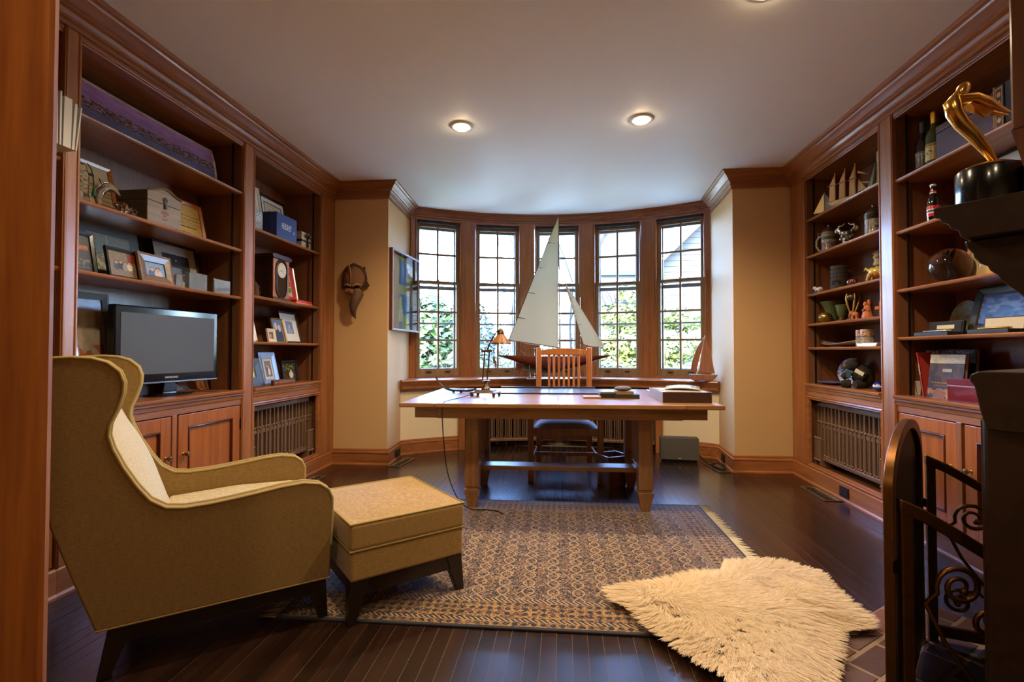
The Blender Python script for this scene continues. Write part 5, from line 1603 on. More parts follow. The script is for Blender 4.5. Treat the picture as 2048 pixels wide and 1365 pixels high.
MB().box(-TW_ / 2 + .05, TW_ / 2 - .05, .028, .060, TB + .05, TB + TH_ - .05).build('rear_shell', BLACKM, tv, bevel=.01)
MB().box(-TW_ / 2 + .034, TW_ / 2 - .034, -.0215, -.019, TB + .058, TB + TH_ - .040).build('screen', plain('matte_grey_screen', '#4c4a46', .5, spec=.4), tv)
MB().box(-TW_ / 2 + .006, TW_ / 2 - .006, -.0225, -.0195, TB + .004, TB + .012).build('lower_trim', plain('ruby_trim', '#8d8f94', .2, .9), tv)
text_mesh('brand_lettering', 'SAMSUNG', .017, plain('pale_print', '#d4d4d4', .5), tv, Matrix.Translation((0, -.0215, TB + .034)), sx=1.15)
MB().lathe([(.0, 0), (.145, 0), (.150, .006), (.142, .012), (.05, .018), (0, .02)], 40, sy=.62).build('oval_stand', BLACK, tv, smooth=50)
MB().prism([(-.05, .012), (.05, .012), (.036, TB + .02), (-.036, TB + .02)], 'y', -.012, .02).build('stand_neck', BLACK, tv, bevel=.004)
c_ = cable('television_cable', 'thin black cable trailing from the television stand', [(-2.40, 2.80, .90), (-2.33, 2.85, .845), (-2.28, 2.90, .826), (-2.24, 2.97, .822), (-2.26, 3.02, .822)], .003, (-2.3, 2.9, .815))

# ================================================================ LEFT NARROW BAY
T1, T2, T3 = 1.979, 1.485, 1.150
art1 = picture('striped_red_green_art', '#d9d3c6', [('r', .45, .62, .42, .07, '#b32a22'), ('r', .45, .50, .42, .05, '#b98a8a'), ('e', .40, .30, .34, .16, '#1d6a4a'), ('r', .40, .18, .34, .06, '#c08a96'), ('r', .5, .72, .4, .04, '#3a3230')], noise=.1)
pframe('white-framed red and green print at the left of the top narrow shelf', LL(3.52, T1, .16), A_L, .30, .40, .018, plain('white_frame', '#d8d4cc', .5), art1, plain('white_mount', '#e2ded4', .7), .035, lean=9)
pframe('black-framed print with two tall letter shapes behind the blue box', LL(3.92, T1, .20), A_L, .36, .40, .022, BLACK, picture('letter_print', '#d8d2c4', [('r', .33, .60, .06, .16, '#c06a28'), ('r', .33, .75, .12, .03, '#c06a28'), ('e', .68, .56, .15, .18, '#4a4038'), ('e', .68, .56, .11, .13, '#d8d2c4')], noise=.03), plain('white_mount', '#e2ded4', .7), .035, lean=9, inner=plain('brown_slip', '#6b3f28', .6))
cpb = thing('photo_tin', 'small blue and white printed tin at the left of the blue box', 'tin', LL(3.42, T1, .06), A_L)
MB().box(-.045, .045, -.02, .02, 0, .145).build('tin_body', picture('blue_town_print', '#8fa6c4', [('b', .0, .6, 9, .5, '#c8c0b4'), ('b', 0, .4, 16, .55, '#5a4a70'), ('b', .5, 1, 7, .55, '#d9dfe6')]), cpb, bevel=.003)
hb = thing('blue_gift_box', 'navy blue chocolate box with white lettering on the top narrow shelf', 'box', LL(3.775, T1, .03), A_L)
NAVY = plain('navy_card', '#2b3f86', .45)
MB().box(-.145, .145, 0, .135, 0, .200).build('box_body', NAVY, hb, bevel=.002)
MB().box(-.146, .146, .048, .136, .000, .2008).build('box_sleeve', plain('navy_sleeve', '#22326c', .45), hb, bevel=.002)
WL = plain('white_lettering', '#dfe3ee', .5)
text_mesh('lettering', 'HERSHEY', .046, WL, hb, Matrix.Translation((-.005, -.0004, .105)) @ Matrix.Diagonal((1, 1, 1.5, 1)), sx=.75)
MB().prism([(.088, .075), (.116, .075), (.106, .084), (.102, .098), (.098, .084)], 'y', -.001, 0).build('drop_mark', WL, hb)
gf = thing('gift_box', 'small floral gift box tied with a dark brown ribbon', 'gift', LL(4.075, T1, .03), A_L)
RIB = plain('brown_satin_ribbon', '#2e1a12', .3)
MB().box(-.075, .075, 0, .12, 0, .135).build('wrapped_box', picture('floral_paper', '#c9b890', [('n', 18, .56, '#8d7a50'), ('n', 30, .62, '#5f5234')]), gf, bevel=.002)
MB().box(-.0765, .0765, -.0015, .1215, .050, .068).build('ribbon', RIB, gf)
MB().box(.005, .027, -.0015, .1215, -.0, .1365).build('ribbon', RIB, gf)
for s_, dz in ((-1, .0), (1, .0)):
    MB().ell((.016 + s_ * .024, -.012, .105), (.024, .010, .014), 10, 6, M=Matrix.Rotation(s_ * R(35), 4, 'Y')).build('bow_loop', RIB, gf, smooth=60)
    MB().prism([(.012, .095), (.022, .095), (.022 + s_ * .016, .015), (.008 + s_ * .018, .015)], 'y', -.006, -.004).build('ribbon_tail', RIB, gf)
# decanter
dcn = thing('crystal_decanter', 'cut-glass decanter with a bulbous base left of the mantel clock', 'decanter', LL(3.405, T2, .09), A_L)
MB().lathe([(.045, 0), (.062, .012), (.068, .045), (.058, .085), (.030, .125), (.016, .160), (.015, .20), (.020, .205)], 14).build('decanter_body', CRYSTAL, dcn)
MB().lathe([(.010, .205), (.012, .215), (.024, .235), (.018, .26), (0, .268)], 10).build('stopper', CRYSTAL, dcn)
# clock
clk = thing('mantel_clock', 'dark wooden mantel clock with a cream oval dial', 'clock', LL(3.725, T2, .045), A_L)
CKW = wood('clock_mahogany', '#20100a', '#3a1d10', 'z', rough=.25); BURL = wood('clock_burl', '#8a4a1c', '#b8702e', 'z', stretch=3, rough=.25)
MB().box(-.115, .115, .004, .20, .018, .330).build('clock_case', CKW, clk, bevel=.003)
MB().box(-.130, .130, -.012, .215, 0, .020).build('clock_base', CKW, clk, bevel=.004)
MB().prism([(-.120, .328), (.120, .328), (.138, .345), (.138, .355), (.10, .366), (-.10, .366), (-.138, .355), (-.138, .345)], 'y', -.012, .21).build('clock_cornice', CKW, clk, bevel=.003)
MB().box(-.110, .110, 0, .005, .024, .326).build('burl_front', BURL, clk)
oval = [(.072 * math.cos(a_), (.105 if math.sin(a_) > 0 else -.105) + .072 * math.sin(a_) - (.030 if math.sin(a_) > 0 else -.030)) for a_ in [2 * PI * k / 40 for k in range(40)]]
MB().prism([(p[0], p[1] + .175) for p in oval], 'y', -.003, .001).build('oval_door', plain('clock_door_dark', '#1b120d', .12, coat=.5), clk)
MB().tube([(p[0] * 1.05, -.004, p[1] * 1.03 + .175) for p in oval], .006, 8, closed=True).build('oval_rim', CKW, clk, smooth=60)
dM = Matrix.Translation((0, -.004, .243)) @ Matrix.Rotation(R(90), 4, 'X')
dial = MB().lathe([(0, 0), (.060, 0), (.060, .002), (0, .002)], 32, M=dM).build('dial', plain('cream_dial', '#d8cca6', .5), clk, smooth=40)
HND = plain('black_hand', '#17130f', .4)
for a_, l_ in ((R(140), .030), (R(250), .046)):
    MB().box(-.0015, .0015, -.0075, -.0068, 0, l_, M=Matrix.Translation((0, 0, .243)) @ Matrix.Rotation(a_, 4, 'Y')).build('clock_hand', HND, dial)
for k in range(12):
    M = Matrix.Translation((0, 0, .243)) @ Matrix.Rotation(k * PI / 6, 4, 'Y')
    MB().box(-.0012, .0012, -.0068, -.0062, .046, .054, M=M).build('hour_mark', HND, dial)
# red frame and tray
pframe('red-matted narrow frame with three small square prints right of the clock', LL(4.01, T2, .13), A_L, .23, .335, .010, SILV, picture('three_squares', '#d8c9a6', [('r', .5, .82, .42, .11, '#8d9aa0'), ('r', .5, .55, .42, .11, '#d8402c'), ('r', .5, .28, .42, .11, '#57a63a'), ('e', .5, .82, .2, .08, '#7a2a2a'), ('e', .5, .55, .2, .08, '#7a4a8a'), ('e', .5, .28, .2, .08, '#8a5a2a')], noise=.05), plain('red_mount', '#c2331d', .6), .058, lean=10)
rt = thing('red_tray', 'flat red lacquered box with an orange edge in front of the red frame', 'box', LL(4.03, T2, .045), A_L)
MB().box(-.13, .13, -.03, .06, .008, .030).build('tray_body', plain('red_lacquer', '#c22a16', .3, coat=.5), rt, bevel=.002)
MB().box(-.132, .132, -.032, .062, 0, .009).build('tray_edge', plain('orange_edge', '#d9762a', .4), rt)
# third narrow shelf
pframe('silver-framed wedding photo at the left end of the third narrow shelf', LL(3.475, T3, .15), A_L, .20, .265, .018, SILV, people_pic('wedding_photo_a', '#8d8a86', [(.4, .6, .09, '#26242a', '#c0967c', '#2a1c14'), (.62, .55, .09, '#d8d4ce', '#c79e86', '#5a3a26')]), lean=14)
pframe('narrow silver frame cut off by the stile on the third narrow shelf', LL(3.375, T3, .08), A_L, .13, .18, .014, SILV, people_pic('small_portrait_a', '#6d6a66', [(.5, .6, .16, '#3a3a42', '#c0967c', '#3a281c')]), lean=14)
pframe('tiny cream frame with a portrait on the third narrow shelf', LL(3.625, T3, .06), A_L, .105, .105, .026, plain('cream_frame', '#cfc3a2', .6), people_pic('tiny_portrait', '#5c4630', [(.5, .6, .2, '#b8544a', '#d0a488', '#4a2c1c')]), lean=10)
pframe('slim gold frame with a couple in dark clothes on the third narrow shelf', LL(3.765, T3, .07), A_L, .165, .200, .007, GILT, people_pic('couple_photo', '#5e6a7a', [(.36, .66, .14, '#1d1f26', '#c9a088', '#b9b4ac'), (.66, .58, .13, '#23242c', '#cda68e', '#c9bfae')]), lean=14)
pframe('large dark frame with a wide white mount around a blue portrait', LL(4.03, T3, .12), A_L, .275, .275, .014, BLACKM, people_pic('blue_portrait', '#7f97ba', [(.5, .6, .16, '#9ab0cc', '#b9c0cc', '#6a86ac')], [('n', 3, .6, '#54688a')]), plain('white_mount', '#e2ded4', .7), .068, lean=14)
# narrow bay counter
pframe('dark pewter frame with a small garden photo on the narrow bay counter', LL(3.445, SC_, .07), A_L, .20, .215, .070, plain('pewter_frame', '#4a4842', .4, .5), picture('green_garden_photo', '#4c6a2a', [('e', .5, .4, .25, .35, '#d8d0c0'), ('n', 6, .6, '#8aa84a')]), lean=14, inner=GILT)
pframe('wide silver-grey frame with a sepia wedding photo on the narrow bay counter', LL(3.665, SC_, .085), A_L, .215, .260, .045, plain('silver_grey_frame', '#8e949c', .35, .6), people_pic('sepia_wedding', '#6e5e4c', [(.42, .68, .10, '#2c2622', '#bfa68c', '#2c2018'), (.60, .58, .10, '#d8ccb8', '#c8b096', '#4a3828')]), plain('silver_mount', '#b9b4aa', .5), .022, lean=13)
pframe('black-framed photo of a woman in white among leaves', LL(4.055, SC_, .15), A_L, .245, .185, .022, BLACKM, people_pic('garden_portrait', '#2a2a16', [(.62, .52, .09, '#d8d2c8', '#cfa68a', '#3c2214')], [('b', .55, 1, 7, .55, '#7a8a34'), ('b', .0, .5, 4, .5, '#4a3c20')]), lean=9)
sg = thing('chocolate_sign', 'long wooden block sign about chocolate on the narrow bay counter', 'sign', LL(3.745, SC_, .018), A_L + R(4))
MB().box(-.175, .175, 0, .02, 0, .042).build('sign_block', wood('sign_walnut', '#3a1f12', '#5a3320', 'x'), sg, bevel=.002)
SGI = plain('sign_paint', '#c9925c', .6)
text_mesh('lettering', 'GIVE ME', .019, SGI, sg, Matrix.Translation((-.128, -.0004, .020)), sx=.9)
text_mesh('lettering', 'CHOCOLATE', .030, SGI, sg, Matrix.Translation((-.033, -.0004, .021)), sx=.62)
text_mesh('lettering', 'AND NOBODY GETS HURT', .018, SGI, sg, Matrix.Translation((.098, -.0004, .020)), sx=.68)

# ================================================================ FAR WALL: MASK, DISPLAY CASE
mk = thing('beaked_mask', 'carved wooden mask with a long curved beak on the tan wall', 'mask', (-1.985, YW0 + .005, 1.66), 0)
MSK = plain('weathered_carved_wood', '#4a3424', .7, noise=.35, nscale=60, bump=.5)
MSK2 = plain('stippled_pale_wood', '#8a5e40', .75, noise=.3, nscale=160, bump=.8)
def dome(d): return 1.0
MB().ell((0, -.02, .12), (.105, .075, .125), 20, 12).build('mask_head', MSK2, mk, smooth=60)
MB().ell((-.055, -.012, .11), (.075, .070, .130), 16, 10).build('dark_side', MSK, mk, smooth=60)
MB().tube([(-.02, -.105, .235), (-.012, -.098, .16), (-.008, -.095, .09), (-.01, -.09, .04)], [.005, .006, .006, .004], 7).build('centre_ridge', plain('tan_ridge', '#9a7450', .7), mk, smooth=60)
MB().tube([(-.125, -.015, .02), (-.105, -.04, .12), (-.06, -.05, .215), (.0, -.05, .245), (.06, -.045, .22), (.105, -.03, .16), (.115, -.02, .10)], [.012, .016, .018, .016, .014, .012, .010], 8).build('hair_rim', MSK, mk, smooth=60)
MB().prism([(.075, .22), (.10, .225), (.105, .12), (.145, .045), (.10, .015), (.085, .06)], 'y', -.03, -.015).build('ear_flap', MSK, mk)
for s_ in (-1, 1):
    br_ = MB().tube([(s_ * .012, -.096, .035), (s_ * .045, -.094, .05), (s_ * .085, -.07, .045)], [.008, .010, .007], 8)
    br_.build('brow', plain('pale_brow', '#a67f58', .7), mk, smooth=60)
    MB().ell((s_ * .048, -.080, .025), (.030, .018, .008), 12, 6).build('eye_slit', plain('eye_dark', '#120c08', .8), mk, smooth=60)
    MB().ell((s_ * .045, -.072, -.012), (.038, .028, .030), 12, 8).build('cheek', MSK2, mk, smooth=60)
MB().ell((0, -.095, -.02), (.028, .030, .028), 12, 8).build('nose', MSK2, mk, smooth=60)
bkp = [(0.035, -.05, -.03), (.030, -.075, -.09), (.018, -.085, -.15), (.008, -.075, -.20), (.010, -.055, -.245), (.014, -.03, -.268)]
MB().tube(bkp, [.062, .050, .038, .028, .016, .003], 14).build('beak', plain('brown_beak', '#5c4330', .5, noise=.2, nscale=30), mk, smooth=60)
MB().tube([(-.012, -.095, -.04), (-.010, -.11, -.10), (-.008, -.105, -.16), (-.004, -.09, -.21), (.008, -.06, -.25)], [.008, .009, .008, .006, .003], 6).build('beak_seam', MSK, mk, smooth=60)

dc_ = thing('display_case', 'mahogany wall display case with a glass front beside the bow window', 'display case', (-1.70, 4.955, 1.285), R(90 - 3.2))
# local x along the reveal (away from the camera), front faces -y (into the bow)
MAH = wood('case_mahogany', '#4a1a12', '#6c2a1c', 'z', rough=.3)
cw, chh, cd = .365, .80, .075
for a0, a1, b0, b1 in ((-cw, -cw + .014, 0, chh), (cw - .014, cw, 0, chh), (-cw + .014, cw - .014, 0, .014), (-cw + .014, cw - .014, chh - .014, chh)):
    MB().box(a0, a1, -cd, 0, b0, b1).build('case_side', MAH, dc_)
MB().box(-cw + .01, cw - .01, -.012, -.002, .01, chh - .01).build('case_back', picture('blue_yellow_pennants', '#6f93b8', [('b', 0, 1, 2.2, .52, '#c9c46a'), ('r', .3, .2, .3, .08, '#d8d6a0'), ('r', .5, .55, .5, .06, '#c8c27a'), ('r', .25, .8, .2, .09, '#d0cc86')], noise=.15), dc_)
ring(2 * cw, chh, .018, .010, -cd + .002, 0, .8).build('glass_frame', plain('pale_wood_lip', '#9c8f86', .35), dc_)
MB().add([(-cw + .016, -cd + .002, .016), (cw - .016, -cd + .002, .016), (cw - .016, -cd + .002, chh - .016), (-cw + .016, -cd + .002, chh - .016)], [(0, 1, 2, 3)]).build('glass_front', PANE, dc_)
# ================================================================ RIGHT NARROW BAY CONTENTS
U1, U2, U3, U4, U5 = 2.176, 1.871, 1.553, 1.307, 1.112
AF = R(-48)     # turned towards the room


def prof_sail(name, poly, mat, parent, y0=-.003, y1=.003):
    return MB().prism(poly, 'y', y0, y1).build(name, mat, parent)


# sailing sculptures
sa = thing('metal_sailboat', 'two-tone silver and gold metal sailboat at the far end of the top right shelf', 'sailboat', RRp(4.215, U1, .09), AF)
MB().prism([(-.075, .030), (.075, .030), (.055, .0), (-.050, .0)], 'y', -.015, .015).build('hull', plain('dark_metal', '#2c2a2c', .3, .9), sa, bevel=.003)
prof_sail('mainsail', [(-.080, .034), (.0, .034), (.0, .185)], plain('gold_silver_sail', '#c9b078', .3, .6), sa)
prof_sail('jib', [(.008, .034), (.065, .036), (.060, .09), (.035, .145), (.008, .182)], plain('dark_sail', '#4a4650', .25, .9), sa)
MB().tube([(.004, 0, .02), (.004, 0, .195)], .0025, 6).build('mast', STEEL, sa)
sn = thing('wooden_schooner', 'pale wooden three-masted schooner model on the top right shelf', 'model ship', RRp(3.86, U1, .08), R(-62))
SCW = wood('pale_boxwood', '#c4935a', '#e2bb84', 'z', rough=.5)
MB().prism([(-.15, .040), (.165, .050), (.115, .012), (-.105, .006)], 'y', -.018, .018).build('hull', SCW, sn, bevel=.004)
for k, (mx_, mh_) in enumerate(((-.095, .235), (-.02, .245), (.055, .255))):
    MB().tube([(mx_, 0, .035), (mx_, 0, mh_ + .02)], .003, 6).build('mast', SCW, sn)
    prof_sail('lower_sail', [(mx_ - .045, .048), (mx_ - .003, .048), (mx_ - .003, .165), (mx_ - .040, .160)], SCW, sn)
    prof_sail('topsail', [(mx_ - .042, .172), (mx_ - .003, .172), (mx_ - .003, mh_)], SCW, sn)
    MB().tube([(mx_ - .055, 0, .166), (mx_ + .012, 0, .168)], .0025, 6).build('gaff', SCW, sn)
for q in ([(.072, .20), (.150, .165), (.075, .215)], [(.075, .13), (.165, .095), (.155, .115)], [(.072, .060), (.135, .070), (.080, .150)]):
    prof_sail('headsail', q, SCW, sn)
sb = thing('curved_sail_sculpture', 'tall polished metal sail sculpture at the near end of the top right shelf', 'sculpture', RRp(3.52, U1, .08), R(-60))
PLM = plain('champagne_metal', '#c9c49c', .3, .7)
def sailfn(u, v): 
    w = .085 * (math.sin(PI * (.18 + .80 * (1 - v))) ** .8) 
    return (u * w * (1 - .05 * v) + .0, -.03 * math.sin(PI * u) * (1 - v), .012 + .235 * v)
MB().grid(sailfn, 8, 14).build('main_sail', PLM, sb, smooth=180, solid=.002)
MB().grid(lambda u, v: (-.008 - u * .055 * (1 - v), -.02 * math.sin(PI * u) * (1 - v), .012 + .16 * v), 6, 10).build('fore_sail', plain('green_grey_metal', '#8d9a86', .25, 1.0), sb, smooth=180, solid=.002)
MB().prism([(-.07, .012), (.09, .012), (.06, 0), (-.04, 0)], 'y', -.02, .02).build('hull_base', PLM, sb, bevel=.003)


def stein(label, Y, h, r, cmat, bands, hdl, rz):
    t = thing('beer_stein', label, 'stein', RRp(Y, U2, .10), rz)
    body = [(r * 1.02, 0), (r * 1.05, .008), (r * .98, .02), (r, h * .35), (r * .96, h * .60), (r * .92, h * .70)]
    MB().lathe([(0, 0)] + body + [(0, h * .70)], 28).build('stein_body', cmat, t, smooth=40)
    for z0, z1, m in bands:
        MB().lathe([(r * 1.0, z0 * h), (r * 1.035, z0 * h + .003), (r * 1.035, z1 * h - .003), (r * .98, z1 * h)], 28).build('relief_band', m, t, smooth=40)
    MB().lathe([(r * .95, h * .70), (r * .98, h * .72), (r * .75, h * .80), (r * .35, h * .88), (r * .12, h * .93), (r * .14, h * .97), (0, h)], 24).build('pewter_lid', plain('pewter', '#8d8676', .35, .9), t, smooth=50)
    pts = [(hdl * r * .9, 0, h * .12), (hdl * r * 1.35, 0, h * .10), (hdl * r * 1.75, 0, h * .28), (hdl * r * 1.70, 0, h * .48), (hdl * r * 1.35, 0, h * .60), (hdl * r * .9, 0, h * .60)]
    MB().tube(pts, [.007, .008, .008, .008, .008, .007], 8).build('handle', plain('stone_handle', '#b3a68c', .5), t, smooth=60)
    MB().tube([(hdl * r * 1.45, 0, h * .60), (hdl * r * 1.5, 0, h * .74), (hdl * r * 1.1, 0, h * .74)], .004, 6).build('thumb_lift', plain('pewter', '#8d8676', .35, .9), t)
    return t


s1m = picture('stein_figures_a', '#8d8a84', [('b', 0, .5, 10, .52, '#3a4a6a'), ('b', .1, .6, 16, .57, '#9c4a34'), ('b', .5, .9, 12, .5, '#c9bfa6'), ('b', .3, .8, 20, .60, '#2c2a2c')])
stein('grey stein with painted figures and a pointed pewter lid on the right shelf', 4.17, .225, .052, s1m, [(.44, .56, plain('green_band', '#4d6a58', .5)), (.60, .68, plain('buff_band', '#a9825a', .5))], -1, AF)
pw_ = thing('pewter_animal_cup', 'silvery cup crowded with cast animal heads between the two steins', 'figurine', RRp(3.90, U2, .09), AF)
PW = plain('cast_silver', '#9a9384', .3, .95, noise=.3, nscale=80)
MB().lathe([(0, 0), (.036, 0), (.038, .01), (.028, .03), (.032, .07), (.040, .10), (0, .105)], 18).build('cup', PW, pw_, smooth=50)
for k in range(14):
    a_ = k * 2.4; z_ = .03 + .075 * k / 14
    MB().ell((.036 * math.cos(a_), .036 * math.sin(a_), z_), (.012, .012, .016), 8, 6).build('cast_head', PW, pw_, smooth=60)
for s_ in (-1, 1):
    MB().tube([(s_ * .03, 0, .10), (s_ * .055, 0, .125), (s_ * .05, 0, .150), (s_ * .025, 0, .150), (s_ * .015, 0, .165)], [.012, .011, .009, .007, .004], 8).build('curled_trunk', PW, pw_, smooth=60)
    MB().ell((s_ * .06, .0, .12), (.020, .006, .022), 10, 6).build('cast_ear', PW, pw_, smooth=60)
s2m = picture('stein_figures_b', '#8f9188', [('b', 0, 1, 4, .5, '#b3b0a0'), ('b', .1, .6, 9, .56, '#3a3c44'), ('r', .6, .4, .06, .4, '#7d4a38')])
stein('pale striped stein with a dark domed lid near the stile', 3.60, .215, .050, s2m, [(.52, .70, plain('dark_relief', '#2c2a26', .45))], 1, R(-75))

# third shelf
shl = thing('bird_figurine', 'small white and blue glazed bird figurine on the third right shelf', 'figurine', RRp(4.255, U3, .06), AF)
MB().ell((0, 0, .026), (.036, .022, .024), 14, 10, M=Matrix.Rotation(R(-25), 4, 'Y')).build('bird_body', picture('white_blue_glaze', '#d8d6cc', [('e', .25, .3, .25, .3, '#2f5a9a'), ('e', .75, .4, .2, .25, '#b0a080')], rough=.15), shl, smooth=60)
MB().ell((-.028, 0, .045), (.016, .014, .014), 12, 8).build('bird_head', plain('white_glaze', '#dcdad2', .15), shl, smooth=60)
bv = thing('bronze_bust', 'small mottled bronze head behind the dark pierced cup', 'bust', RRp(4.08, U3, .19), AF)
MB().lathe([(.032, 0), (.030, .02), (.016, .045), (.026, .07), (.038, .11), (.036, .145), (.02, .165), (0, .168)], 18, sx=1.0, sy=.85).build('bronze_head', plain('mottled_bronze', '#6a5034', .4, .7, noise=.4, nscale=40, bump=.5), bv, smooth=60)
MB().box(-.04, .04, -.035, .035, 0, .02).build('bust_foot', BRD, bv)
dm = thing('dark_pierced_cup', 'dark grey cylindrical cup with pierced sun pattern on the third right shelf', 'cup', RRp(3.985, U3, .08), AF)
DMM = plain('dark_grey_clay', '#3b352f', .7)
MB().lathe([(0, 0), (.058, 0), (.060, .004), (.058, .160), (.062, .168), (.060, .175), (.052, .175), (.052, .02), (0, .02)], 28).build('cup_body', DMM, dm, smooth=40)
HOL = plain('pierced_hole', '#0c0a08', .9)
hl = MB()
for k in range(16):
    a_ = 2 * PI * k / 16
    M = Matrix.Rotation(a_, 4, 'Z')
    for z_ in (.148, .118, .088): hl.ell(M @ Vector((.0585, 0, z_)), (.005, .005, .004), 6, 4)
for k in range(11):
    a_ = R(k * 18); M = Matrix.Translation((0, -.059, .035)) @ Matrix.Rotation(-a_ + R(90), 4, 'Y')
    hl.box(-.0015, .0015, -.002, .003, .016, .034, M=M)
tag(hl.build('pierced_holes', HOL, dm), kind='stuff')
rg_ = thing('red_glass_paperweight', 'small red swirled glass paperweight beside the dark cup', 'paperweight', RRp(3.76, U3, .05), AF)
MB().ell((0, 0, .024), (.040, .034, .025), 18, 10).build('red_glass', picture('red_swirl', '#4a1216', [('n', 6, .55, '#8a5a60'), ('n', 12, .62, '#c9a8a8')], rough=.06), rg_, smooth=60)
cr_ = thing('painted_creature', 'bright painted fantasy creature figurine at the near end of the third right shelf', 'figurine', RRp(3.52, U3, .075), R(-60))
YELM = picture('painted_yellow', '#c9a83a', [('b', 0, .5, 6, .52, '#b8401e'), ('b', .3, 1, 9, .58, '#7a9a3a'), ('n', 14, .64, '#3a2a1c')])
MB().ell((0, 0, .058), (.060, .038, .036), 16, 10, f=lambda d: 1 + .12 * math.sin(9 * d[0])).build('creature_body', YELM, cr_, smooth=60)
for sx in (-1, 1):
    for sy in (-1, 1):
        MB().tube([(sx * .035, sy * .02, .05), (sx * .045, sy * .028, .02), (sx * .050, sy * .03, 0.003)], [.014, .010, .008], 8).build('creature_leg', YELM, cr_, smooth=60)
MB().tube([(-.05, 0, .07), (-.075, 0, .09), (-.085, 0, .075)], [.012, .008, .003], 8).build('creature_tail', YELM, cr_, smooth=60)
TANC = plain('tan_clay', '#8f7a52', .6, noise=.3, nscale=50)
MB().ell((.005, 0, .118), (.028, .024, .034), 12, 8, f=lambda d: 1 + .2 * math.sin(11 * d[2])).build('rider', TANC, cr_, smooth=60)
MB().ell((-.005, 0, .158), (.020, .018, .018), 12, 8).build('rider_head', TANC, cr_, smooth=60)
for k in range(5):
    a_ = R(-50 + 25 * k)
    MB().tube([(-.005, 0, .165), (-.005 + .035 * math.sin(a_), 0, .165 + .035 * math.cos(a_))], [.005, .001], 6).build('spike', TANC, cr_)
MB().tube([(.04, 0, .10), (.07, 0, .125), (.085, 0, .10), (.080, 0, .06)], [.012, .010, .008, .004], 8).build('creature_wing', plain('dark_wing', '#4a3a2a', .6), cr_, smooth=60)

# fourth shelf
gv = thing('green_vase', 'large flared green pottery vase on the fourth right shelf', 'vase', RRp(4.20, U4, .13), AF)
CEL = plain('celadon_green', '#4d5a38', .35, noise=.15, nscale=20)
MB().lathe([(0, 0), (.048, 0), (.052, .01), (.040, .045), (.038, .075), (.052, .12), (.078, .170), (.076, .173), (.046, .125), (.03, .08), (0, .07)], 26).build('vase_body', CEL, gv, smooth=50)
gbl = thing('pierced_gold_ball', 'round golden pierced tea-light holder in front of the green vase', 'candle holder', RRp(4.13, U4, .045), AF)
MB().lathe([(.022, 0), (.040, .014), (.050, .038), (.044, .062), (.028, .074), (.024, .078), (.02, .072)], 24).build('gold_shell', plain('antique_gold', '#a58a48', .35, .9, noise=.3, nscale=60), gbl, smooth=50)
hl = MB()
for z_, r_ in ((.030, .0485), (.045, .0495), (.058, .046)):
    for k in range(14):
        a_ = 2 * PI * (k + (z_ > .04) * .5) / 14
        hl.ell((r_ * math.cos(a_), r_ * math.sin(a_), z_), .004, 6, 4)
tag(hl.build('pierced_holes', HOL, gbl), kind='stuff')
v2 = thing('small_green_vase', 'small green vase with a ringed brass foot on the fourth right shelf', 'vase', RRp(3.955, U4, .075), AF)
MB().lathe([(.012, .028), (.026, .045), (.032, .08), (.042, .122), (.040, .124), (.028, .08), (0, .06)], 22).build('vase_cup', CEL, v2, smooth=50)
MB().lathe([(0, 0), (.028, 0), (.029, .006), (.020, .012), (.022, .018), (.016, .024), (.018, .030), (0, .034)], 22).build('brass_foot', BRASS, v2, smooth=50)
tw_ = thing('twisted_trophy', 'slender golden trophy of bowed ribs holding a ball', 'trophy', RRp(3.815, U4, .075), AF)
BAM = plain('pale_gold', '#b08a4c', .35, .6)
MB().lathe([(0, 0), (.034, 0), (.036, .008), (.018, .018), (.010, .026), (0, .026)], 20).build('trophy_foot', plain('green_gold', '#8d8f5a', .35, .6), tw_, smooth=50)
for k in range(5):
    a_ = 2 * PI * k / 5 + .4
    MB().tube([(r_ * math.cos(a_), r_ * math.sin(a_), z_) for r_, z_ in ((.006, .024), (.018, .060), (.036, .115), (.046, .160), (.040, .190))], [.004, .005, .0055, .005, .003], 7).build('rib', BAM, tw_, smooth=60)
MB().ell((0, 0, .168), (.034, .034, .026), 16, 10).build('ball', plain('dark_gold_ball', '#6a5a34', .3, .8), tw_, smooth=60)
ORC = plain('orange_carved_wood', '#b0602a', .5, noise=.25, nscale=60)
el = thing('elephant_figurine', 'tiny orange carved elephant on the fourth right shelf', 'figurine', RRp(3.725, U4, .045), R(-60))
MB().ell((0, 0, .036), (.024, .015, .018), 12, 8).build('elephant_body', ORC, el, smooth=60)
for sx in (-.014, .014):
    for sy in (-.008, .008):
        MB().tube([(sx, sy, .03), (sx, sy, .001)], [.007, .006], 7).build('elephant_leg', ORC, el)
MB().ell((-.026, 0, .046), (.013, .012, .014), 10, 7).build('elephant_head', ORC, el, smooth=60)
MB().tube([(-.036, 0, .044), (-.042, 0, .028), (-.040, 0, .012)], [.006, .0045, .003], 7).build('elephant_trunk', ORC, el, smooth=60)
cv = thing('carved_figure', 'orange carved figure group with raised heads on the fourth right shelf', 'figurine', RRp(3.595, U4, .05), R(-60))
MB().lathe([(0, 0), (.034, 0), (.036, .012), (.030, .03), (.026, .05), (.018, .085), (0, .092)], 9, sy=.7).build('carved_base', ORC, cv, smooth=50)
MB().ell((-.010, -.004, .095), (.012, .011, .018), 10, 7).build('carved_head', ORC, cv, smooth=60)
MB().ell((.012, .0, .105), (.011, .010, .022), 10, 7).build('carved_head', ORC, cv, smooth=60)
MB().tube([(-.02, -.014, .05), (.0, -.022, .065), (.022, -.014, .05)], [.008, .008, .007], 7).build('carved_arms', ORC, cv, smooth=60)
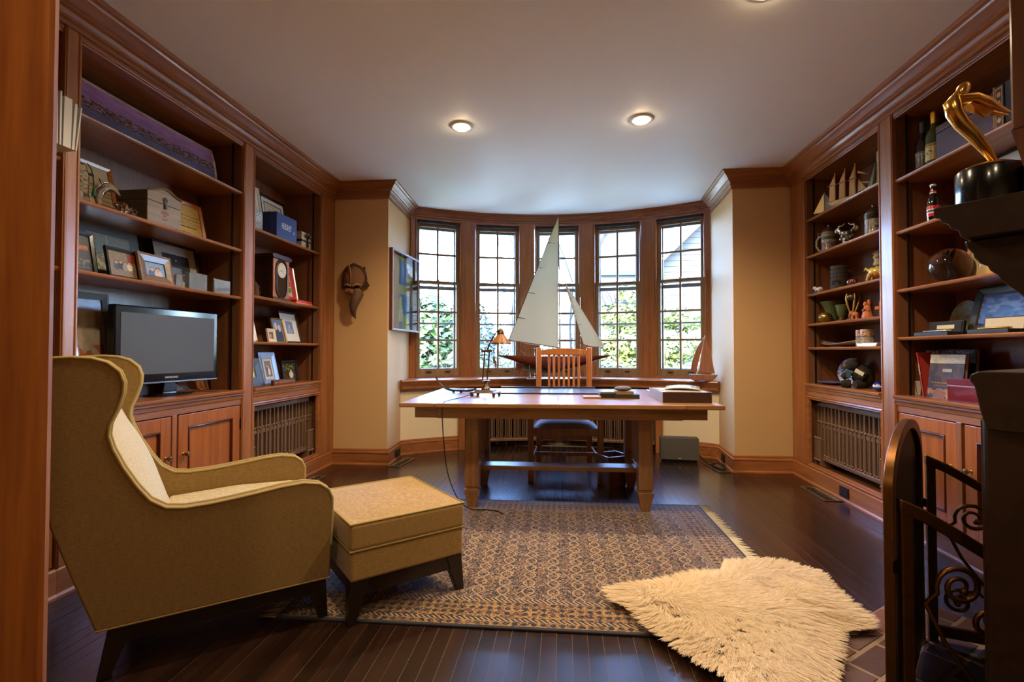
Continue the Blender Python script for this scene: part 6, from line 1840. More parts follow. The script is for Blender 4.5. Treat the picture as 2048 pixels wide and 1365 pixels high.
cr2 = thing('wooden_cross', 'small plain wooden cross partly hidden by the stile', 'cross', RRp(3.445, U4, .05), R(-60))
MB().box(-.010, .010, -.006, .006, 0, .100).build('cross_post', ORC, cr2, bevel=.001)
MB().box(-.036, .036, -.006, .006, .048, .068).build('cross_arm', ORC, cr2, bevel=.001)

# fifth shelf
ty = thing('wooden_dish', 'long shallow boat-shaped wooden dish on the fifth right shelf', 'dish', RRp(4.07, U5, .12), A_R)
def dish(u, v):
    x_ = -.26 + .52 * u; w = .085 * (1 - abs(2 * u - 1) ** 2.2)
    y_ = w * (2 * v - 1)
    return (x_, y_, .006 + .030 * (abs(2 * u - 1) ** 2) + .018 * abs(2 * v - 1) ** 2)
MB().grid(dish, 20, 8).build('dish_bowl', wood('grey_brown_dish', '#6d5a48', '#927a62', 'x', rough=.4), ty, smooth=180, solid=.006)
MB().box(-.08, .08, -.03, .03, 0, .006).build('dish_foot', plain('dish_foot_wood', '#5a4836', .5), ty)
cupm = picture('folk_pattern_cup', '#c9b9a0', [('b', .62, .95, 9, .50, '#a0522d'), ('b', .40, .60, 30, .5, '#3a3030'), ('b', .05, .40, 22, .52, '#5a4034'), ('r', .5, .60, .6, .02, '#3a2a22')])
for k, (Y, d) in enumerate(((3.775, .12), (3.675, .095))):
    t = thing('patterned_cup', ('folk-patterned cup at the back left of the pair' if k == 0 else 'folk-patterned cup at the front right of the pair'), 'cup', RRp(Y, U5, d), AF, 'patterned cups on the fifth right shelf')
    MB().lathe([(0, 0), (.040, 0), (.042, .004), (.043, .120), (.040, .120), (.038, .01), (0, .01)], 28).build('cup_wall', cupm, t, smooth=40)
pt = thing('white_platter', 'white rectangular platter in front of the patterned cups', 'platter', RRp(3.56, U5, .07), A_R)
MB().prism([(-.12, .024), (.12, .024), (.10, .0), (-.10, .0)], 'y', -.05, .06).build('platter_body', plain('white_china', '#c9c4bc', .15, coat=.5), pt, bevel=.004)
MB().box(-.085, .085, -.035, .045, .0242, .0250).build('platter_well', plain('grey_china', '#aaa59d', .2), pt)

# counter of the right narrow bay
bp = thing('blue_display_plate', 'round blue and white plate standing on edge behind the bear', 'plate', RRp(4.10, SC_, .20), R(-70))
Mp = Matrix.Translation((0, .02, .105)) @ Matrix.Rotation(R(78), 4, 'X')
MB().lathe([(0, .006), (.060, .006), (.075, .010), (.104, .016), (.104, .012), (.07, 0), (0, 0)], 36, M=Mp).build('plate_disc', picture('blue_transfer', '#9aa3c4', [('n', 7, .52, '#3d4a80'), ('n', 16, .58, '#c9cfe0')], rough=.15), bp, smooth=50)
MB().tube([(-.04, 0, .003), (-.04, .03, .01), (-.04, .07, .003)], .003, 6).tube([(.04, 0, .003), (.04, .03, .01), (.04, .07, .003)], .003, 6).build('plate_stand', BLACKM, bp)
fp = thing('blue_flat_dish', 'flat oval blue-rimmed dish lying on the right counter', 'dish', RRp(4.17, SC_, .10), A_R)
MB().lathe([(0, 0), (.07, 0), (.11, .012), (.150, .020), (.150, .024), (.11, .017), (0, .008)], 36, sx=.95, sy=.55).build('dish_body', plain('slate_blue_china', '#5b6490', .2, coat=.4), fp, smooth=50)
br = thing('teddy_bear', 'dark brown plush bear with a paper tag sitting on the right counter', 'teddy bear', RRp(3.80, SC_, .12), R(-62))
FUR = plain('dark_plush', '#2b2014', .9, noise=.5, nscale=120, bump=1.0)
MB().ell((.01, .01, .085), (.072, .065, .085), 18, 12, f=lambda d: 1 + .03 * math.sin(23 * d[0]) * math.sin(19 * d[2])).build('bear_body', FUR, br, smooth=60)
MB().ell((-.045, -.02, .165), (.050, .048, .044), 16, 10).build('bear_head', FUR, br, smooth=60)
MB().ell((-.082, -.045, .155), (.022, .022, .018), 12, 8).build('muzzle', plain('tan_plush', '#6a5236', .9), br, smooth=60)
MB().ell((-.102, -.055, .158), .007, 8, 6).build('bear_nose', BLACKM, br, smooth=60)
for q in ((-.04, .012, .205), (-.012, -.03, .205)):
    MB().ell(q, (.015, .010, .015), 10, 7).build('bear_ear', FUR, br, smooth=60)
for p0, p1, r_ in (((-.05, -.04, .11), (-.085, -.075, .07), .024), ((.05, -.035, .11), (.045, -.085, .07), .024), ((-.04, -.05, .03), (-.09, -.08, .028), .030), ((.04, -.045, .03), (.02, -.10, .028), .030)):
    MB().tube([p0, [(a_ + b_) / 2 for a_, b_ in zip(p0, p1)], p1], [r_, r_ * 1.05, r_ * .8], 10).build('bear_limb', FUR, br, smooth=60)
MB().box(-.035, .030, -.001, .001, -.014, .014, M=Matrix.Translation((.045, -.085, .115)) @ Matrix.Rotation(R(28), 4, 'Y')).build('paper_tag', plain('cream_tag', '#c9bf9c', .7), br)
MB().box(-.018, .016, -.002, .002, -.024, .024, M=Matrix.Translation((-.03, -.088, .10))).build('green_tag', plain('green_tag', '#27463a', .5), br)
bp2 = thing('blue_paperweight', 'round cobalt blue glass paperweight beside the bear', 'paperweight', RRp(3.475, SC_, .05), AF)
MB().ell((0, 0, .034), (.038, .038, .034), 20, 12).build('blue_glass', picture('cobalt_swirl', '#1c2a86', [('r', .5, .55, .6, .12, '#b9c4e0'), ('b', .6, 1, 5, .55, '#0e1440')], rough=.05), bp2, smooth=60)

# ================================================================ RIGHT WIDE BAY CONTENTS
V1, V2, V3, V4 = 2.130, 1.810, 1.455, 1.166
def bottle(label, loc, H_, r, gmat, lab, neck, capm, name='wine_bottle', lz=(.12, .42)):
    t = thing(name, label, 'bottle', loc, R(-60))
    MB().lathe([(0, .004), (r * .7, .0), (r * .97, .004), (r, .015), (r, H_ * .56), (r * .92, H_ * .62), (r * .55, H_ * .70), (neck, H_ * .76), (neck, H_ * .955), (neck * 1.15, H_ * .96), (neck * 1.15, H_), (0, H_)], 24).build('bottle_glass', gmat, t, smooth=40)
    MB().lathe([(r * 1.008, H_ * lz[0]), (r * 1.012, H_ * lz[0] + .002), (r * 1.012, H_ * lz[1] - .002), (r * 1.008, H_ * lz[1])], 24).build('label', lab, t, smooth=40)
    MB().lathe([(neck * 1.06, H_ * .80), (neck * 1.10, H_ * .81), (neck * 1.22, H_ * .96), (neck * 1.22, H_ * 1.004), (0, H_ * 1.006)], 20).build('capsule', capm, t, smooth=40)
    return t
DGL = plain('dark_bottle_glass', '#141a12', .06, coat=.6)
GGL = plain('green_bottle_glass', '#3a4418', .06, coat=.6)
bottle('dark wine bottle with a grey label at the far end of the top right shelf', RRp(3.135, V1, .11), .305, .038, DGL, picture('grey_label', '#6a6f74', [('b', 0, .5, 12, .5, '#3c3f44'), ('r', .5, .8, .5, .05, '#a8adb2')]), .014, plain('slate_capsule', '#3a4048', .4))
bottle('champagne bottle with a gold foil neck on the top right shelf', RRp(3.03, V1, .10), .315, .043, GGL, picture('cream_gold_label', '#bfae7a', [('b', .3, .6, 10, .55, '#5a4a24'), ('r', .5, .9, .6, .06, '#8a6a28')]), .016, plain('gold_foil', '#c79a3a', .25, 1.0))
bottle('dark wine bottle with an orange capsule behind the purple box', RRp(3.00, V1, .255), .33, .038, DGL, picture('plain_cream_label', '#b8a98a', []), .014, plain('orange_capsule', '#b8702a', .4))
pb = thing('purple_presentation_box', 'long purple lacquered box lying on the top right shelf', 'box', RRp(2.78, V1, .065), A_R)
PUR = plain('plum_lacquer', '#4a3244', .25, coat=.6)
MB().box(-.19, .19, 0, .20, 0, .165).build('box_base', PUR, pb, bevel=.003)
MB().box(-.191, .191, -.001, .201, .168, .205).build('box_lid', PUR, pb, bevel=.003)
bb_ = thing('black_ornate_box', 'black box with a gilt patterned edge at the near end of the top right shelf', 'box', RRp(2.47, V1, .05), A_R)
MB().box(-.10, .12, 0, .20, 0, .215).build('box_body', BLACK, bb_, bevel=.002)
MB().box(-.108, -.098, -.003, .203, 0, .218).build('gilt_edge', picture('gilt_pattern', '#5a3a14', [('n', 14, .5, '#c98a2e'), ('n', 30, .6, '#120c06')]), bb_)
MB().box(-.100, -.050, -.004, 0, .005, .21).build('gilt_panel', picture('gilt_panel_pattern', '#2a1a0c', [('r', .5, .5, .38, .46, '#b87a2c'), ('r', .5, .5, .30, .43, '#1c120a'), ('e', .5, .2, .2, .06, '#c98a3a'), ('e', .5, .4, .2, .06, '#c98a3a'), ('e', .5, .6, .2, .06, '#c98a3a'), ('e', .5, .8, .2, .06, '#c98a3a')], noise=.2), bb_)
# second shelf
pe = thing('cola_bottle', 'cola bottle with a red white and blue label on the second right shelf', 'bottle', RRp(3.005, V2, .07), R(-52))
MB().lathe([(0, .003), (.022, .0), (.029, .004), (.030, .015), (.030, .105), (.027, .125), (.016, .160), (.0125, .185), (.0125, .205), (.014, .208)], 24).build('bottle_glass', plain('cola_glass', '#180c08', .05, coat=.7), pe, smooth=40)
MB().lathe([(.0303, .030), (.0306, .032), (.0306, .088), (.0303, .090)], 24).build('label', picture('cola_label', '#d8d8dc', [('r', .5, .86, .6, .16, '#c42420'), ('r', .5, .14, .6, .16, '#c42420'), ('r', .5, .5, .6, .06, '#2a4a9a')], noise=.05), pe, smooth=40)
MB().lathe([(.0165, .150), (.0170, .152), (.0140, .176), (.0135, .178)], 20).build('neck_label', picture('neck_red', '#c42420', [('r', .5, .5, .6, .2, '#e0dcdc')], noise=.05), pe, smooth=40)
text_mesh('lettering', 'PEPSI', .017, plain('navy_ink', '#1c2f78', .5), pe, Matrix.Translation((0, -.0312, .060)), sx=.85)
MB().lathe([(.0145, .203), (.0155, .205), (.0145, .214), (0, .215)], 20).build('crown_cap', plain('white_cap', '#d0ccc8', .3, .4), pe, smooth=40)
pframe('white-matted picture in a thin black frame behind the statuette', RRp(2.66, V2, .22), A_R, .52, .29, .008, BLACKM, picture('pale_blue_picture', '#b9c2c9', [('g', 0, 1, '#cfd4d8'), ('b', 0, .3, 5, .5, '#9aa0a4')], noise=.05), plain('white_mount', '#e2ded4', .7), .05, lean=8)
# third shelf
gl = thing('glass_globe', 'large dark glass orb on the third right shelf', 'glass orb', RRp(2.965, V3, .12), 0)
MB().ell((0, 0, .098), .098, 40, 24).build('orb', plain('smoky_glass', '#c9c0b4', 0.0, trans=1.0, ior=1.4), gl, smooth=60)
for k in range(3):
    MB().tube([(.012 * k - .012 + .02 * math.sin(j * .9 + k), .015 * math.cos(j * .7 + k), .03 + .022 * j) for j in range(7)], [.004, .008, .010, .010, .009, .007, .002], 8).build('orb_swirl', plain('dark_orb_core', '#1c1612', .2), gl, smooth=60)
pframe('aged sepia print in a gilt-edged wooden frame behind the glass orb', RRp(2.755, V3, .20), A_R, .42, .30, .018, OAKF, picture('sepia_landscape', '#b89f6a', [('b', .25, .75, 5, .48, '#8a744a'), ('b', .3, .6, 14, .55, '#5e4c30')], noise=.1), plain('buff_mount', '#c4a770', .7), .06, lean=8)
# fourth shelf
rp = thing('painted_round_plate', 'small round plate with a painted green landscape at the back of the fourth right shelf', 'plate', RRp(3.02, V4, .24), A_R)
Mp = Matrix.Translation((0, .0, .10)) @ Matrix.Rotation(R(80), 4, 'X')
MB().lathe([(0, .005), (.07, .005), (.10, .012), (.10, .008), (.07, 0), (0, 0)], 32, M=Mp).build('plate_disc', picture('green_scene', '#4a5634', [('g', .4, 1, '#8a9490'), ('b', .2, .6, 6, .52, '#7a4a30'), ('b', 0, .4, 9, .5, '#5c6a30')], rough=.2), rp, smooth=50)
def penbox(label, Y, inner, W_, pen, rz):
    t = thing('pen_case', label, 'pen case', RRp(Y, V4, .085), rz)
    MB().box(-W_ / 2, W_ / 2, -.045, .045, 0, .022).build('case_base', plain('charcoal_case', '#2c2c30', .45), t, bevel=.003)
    MB().box(-W_ / 2, W_ / 2, .045, .063, .012, .092, M=Matrix.Rotation(R(-8), 4, 'X')).build('case_lid', BLACKM, t, bevel=.003)
    MB().box(-W_ / 2 + .008, W_ / 2 - .008, .042, .0455, .020, .086, M=Matrix.Rotation(R(-8), 4, 'X')).build('lid_lining', inner, t)
    for k, m in enumerate(pen):
        MB().tube([(-W_ * .34, -.015 + k * .022, .027), (W_ * .28, -.012 + k * .022, .029), (W_ * .36, -.011 + k * .022, .029)], [.005, .0055, .002], 8).build('pen', m, t, smooth=60)
    return t
pc1 = penbox('open black pen case with a dark lining on the fourth right shelf', 3.015, plain('dark_lining', '#242226', .8), .20, [STEEL, GILT], R(-78))
MB().box(-.045, .055, .039, .0425, .046, .068, M=Matrix.Rotation(R(-8), 4, 'X')).build('card_slip', plain('cream_slip', '#c9bf9a', .7), pc1)
penbox('open pen case with a cream satin lining and gold pens', 2.64, plain('cream_satin', '#c9b48a', .4), .19, [GILT, plain('amber_pen', '#b8741c', .2, .6)], R(-78))
pframe('large framed blue night city picture leaning on the fourth right shelf', RRp(2.70, V4, .20), A_R, .50, .265, .034, plain('dark_green_frame', '#272c26', .4), picture('blue_city_night', '#3c4a6c', [('g', 0, 1, '#5f74a4'), ('b', .45, .9, 7, .52, '#8f9cb8'), ('b', .1, .4, 9, .5, '#20283c')], noise=.2), None, 0, lean=14, inner=GILT)
# counter: books and boxes
def book(label, loc, rz, w, h_, d_, cover, tilt=0, pages=True, spine=None):
    t = thing('hardback_book', label, 'book', loc, rz)
    M = Matrix.Rotation(R(tilt), 4, 'Y')
    MB().box(-w / 2 + .003, w / 2 - .003, .004, d_ - .002, .003, h_ - .003, M=M).build('page_block', plain('book_pages', '#cfc4a8', .85), t)
    for x0, x1 in ((-w / 2, -w / 2 + .003), (w / 2 - .003, w / 2)):
        MB().box(x0, x1, 0, d_, 0, h_, M=M).build('cover', cover, t)
    MB().box(-w / 2, w / 2, 0, .004, 0, h_, M=M).build('spine', spine or cover, t)
    return t, M
LETT = plain('pale_lettering', '#efeae0', .6)
t, M = book('white-spined tall book with a red top leaning at the left of the book row', RRp(3.215, SC_, .10), A_R, .022, .290, .20, plain('white_cover', '#d2c9bb', .5), tilt=-14)
MB().box(-.0115, .0115, -.0006, .001, .262, .29, M=M).build('red_spine_top', plain('red_spine', '#c2402e', .5), t)
fl = thing('hardback_book', 'large black architecture book with white title lettering', 'book', RRp(3.06, SC_, .155), A_R + R(22))
MB().box(-.13, .13, .004, .030, .003, .277).xf(Matrix.Rotation(R(-8), 4, 'X')).build('page_block', plain('book_pages', '#cfc4a8', .85), fl)
MB().box(-.132, .132, 0, .004, 0, .28).xf(Matrix.Rotation(R(-8), 4, 'X')).build('front_cover', BLACKM, fl)
MB().box(-.132, .132, .030, .034, 0, .28).xf(Matrix.Rotation(R(-8), 4, 'X')).build('back_cover', BLACKM, fl)
MB().box(-.135, -.131, 0, .034, 0, .28).xf(Matrix.Rotation(R(-8), 4, 'X')).build('spine', BLACKM, fl)
for tx, z_, s_, x_ in (('FRANK LLOYD WRIGHT', .262, .026, .0), ('THE', .236, .026, -.098)):
    text_mesh('title', tx, s_, LETT, fl, Matrix.Rotation(R(-8), 4, 'X') @ Matrix.Translation((x_, -.0005, z_)), sx=.86)
t, M = book('red and cream slim book between the black book and the cookbook', RRp(3.115, SC_, .075), A_R, .016, .262, .19, plain('red_cover', '#a8352a', .5), tilt=-11)
text_mesh('spine_lettering', 'COOKBOOK', .012, LETT, t, M @ Matrix.Translation((0, -.0005, .16)) @ Matrix.Rotation(R(90), 4, 'Y'), sx=.9)
ck = thing('hardback_book', 'brown illustrated cookbook leaning with its front cover showing', 'book', RRp(2.985, SC_, .09), A_R + R(10))
ML = Matrix.Rotation(R(-7), 4, 'X')
MB().box(-.10, .10, .004, .022, .003, .245).xf(ML).build('page_block', plain('book_pages', '#cfc4a8', .85), ck)
co_ = MB().box(-.102, .102, 0, .004, 0, .248).build('front_cover', picture('cookbook_cover', '#2c1a10', [('r', .5, .90, .6, .10, '#b8aa8a'), ('b', .35, .78, 4, .5, '#4a2c18'), ('b', .0, .22, 6, .48, '#9a6a3a'), ('e', .35, .1, .2, .1, '#7a4a28')], noise=.25, rough=.6, coat=0.0), ck)
co_.rotation_euler = (-R(7), 0, 0)
MB().box(-.102, .102, .022, .026, 0, .248).xf(ML).build('back_cover', plain('brown_cover', '#3a2416', .5), ck)
ORL = plain('orange_lettering', '#c98a4a', .6)
text_mesh('title', 'The Hershey, Pennsylvania Cookbook', .0125, ORL, ck, ML @ Matrix.Translation((0, -.0006, .088)), sx=.86)
text_mesh('subtitle', 'Fun Treats and Trivia from the Chocolate Capital', .0075, ORL, ck, ML @ Matrix.Translation((0, -.0006, .072)), sx=.86)
MB().box(-.02, .035, -.0015, 0, .15, .168).xf(ML).build('cover_sticker', plain('grey_sticker', '#9a9288', .6), ck)
rb = thing('red_wooden_box', 'glossy red lacquered box on the right counter beside the books', 'box', RRp(2.74, SC_, .035), A_R + R(3))
REDL = plain('cherry_red_lacquer', '#6a1418', .18, coat=.7)
MB().box(-.13, .13, 0, .26, 0, .082).build('box_base', REDL, rb, bevel=.003)
MB().box(-.131, .131, -.001, .261, .086, .122).build('box_lid', REDL, rb, bevel=.003)
MB().box(-.1305, .1305, -.0005, .2605, .082, .086).build('lid_seam', plain('pale_seam', '#a88a84', .4), rb)
dbx = thing('dark_lacquered_box', 'dark glossy box behind the red one on the right counter', 'box', RRp(2.45, SC_, .05), A_R)
MB().box(-.145, .12, 0, .24, 0, .118).build('box_base', plain('dark_lacquer', '#1c0d0c', .15, coat=.7), dbx, bevel=.003)
MB().box(-.146, .121, -.001, .241, .120, .132).build('box_lid', REDL, dbx, bevel=.003)
# ================================================================ MODEL YACHT ON THE SILL
YX, YY, SZ = -0.10, 5.20, 0.783
yt = thing('model_yacht', 'tall model sailing yacht with cream sails on the window sill', 'model ship', (YX, YY, SZ), R(1.5))
HULL = wood('yacht_hull_wood', '#4a2014', '#7a3a24', 'x', rough=.3)


def hull_fn(u, v):
    # u along length (stern left -.60 .. bow right .59), v around the section
    x_ = -.605 + 1.195 * u
    k = abs(2 * u - 1)
    beam = .105 * (1 - k ** 2.4) ** .8 + .004
    deep = (.022 + .125 * (math.sin(PI * min(1, max(0, u))) ** 1.3))
    a_ = PI * v
    dk_ = .245 + .012 * (2 * u - 1) ** 2
    return (x_ * (1 - 0.06 * math.sin(PI * v) * (1 if k > .7 else .4)), -beam * math.cos(a_), dk_ - deep * math.sin(a_) ** .8)


MB().grid(hull_fn, 30, 14).build('hull', HULL, yt, smooth=180)
MB().prism([(-.600 + 1.185 * k / 16, -(.103 * (1 - abs(2 * k / 16 - 1) ** 2.4) ** .8 + .003)) for k in range(17)] + [(-.600 + 1.185 * k / 16, (.103 * (1 - abs(2 * k / 16 - 1) ** 2.4) ** .8 + .003)) for k in range(16, -1, -1)], 'z', .243, .247).build('deck', wood('yacht_deck', '#9a8a70', '#bba98a', 'x'), yt)
MB().prism([(-.32, .155), (.10, .13), (.06, .075), (-.22, .065), (-.36, .095)], 'y', -.010, .010).build('keel', plain('grey_keel', '#4f4a48', .5), yt, bevel=.006)
MB().prism([(-.40, .165), (-.33, .155), (-.35, .085), (-.41, .10)], 'y', -.006, .006).build('rudder', HULL, yt, bevel=.003)
SAIL = nodes('cream_sailcloth')
_m, _nt, _b = SAIL
_b.inputs['Base Color'].default_value = rgba(hx('#b7a683')); _b.inputs['Roughness'].default_value = .85
tl = _nt.nodes.new('ShaderNodeBsdfTranslucent'); tl.inputs[0].default_value = rgba(hx('#9a8b6c'))
ms_ = _nt.nodes.new('ShaderNodeMixShader'); ms_.inputs[0].default_value = .35
_nt.links.new(_b.outputs[0], ms_.inputs[1]); _nt.links.new(tl.outputs[0], ms_.inputs[2]); _nt.links.new(ms_.outputs[0], _nt.nodes['Material Output'].inputs[0])
SAILM = _m
ROPE = plain('pale_rope', '#a8977a', .8)
SPAR = wood('spar_wood', '#5a3a24', '#7d5836', 'z')
MB().tube([(.058, 0, .245), (.050, 0, 1.0), (.048, 0, 1.738)], [.008, .0065, .003], 8).build('mast', SPAR, yt, smooth=60)
A_, B_, C_ = Vector((.046, 0, 1.735)), Vector((-.478, -.02, .420)), Vector((.040, 0, .345))
def tri(A, B, C, bulge):
    def fn(u, v):
        p = A.lerp(B.lerp(C, u), v)
        return (p.x, p.y - bulge * math.sin(PI * u) * math.sin(PI * v), p.z - .018 * math.sin(PI * u) * v)
    return fn
ms = MB().grid(tri(A_, B_, C_, .035), 12, 24).build('mainsail', SAILM, yt, smooth=180)
for k in range(4):
    p = A_.lerp(B_, .22 + .2 * k); d_ = (C_ - B_).normalized()
    q = p + Vector((.075, -.004, -.016))
    MB().tube([p + Vector((0, -.008, 0)), q + Vector((0, -.016, 0))], .004, 6).build('batten', plain('batten_brown', '#7a6a50', .6), ms)
MB().tube([A_, B_], .003, 6).build('leech_cord', plain('dark_cord', '#5a4632', .7), ms)
MB().tube([B_ + Vector((-.01, 0, -.004)), C_ + Vector((.012, 0, -.012))], .005, 8).build('boom', SPAR, yt, smooth=60)
J1, J2, J3 = Vector((.112, 0, 1.022)), Vector((.300, 0, .375)), Vector((.515, -.01, .352))
jb = MB().grid(tri(J1, J2, J3, .02), 8, 16).build('jib', SAILM, yt, smooth=180)
for k in range(3):
    p = J1.lerp(J2, .25 + .22 * k)
    MB().tube([p + Vector((0, -.006, 0)), p + Vector((.05, -.012, .004))], .0035, 6).build('batten', plain('batten_brown', '#7a6a50', .6), jb)
MB().tube([J1, J2], .003, 6).build('luff_cord', plain('dark_cord', '#5a4632', .7), jb)
MB().tube([J2 + Vector((-.045, 0, -.028)), J3 + Vector((.01, 0, -.012))], .004, 8).build('jib_boom', SPAR, yt, smooth=60)
for a_, b_ in (((.050, 0, 1.73), (-.585, 0, .262)), ((.052, 0, 1.05), (.555, 0, .258)), ((.052, .0, 1.05), (.05, -.10, .25)), ((.052, 0, 1.05), (.05, .10, .25)), ((.048, 0, 1.73), (.02, -.09, .25)), ((.048, 0, 1.73), (.02, .09, .25)), ((-.30, 0, .26), (-.47, 0, .40))):
    MB().tube([a_, b_], .0016, 5).build('rigging_line', ROPE, yt)
MB().tube([(.03, -.03, .80), (.085, 0, .80), (.03, .03, .80)], .003, 6).build('spreader', SPAR, yt)
# wire cradle
STW = plain('polished_wire', '#c3c3c6', .15, 1.0)
for x_ in (-.26, .10):
    MB().tube([(x_, -.075, .155), (x_, -.055, .08), (x_, -.05, .006), (x_, .05, .006), (x_, .055, .08), (x_, .075, .155)], .005, 8).build('cradle_hoop', STW, yt, smooth=60)
for y_ in (-.05, .05):
    MB().tube([(-.29, y_, .006), (.14, y_, .006)], .005, 8).build('cradle_bar', STW, yt, smooth=60)

# small wooden sailboat at the right end of the sill
sw = thing('small_wooden_sailboat', 'small reddish wooden sailboat at the right end of the window sill', 'model ship', (1.375, 5.09, SZ), R(-4))
PINKW = wood('rosy_wood', '#80503a', '#a97054', 'z', rough=.5)
MB().prism([(-.135, .070), (.145, .062), (.095, .010), (.08, 0), (-.08, 0), (-.105, .010)], 'y', -.022, .022).build('hull', PINKW, sw, bevel=.008)
MB().tube([(-.058, 0, .06), (-.004, 0, .30), (.022, 0, .455)], [.004, .003, .002], 6).build('mast', plain('pale_mast', '#d6cdbf', .4), sw)
MB().prism([(-.040, .095), (.115, .075), (.075, .28), (.025, .455), (-.002, .31)], 'y', -.004, .004).build('mainsail', PINKW, sw)
MB().prism([(-.115, .10), (-.062, .085), (-.012, .30), (.015, .44), (-.055, .33), (-.10, .20)], 'y', -.003, .003).build('jib', PINKW, sw)
for k in range(5):
    MB().tube([(-.125 + k * .02, -.014, .066), (-.125 + k * .02, -.014, .085)], .0012, 5).build('rail_post', STEEL, sw)

# ================================================================ DESK TOP THINGS
DZ = 0.750
pd_ = thing('desk_pad', 'dark desk pad with a pale top at the chair side of the desk', 'desk pad', (-0.135, 4.075, DZ), R(1.6))
MB().box(-.41, .41, -.28, .285, .0005, .006).build('pad_sheet', plain('slate_pad_top', '#4c4a55', .3), pd_, bevel=.002)
MB().box(-.412, .412, -.285, -.265, .0005, .010).build('pad_edge', plain('pad_dark_edge', '#17161a', .4), pd_, bevel=.002)
MB().box(-.412, .412, .262, .292, .0005, .018).build('pad_edge', plain('pad_dark_edge', '#17161a', .4), pd_, bevel=.002)

lp = thing('desk_lamp', 'brass desk lamp with an amber panelled glass shade', 'desk lamp', (-0.575, 3.60, DZ), R(-12))
ABR = plain('antique_brass_lamp', '#5c4b34', .35, .85)
MB().frustum((0, 0, .024), (.205, .155), (0, 0, .034), (.19, .14)).build('base_slab', plain('bronze_slab', '#7d5430', .3, .5), lp, bevel=.003)
MB().frustum((0, 0, .034), (.15, .10), (0, 0, .048), (.13, .085)).build('base_step', plain('steel_slab', '#8a8d96', .25, .8), lp, bevel=.002)
for sx in (-1, 1):
    for sy in (-1, 1):
        MB().frustum((sx * .085, sy * .06, 0), (.016, .016), (sx * .085, sy * .06, .024), (.022, .022)).build('base_foot', ABR, lp)
MB().lathe([(.034, .048), (.036, .054), (.026, .066), (.013, .080), (.010, .098), (.020, .106), (.030, .110), (.030, .116), (0, .118)], 20).build('pedestal', ABR, lp, smooth=50)
MB().tube([(-.025, 0, .118), (-.008, 0, .325)], .0055, 8).build('upright_rod', ABR, lp, smooth=60)
MB().tube([(.012, 0, .118), (.029, 0, .325)], .0055, 8).build('upright_rod', ABR, lp, smooth=60)
MB().tube([(-.032, 0, .330), (.052, 0, .334)], .009, 10).build('cross_bar', ABR, lp, smooth=60)
MB().tube([(.012, 0, .335), (.028, 0, .38), (.055, 0, .43), (.085, 0, .475), (.112, 0, .492)], [.006, .005, .005, .005, .005], 8).build('gooseneck', ABR, lp, smooth=60)
MB().lathe([(.026, .0), (.026, .012), (.020, .030), (.012, .044), (.007, .050), (0, .052)], 14, (.118, 0, .450)).build('socket_cup', ABR, lp, smooth=50)
MB().lathe([(.003, 0), (.003, .035), (.005, .04), (0, .045)], 8, (.118, 0, .495)).build('finial', ABR, lp)
AMB = nodes('amber_slag_glass')
_m, _nt, _b = AMB
_b.inputs['Base Color'].default_value = rgba(hx('#c98a48')); _b.inputs['Roughness'].default_value = .35
tl = _nt.nodes.new('ShaderNodeBsdfTranslucent'); tl.inputs[0].default_value = rgba(hx('#d99a50'))
ms_ = _nt.nodes.new('ShaderNodeMixShader'); ms_.inputs[0].default_value = .6
_nt.links.new(_b.outputs[0], ms_.inputs[1]); _nt.links.new(tl.outputs[0], ms_.inputs[2]); _nt.links.new(ms_.outputs[0], _nt.nodes['Material Output'].inputs[0])
NP = 12
shd = MB().lathe([(.068, .392), (.050, .418), (.024, .452)], NP, (.118, 0, .0)).build('shade', ABR, lp)
for k in range(NP):
    a0, a1 = 2 * PI * k / NP, 2 * PI * (k + 1) / NP
    f_ = lambda r_, a_, z_: (.118 + r_ * math.cos(a_), r_ * math.sin(a_), z_)
    MB().add([f_(.0705, a0 + .03, .392), f_(.0705, a1 - .03, .392), f_(.025, a1 - .05, .453), f_(.025, a0 + .05, .453)], [(0, 1, 2, 3)]).build('glass_panel', _m, shd, solid=.002)
MB().tube([(.118 + .071 * math.cos(2 * PI * k / 24), .071 * math.sin(2 * PI * k / 24), .390 - .004 * (k % 2)) for k in range(24)], .004, 6, closed=True).build('scalloped_rim', ABR, shd)
for x_, l_ in ((.066, .10), (.078, .13)):
    MB().tube([(x_, 0, .392), (x_, 0, .392 - l_)], .0012, 5).build('pull_chain', BRASS, lp)
    MB().lathe([(.003, 0), (.008, .01), (.008, .05), (.004, .06), (0, .06)], 10, (x_, 0, .392 - l_ - .055)).build('chain_weight', plain('silvered_weight', '#a7a49c', .25, .9), lp, smooth=40)
cable('lamp_cord', 'thin brown lamp cord hanging over the front edge of the desk to the rug', [(-.67, 3.57, .765), (-.72, 3.40, .756), (-.755, 3.20, .756), (-.765, 3.085, .752), (-.768, 3.062, .70), (-.76, 3.07, .52), (-.745, 3.12, .30), (-.70, 3.20, .12), (-.63, 3.26, .03), (-.52, 3.30, .014), (-.44, 3.27, .014), (-.40, 3.22, .014)], .0035, (-.72, 3.2, 0))

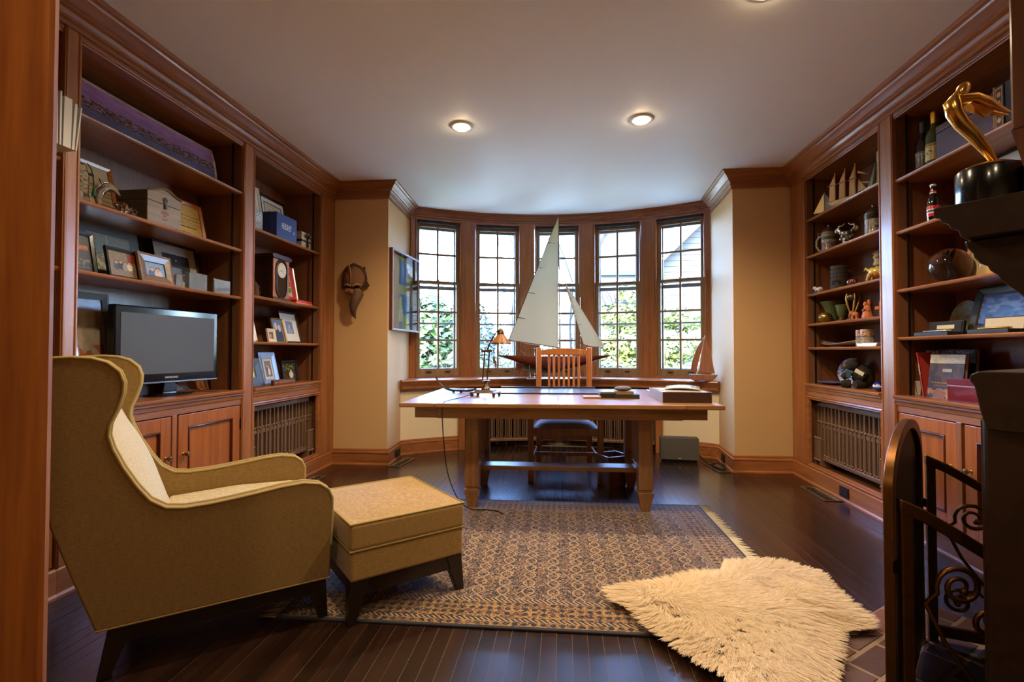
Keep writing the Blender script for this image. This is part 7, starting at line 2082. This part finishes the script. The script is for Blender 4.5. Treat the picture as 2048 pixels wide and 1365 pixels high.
gd = thing('gondola_model', 'slim dark gondola-shaped model with an upswept prow beside the desk lamp', 'model boat', (-0.86, 3.86, DZ), R(-20))
def gond(u, v):
    x_ = -.19 + .38 * u
    w = .022 * math.sin(PI * min(1, max(0, .04 + u * .93))) ** .7
    z_ = .012 + .10 * max(0, (.42 - u) / .42) ** 2.2 + .02 * max(0, (u - .75) / .25) ** 2
    return (x_, w * (2 * v - 1), z_ + .012 * abs(2 * v - 1))
MB().grid(gond, 24, 6).build('gondola_hull', plain('dark_gondola', '#2c2420', .3, .4), gd, smooth=180, solid=.004)
MB().ell((.05, 0, .008), (.012, .012, .008), 8, 6).ell((-.02, 0, .006), (.010, .010, .006), 8, 6).build('gondola_foot', BLACKM, gd)
def simple_box(label, name, cat, loc, rz, w, d_, h_, m, bev=.002):
    return single(MB().box(-w / 2, w / 2, -d_ / 2, d_ / 2, 0, h_), name, m, label, cat, loc, rz, bevel=bev)
pn = thing('notepad', 'thin tan notepad lying flat on the desk', 'notepad', (0.20, 3.52, DZ), R(1.6))
MB().box(-.065, .055, -.05, .05, 0, .012).build('paper_block', plain('tan_pad', '#a9805c', .6), pn, bevel=.002)
MB().box(-.065, .055, -.05, .05, .012, .0135).build('pad_cover', plain('tan_pad_cover', '#b28a66', .5), pn)
cbx = thing('card_box', 'small dark metal card box with a pale lid on the desk', 'box', (0.305, 3.60, DZ), R(1.6))
MB().box(-.055, .055, -.09, .06, 0, .034).build('box_body', plain('gunmetal', '#3c3d42', .35, .6), cbx, bevel=.002)
MB().box(-.056, .056, -.091, .061, .034, .044).build('box_lid', plain('silver_lid', '#9aa0a8', .2, .8), cbx, bevel=.002)
pkt = thing('pocket_book', 'black pocket book under a tan one and a grey stone', 'book', (0.435, 3.565, DZ), R(1.6))
MB().box(-.085, .085, -.06, .06, .002, .024).build('page_block', plain('dark_pages', '#3a3632', .8), pkt)
MB().box(-.087, .087, -.062, .062, 0, .003).build('cover', BLACKM, pkt); MB().box(-.087, .087, -.062, .062, .023, .027).build('cover', BLACKM, pkt, bevel=.001)
pk2 = thing('pocket_book', 'small tan pocket book between the black book and the grey stone', 'book', (0.42, 3.57, DZ + .027), R(4))
MB().box(-.062, .062, -.05, .05, .002, .018).build('page_block', plain('tan_pages', '#9a7a5a', .8), pk2)
MB().box(-.063, .063, -.051, .051, 0, .002).build('cover', plain('tan_cover', '#8a6a4a', .6), pk2); MB().box(-.063, .063, -.051, .051, .018, .020).build('cover', plain('tan_cover', '#8a6a4a', .6), pk2)
st_ = single(MB().ell((0, 0, .018), (.062, .042, .0185), 18, 10), 'stone', plain('grey_pebble', '#5c5850', .5, noise=.2, nscale=40), 'smooth grey stone resting on the small tan book', 'stone', (0.415, 3.57, DZ + .047), R(4), smooth=60)
fbx = thing('document_box', 'flat brown-fronted document box heaped with papers at the right of the desk', 'document box', (0.775, 3.46, DZ), R(1.6))
FW, FD, FH = .305, .42, .068
MB().box(-FW / 2, FW / 2, -FD / 2, FD / 2, 0, .005).build('box_floor', plain('grey_card_box', '#9d9aa4', .6), fbx)
MB().box(-FW / 2, FW / 2, -FD / 2 - .003, -FD / 2 + .003, 0, FH).build('box_front', plain('brown_card_front', '#3c261c', .5), fbx, bevel=.001)
for x_ in (-FW / 2, FW / 2): MB().box(x_ - .002, x_ + .002, -FD / 2, FD / 2, 0, FH).build('box_side', plain('grey_card_box', '#9d9aa4', .6), fbx)
MB().box(-FW / 2, FW / 2, FD / 2 - .003, FD / 2, 0, FH).build('box_rear', plain('grey_card_box', '#9d9aa4', .6), fbx)
for k in range(5):
    MB().box(-.14, .14, -.20, .20, 0, .010, M=Matrix.Translation((random.uniform(-.006, .006), random.uniform(-.006, .01), .006 + k * .0125)) @ Matrix.Rotation(R(random.uniform(-2, 2)), 4, 'Z')).build('paper_sheaf', PAPER, fbx)
mg = thing('magazine', 'glossy pale green magazine lying on the papers of the document box', 'magazine', (0.805, 3.48, DZ + FH + .003), R(-14))
MB().grid(lambda u, v: ((u - .5) * .22, (v - .5) * .28, .008 + .010 * math.sin(PI * u)), 8, 4).build('cover', picture('pale_magazine', '#aeb8a4', [('n', 3, .5, '#d8dcd2'), ('n', 6, .6, '#8d9a84')], rough=.2), mg, smooth=180, solid=.006)
pk3 = thing('loose_sheet', 'pinkish loose sheet under the magazine', 'paper', (0.76, 3.44, DZ + FH + .0008), R(8))
MB().box(-.12, .12, -.15, .15, 0, .0015).build('sheet', plain('pinkish_paper', '#c9b0a4', .7), pk3)
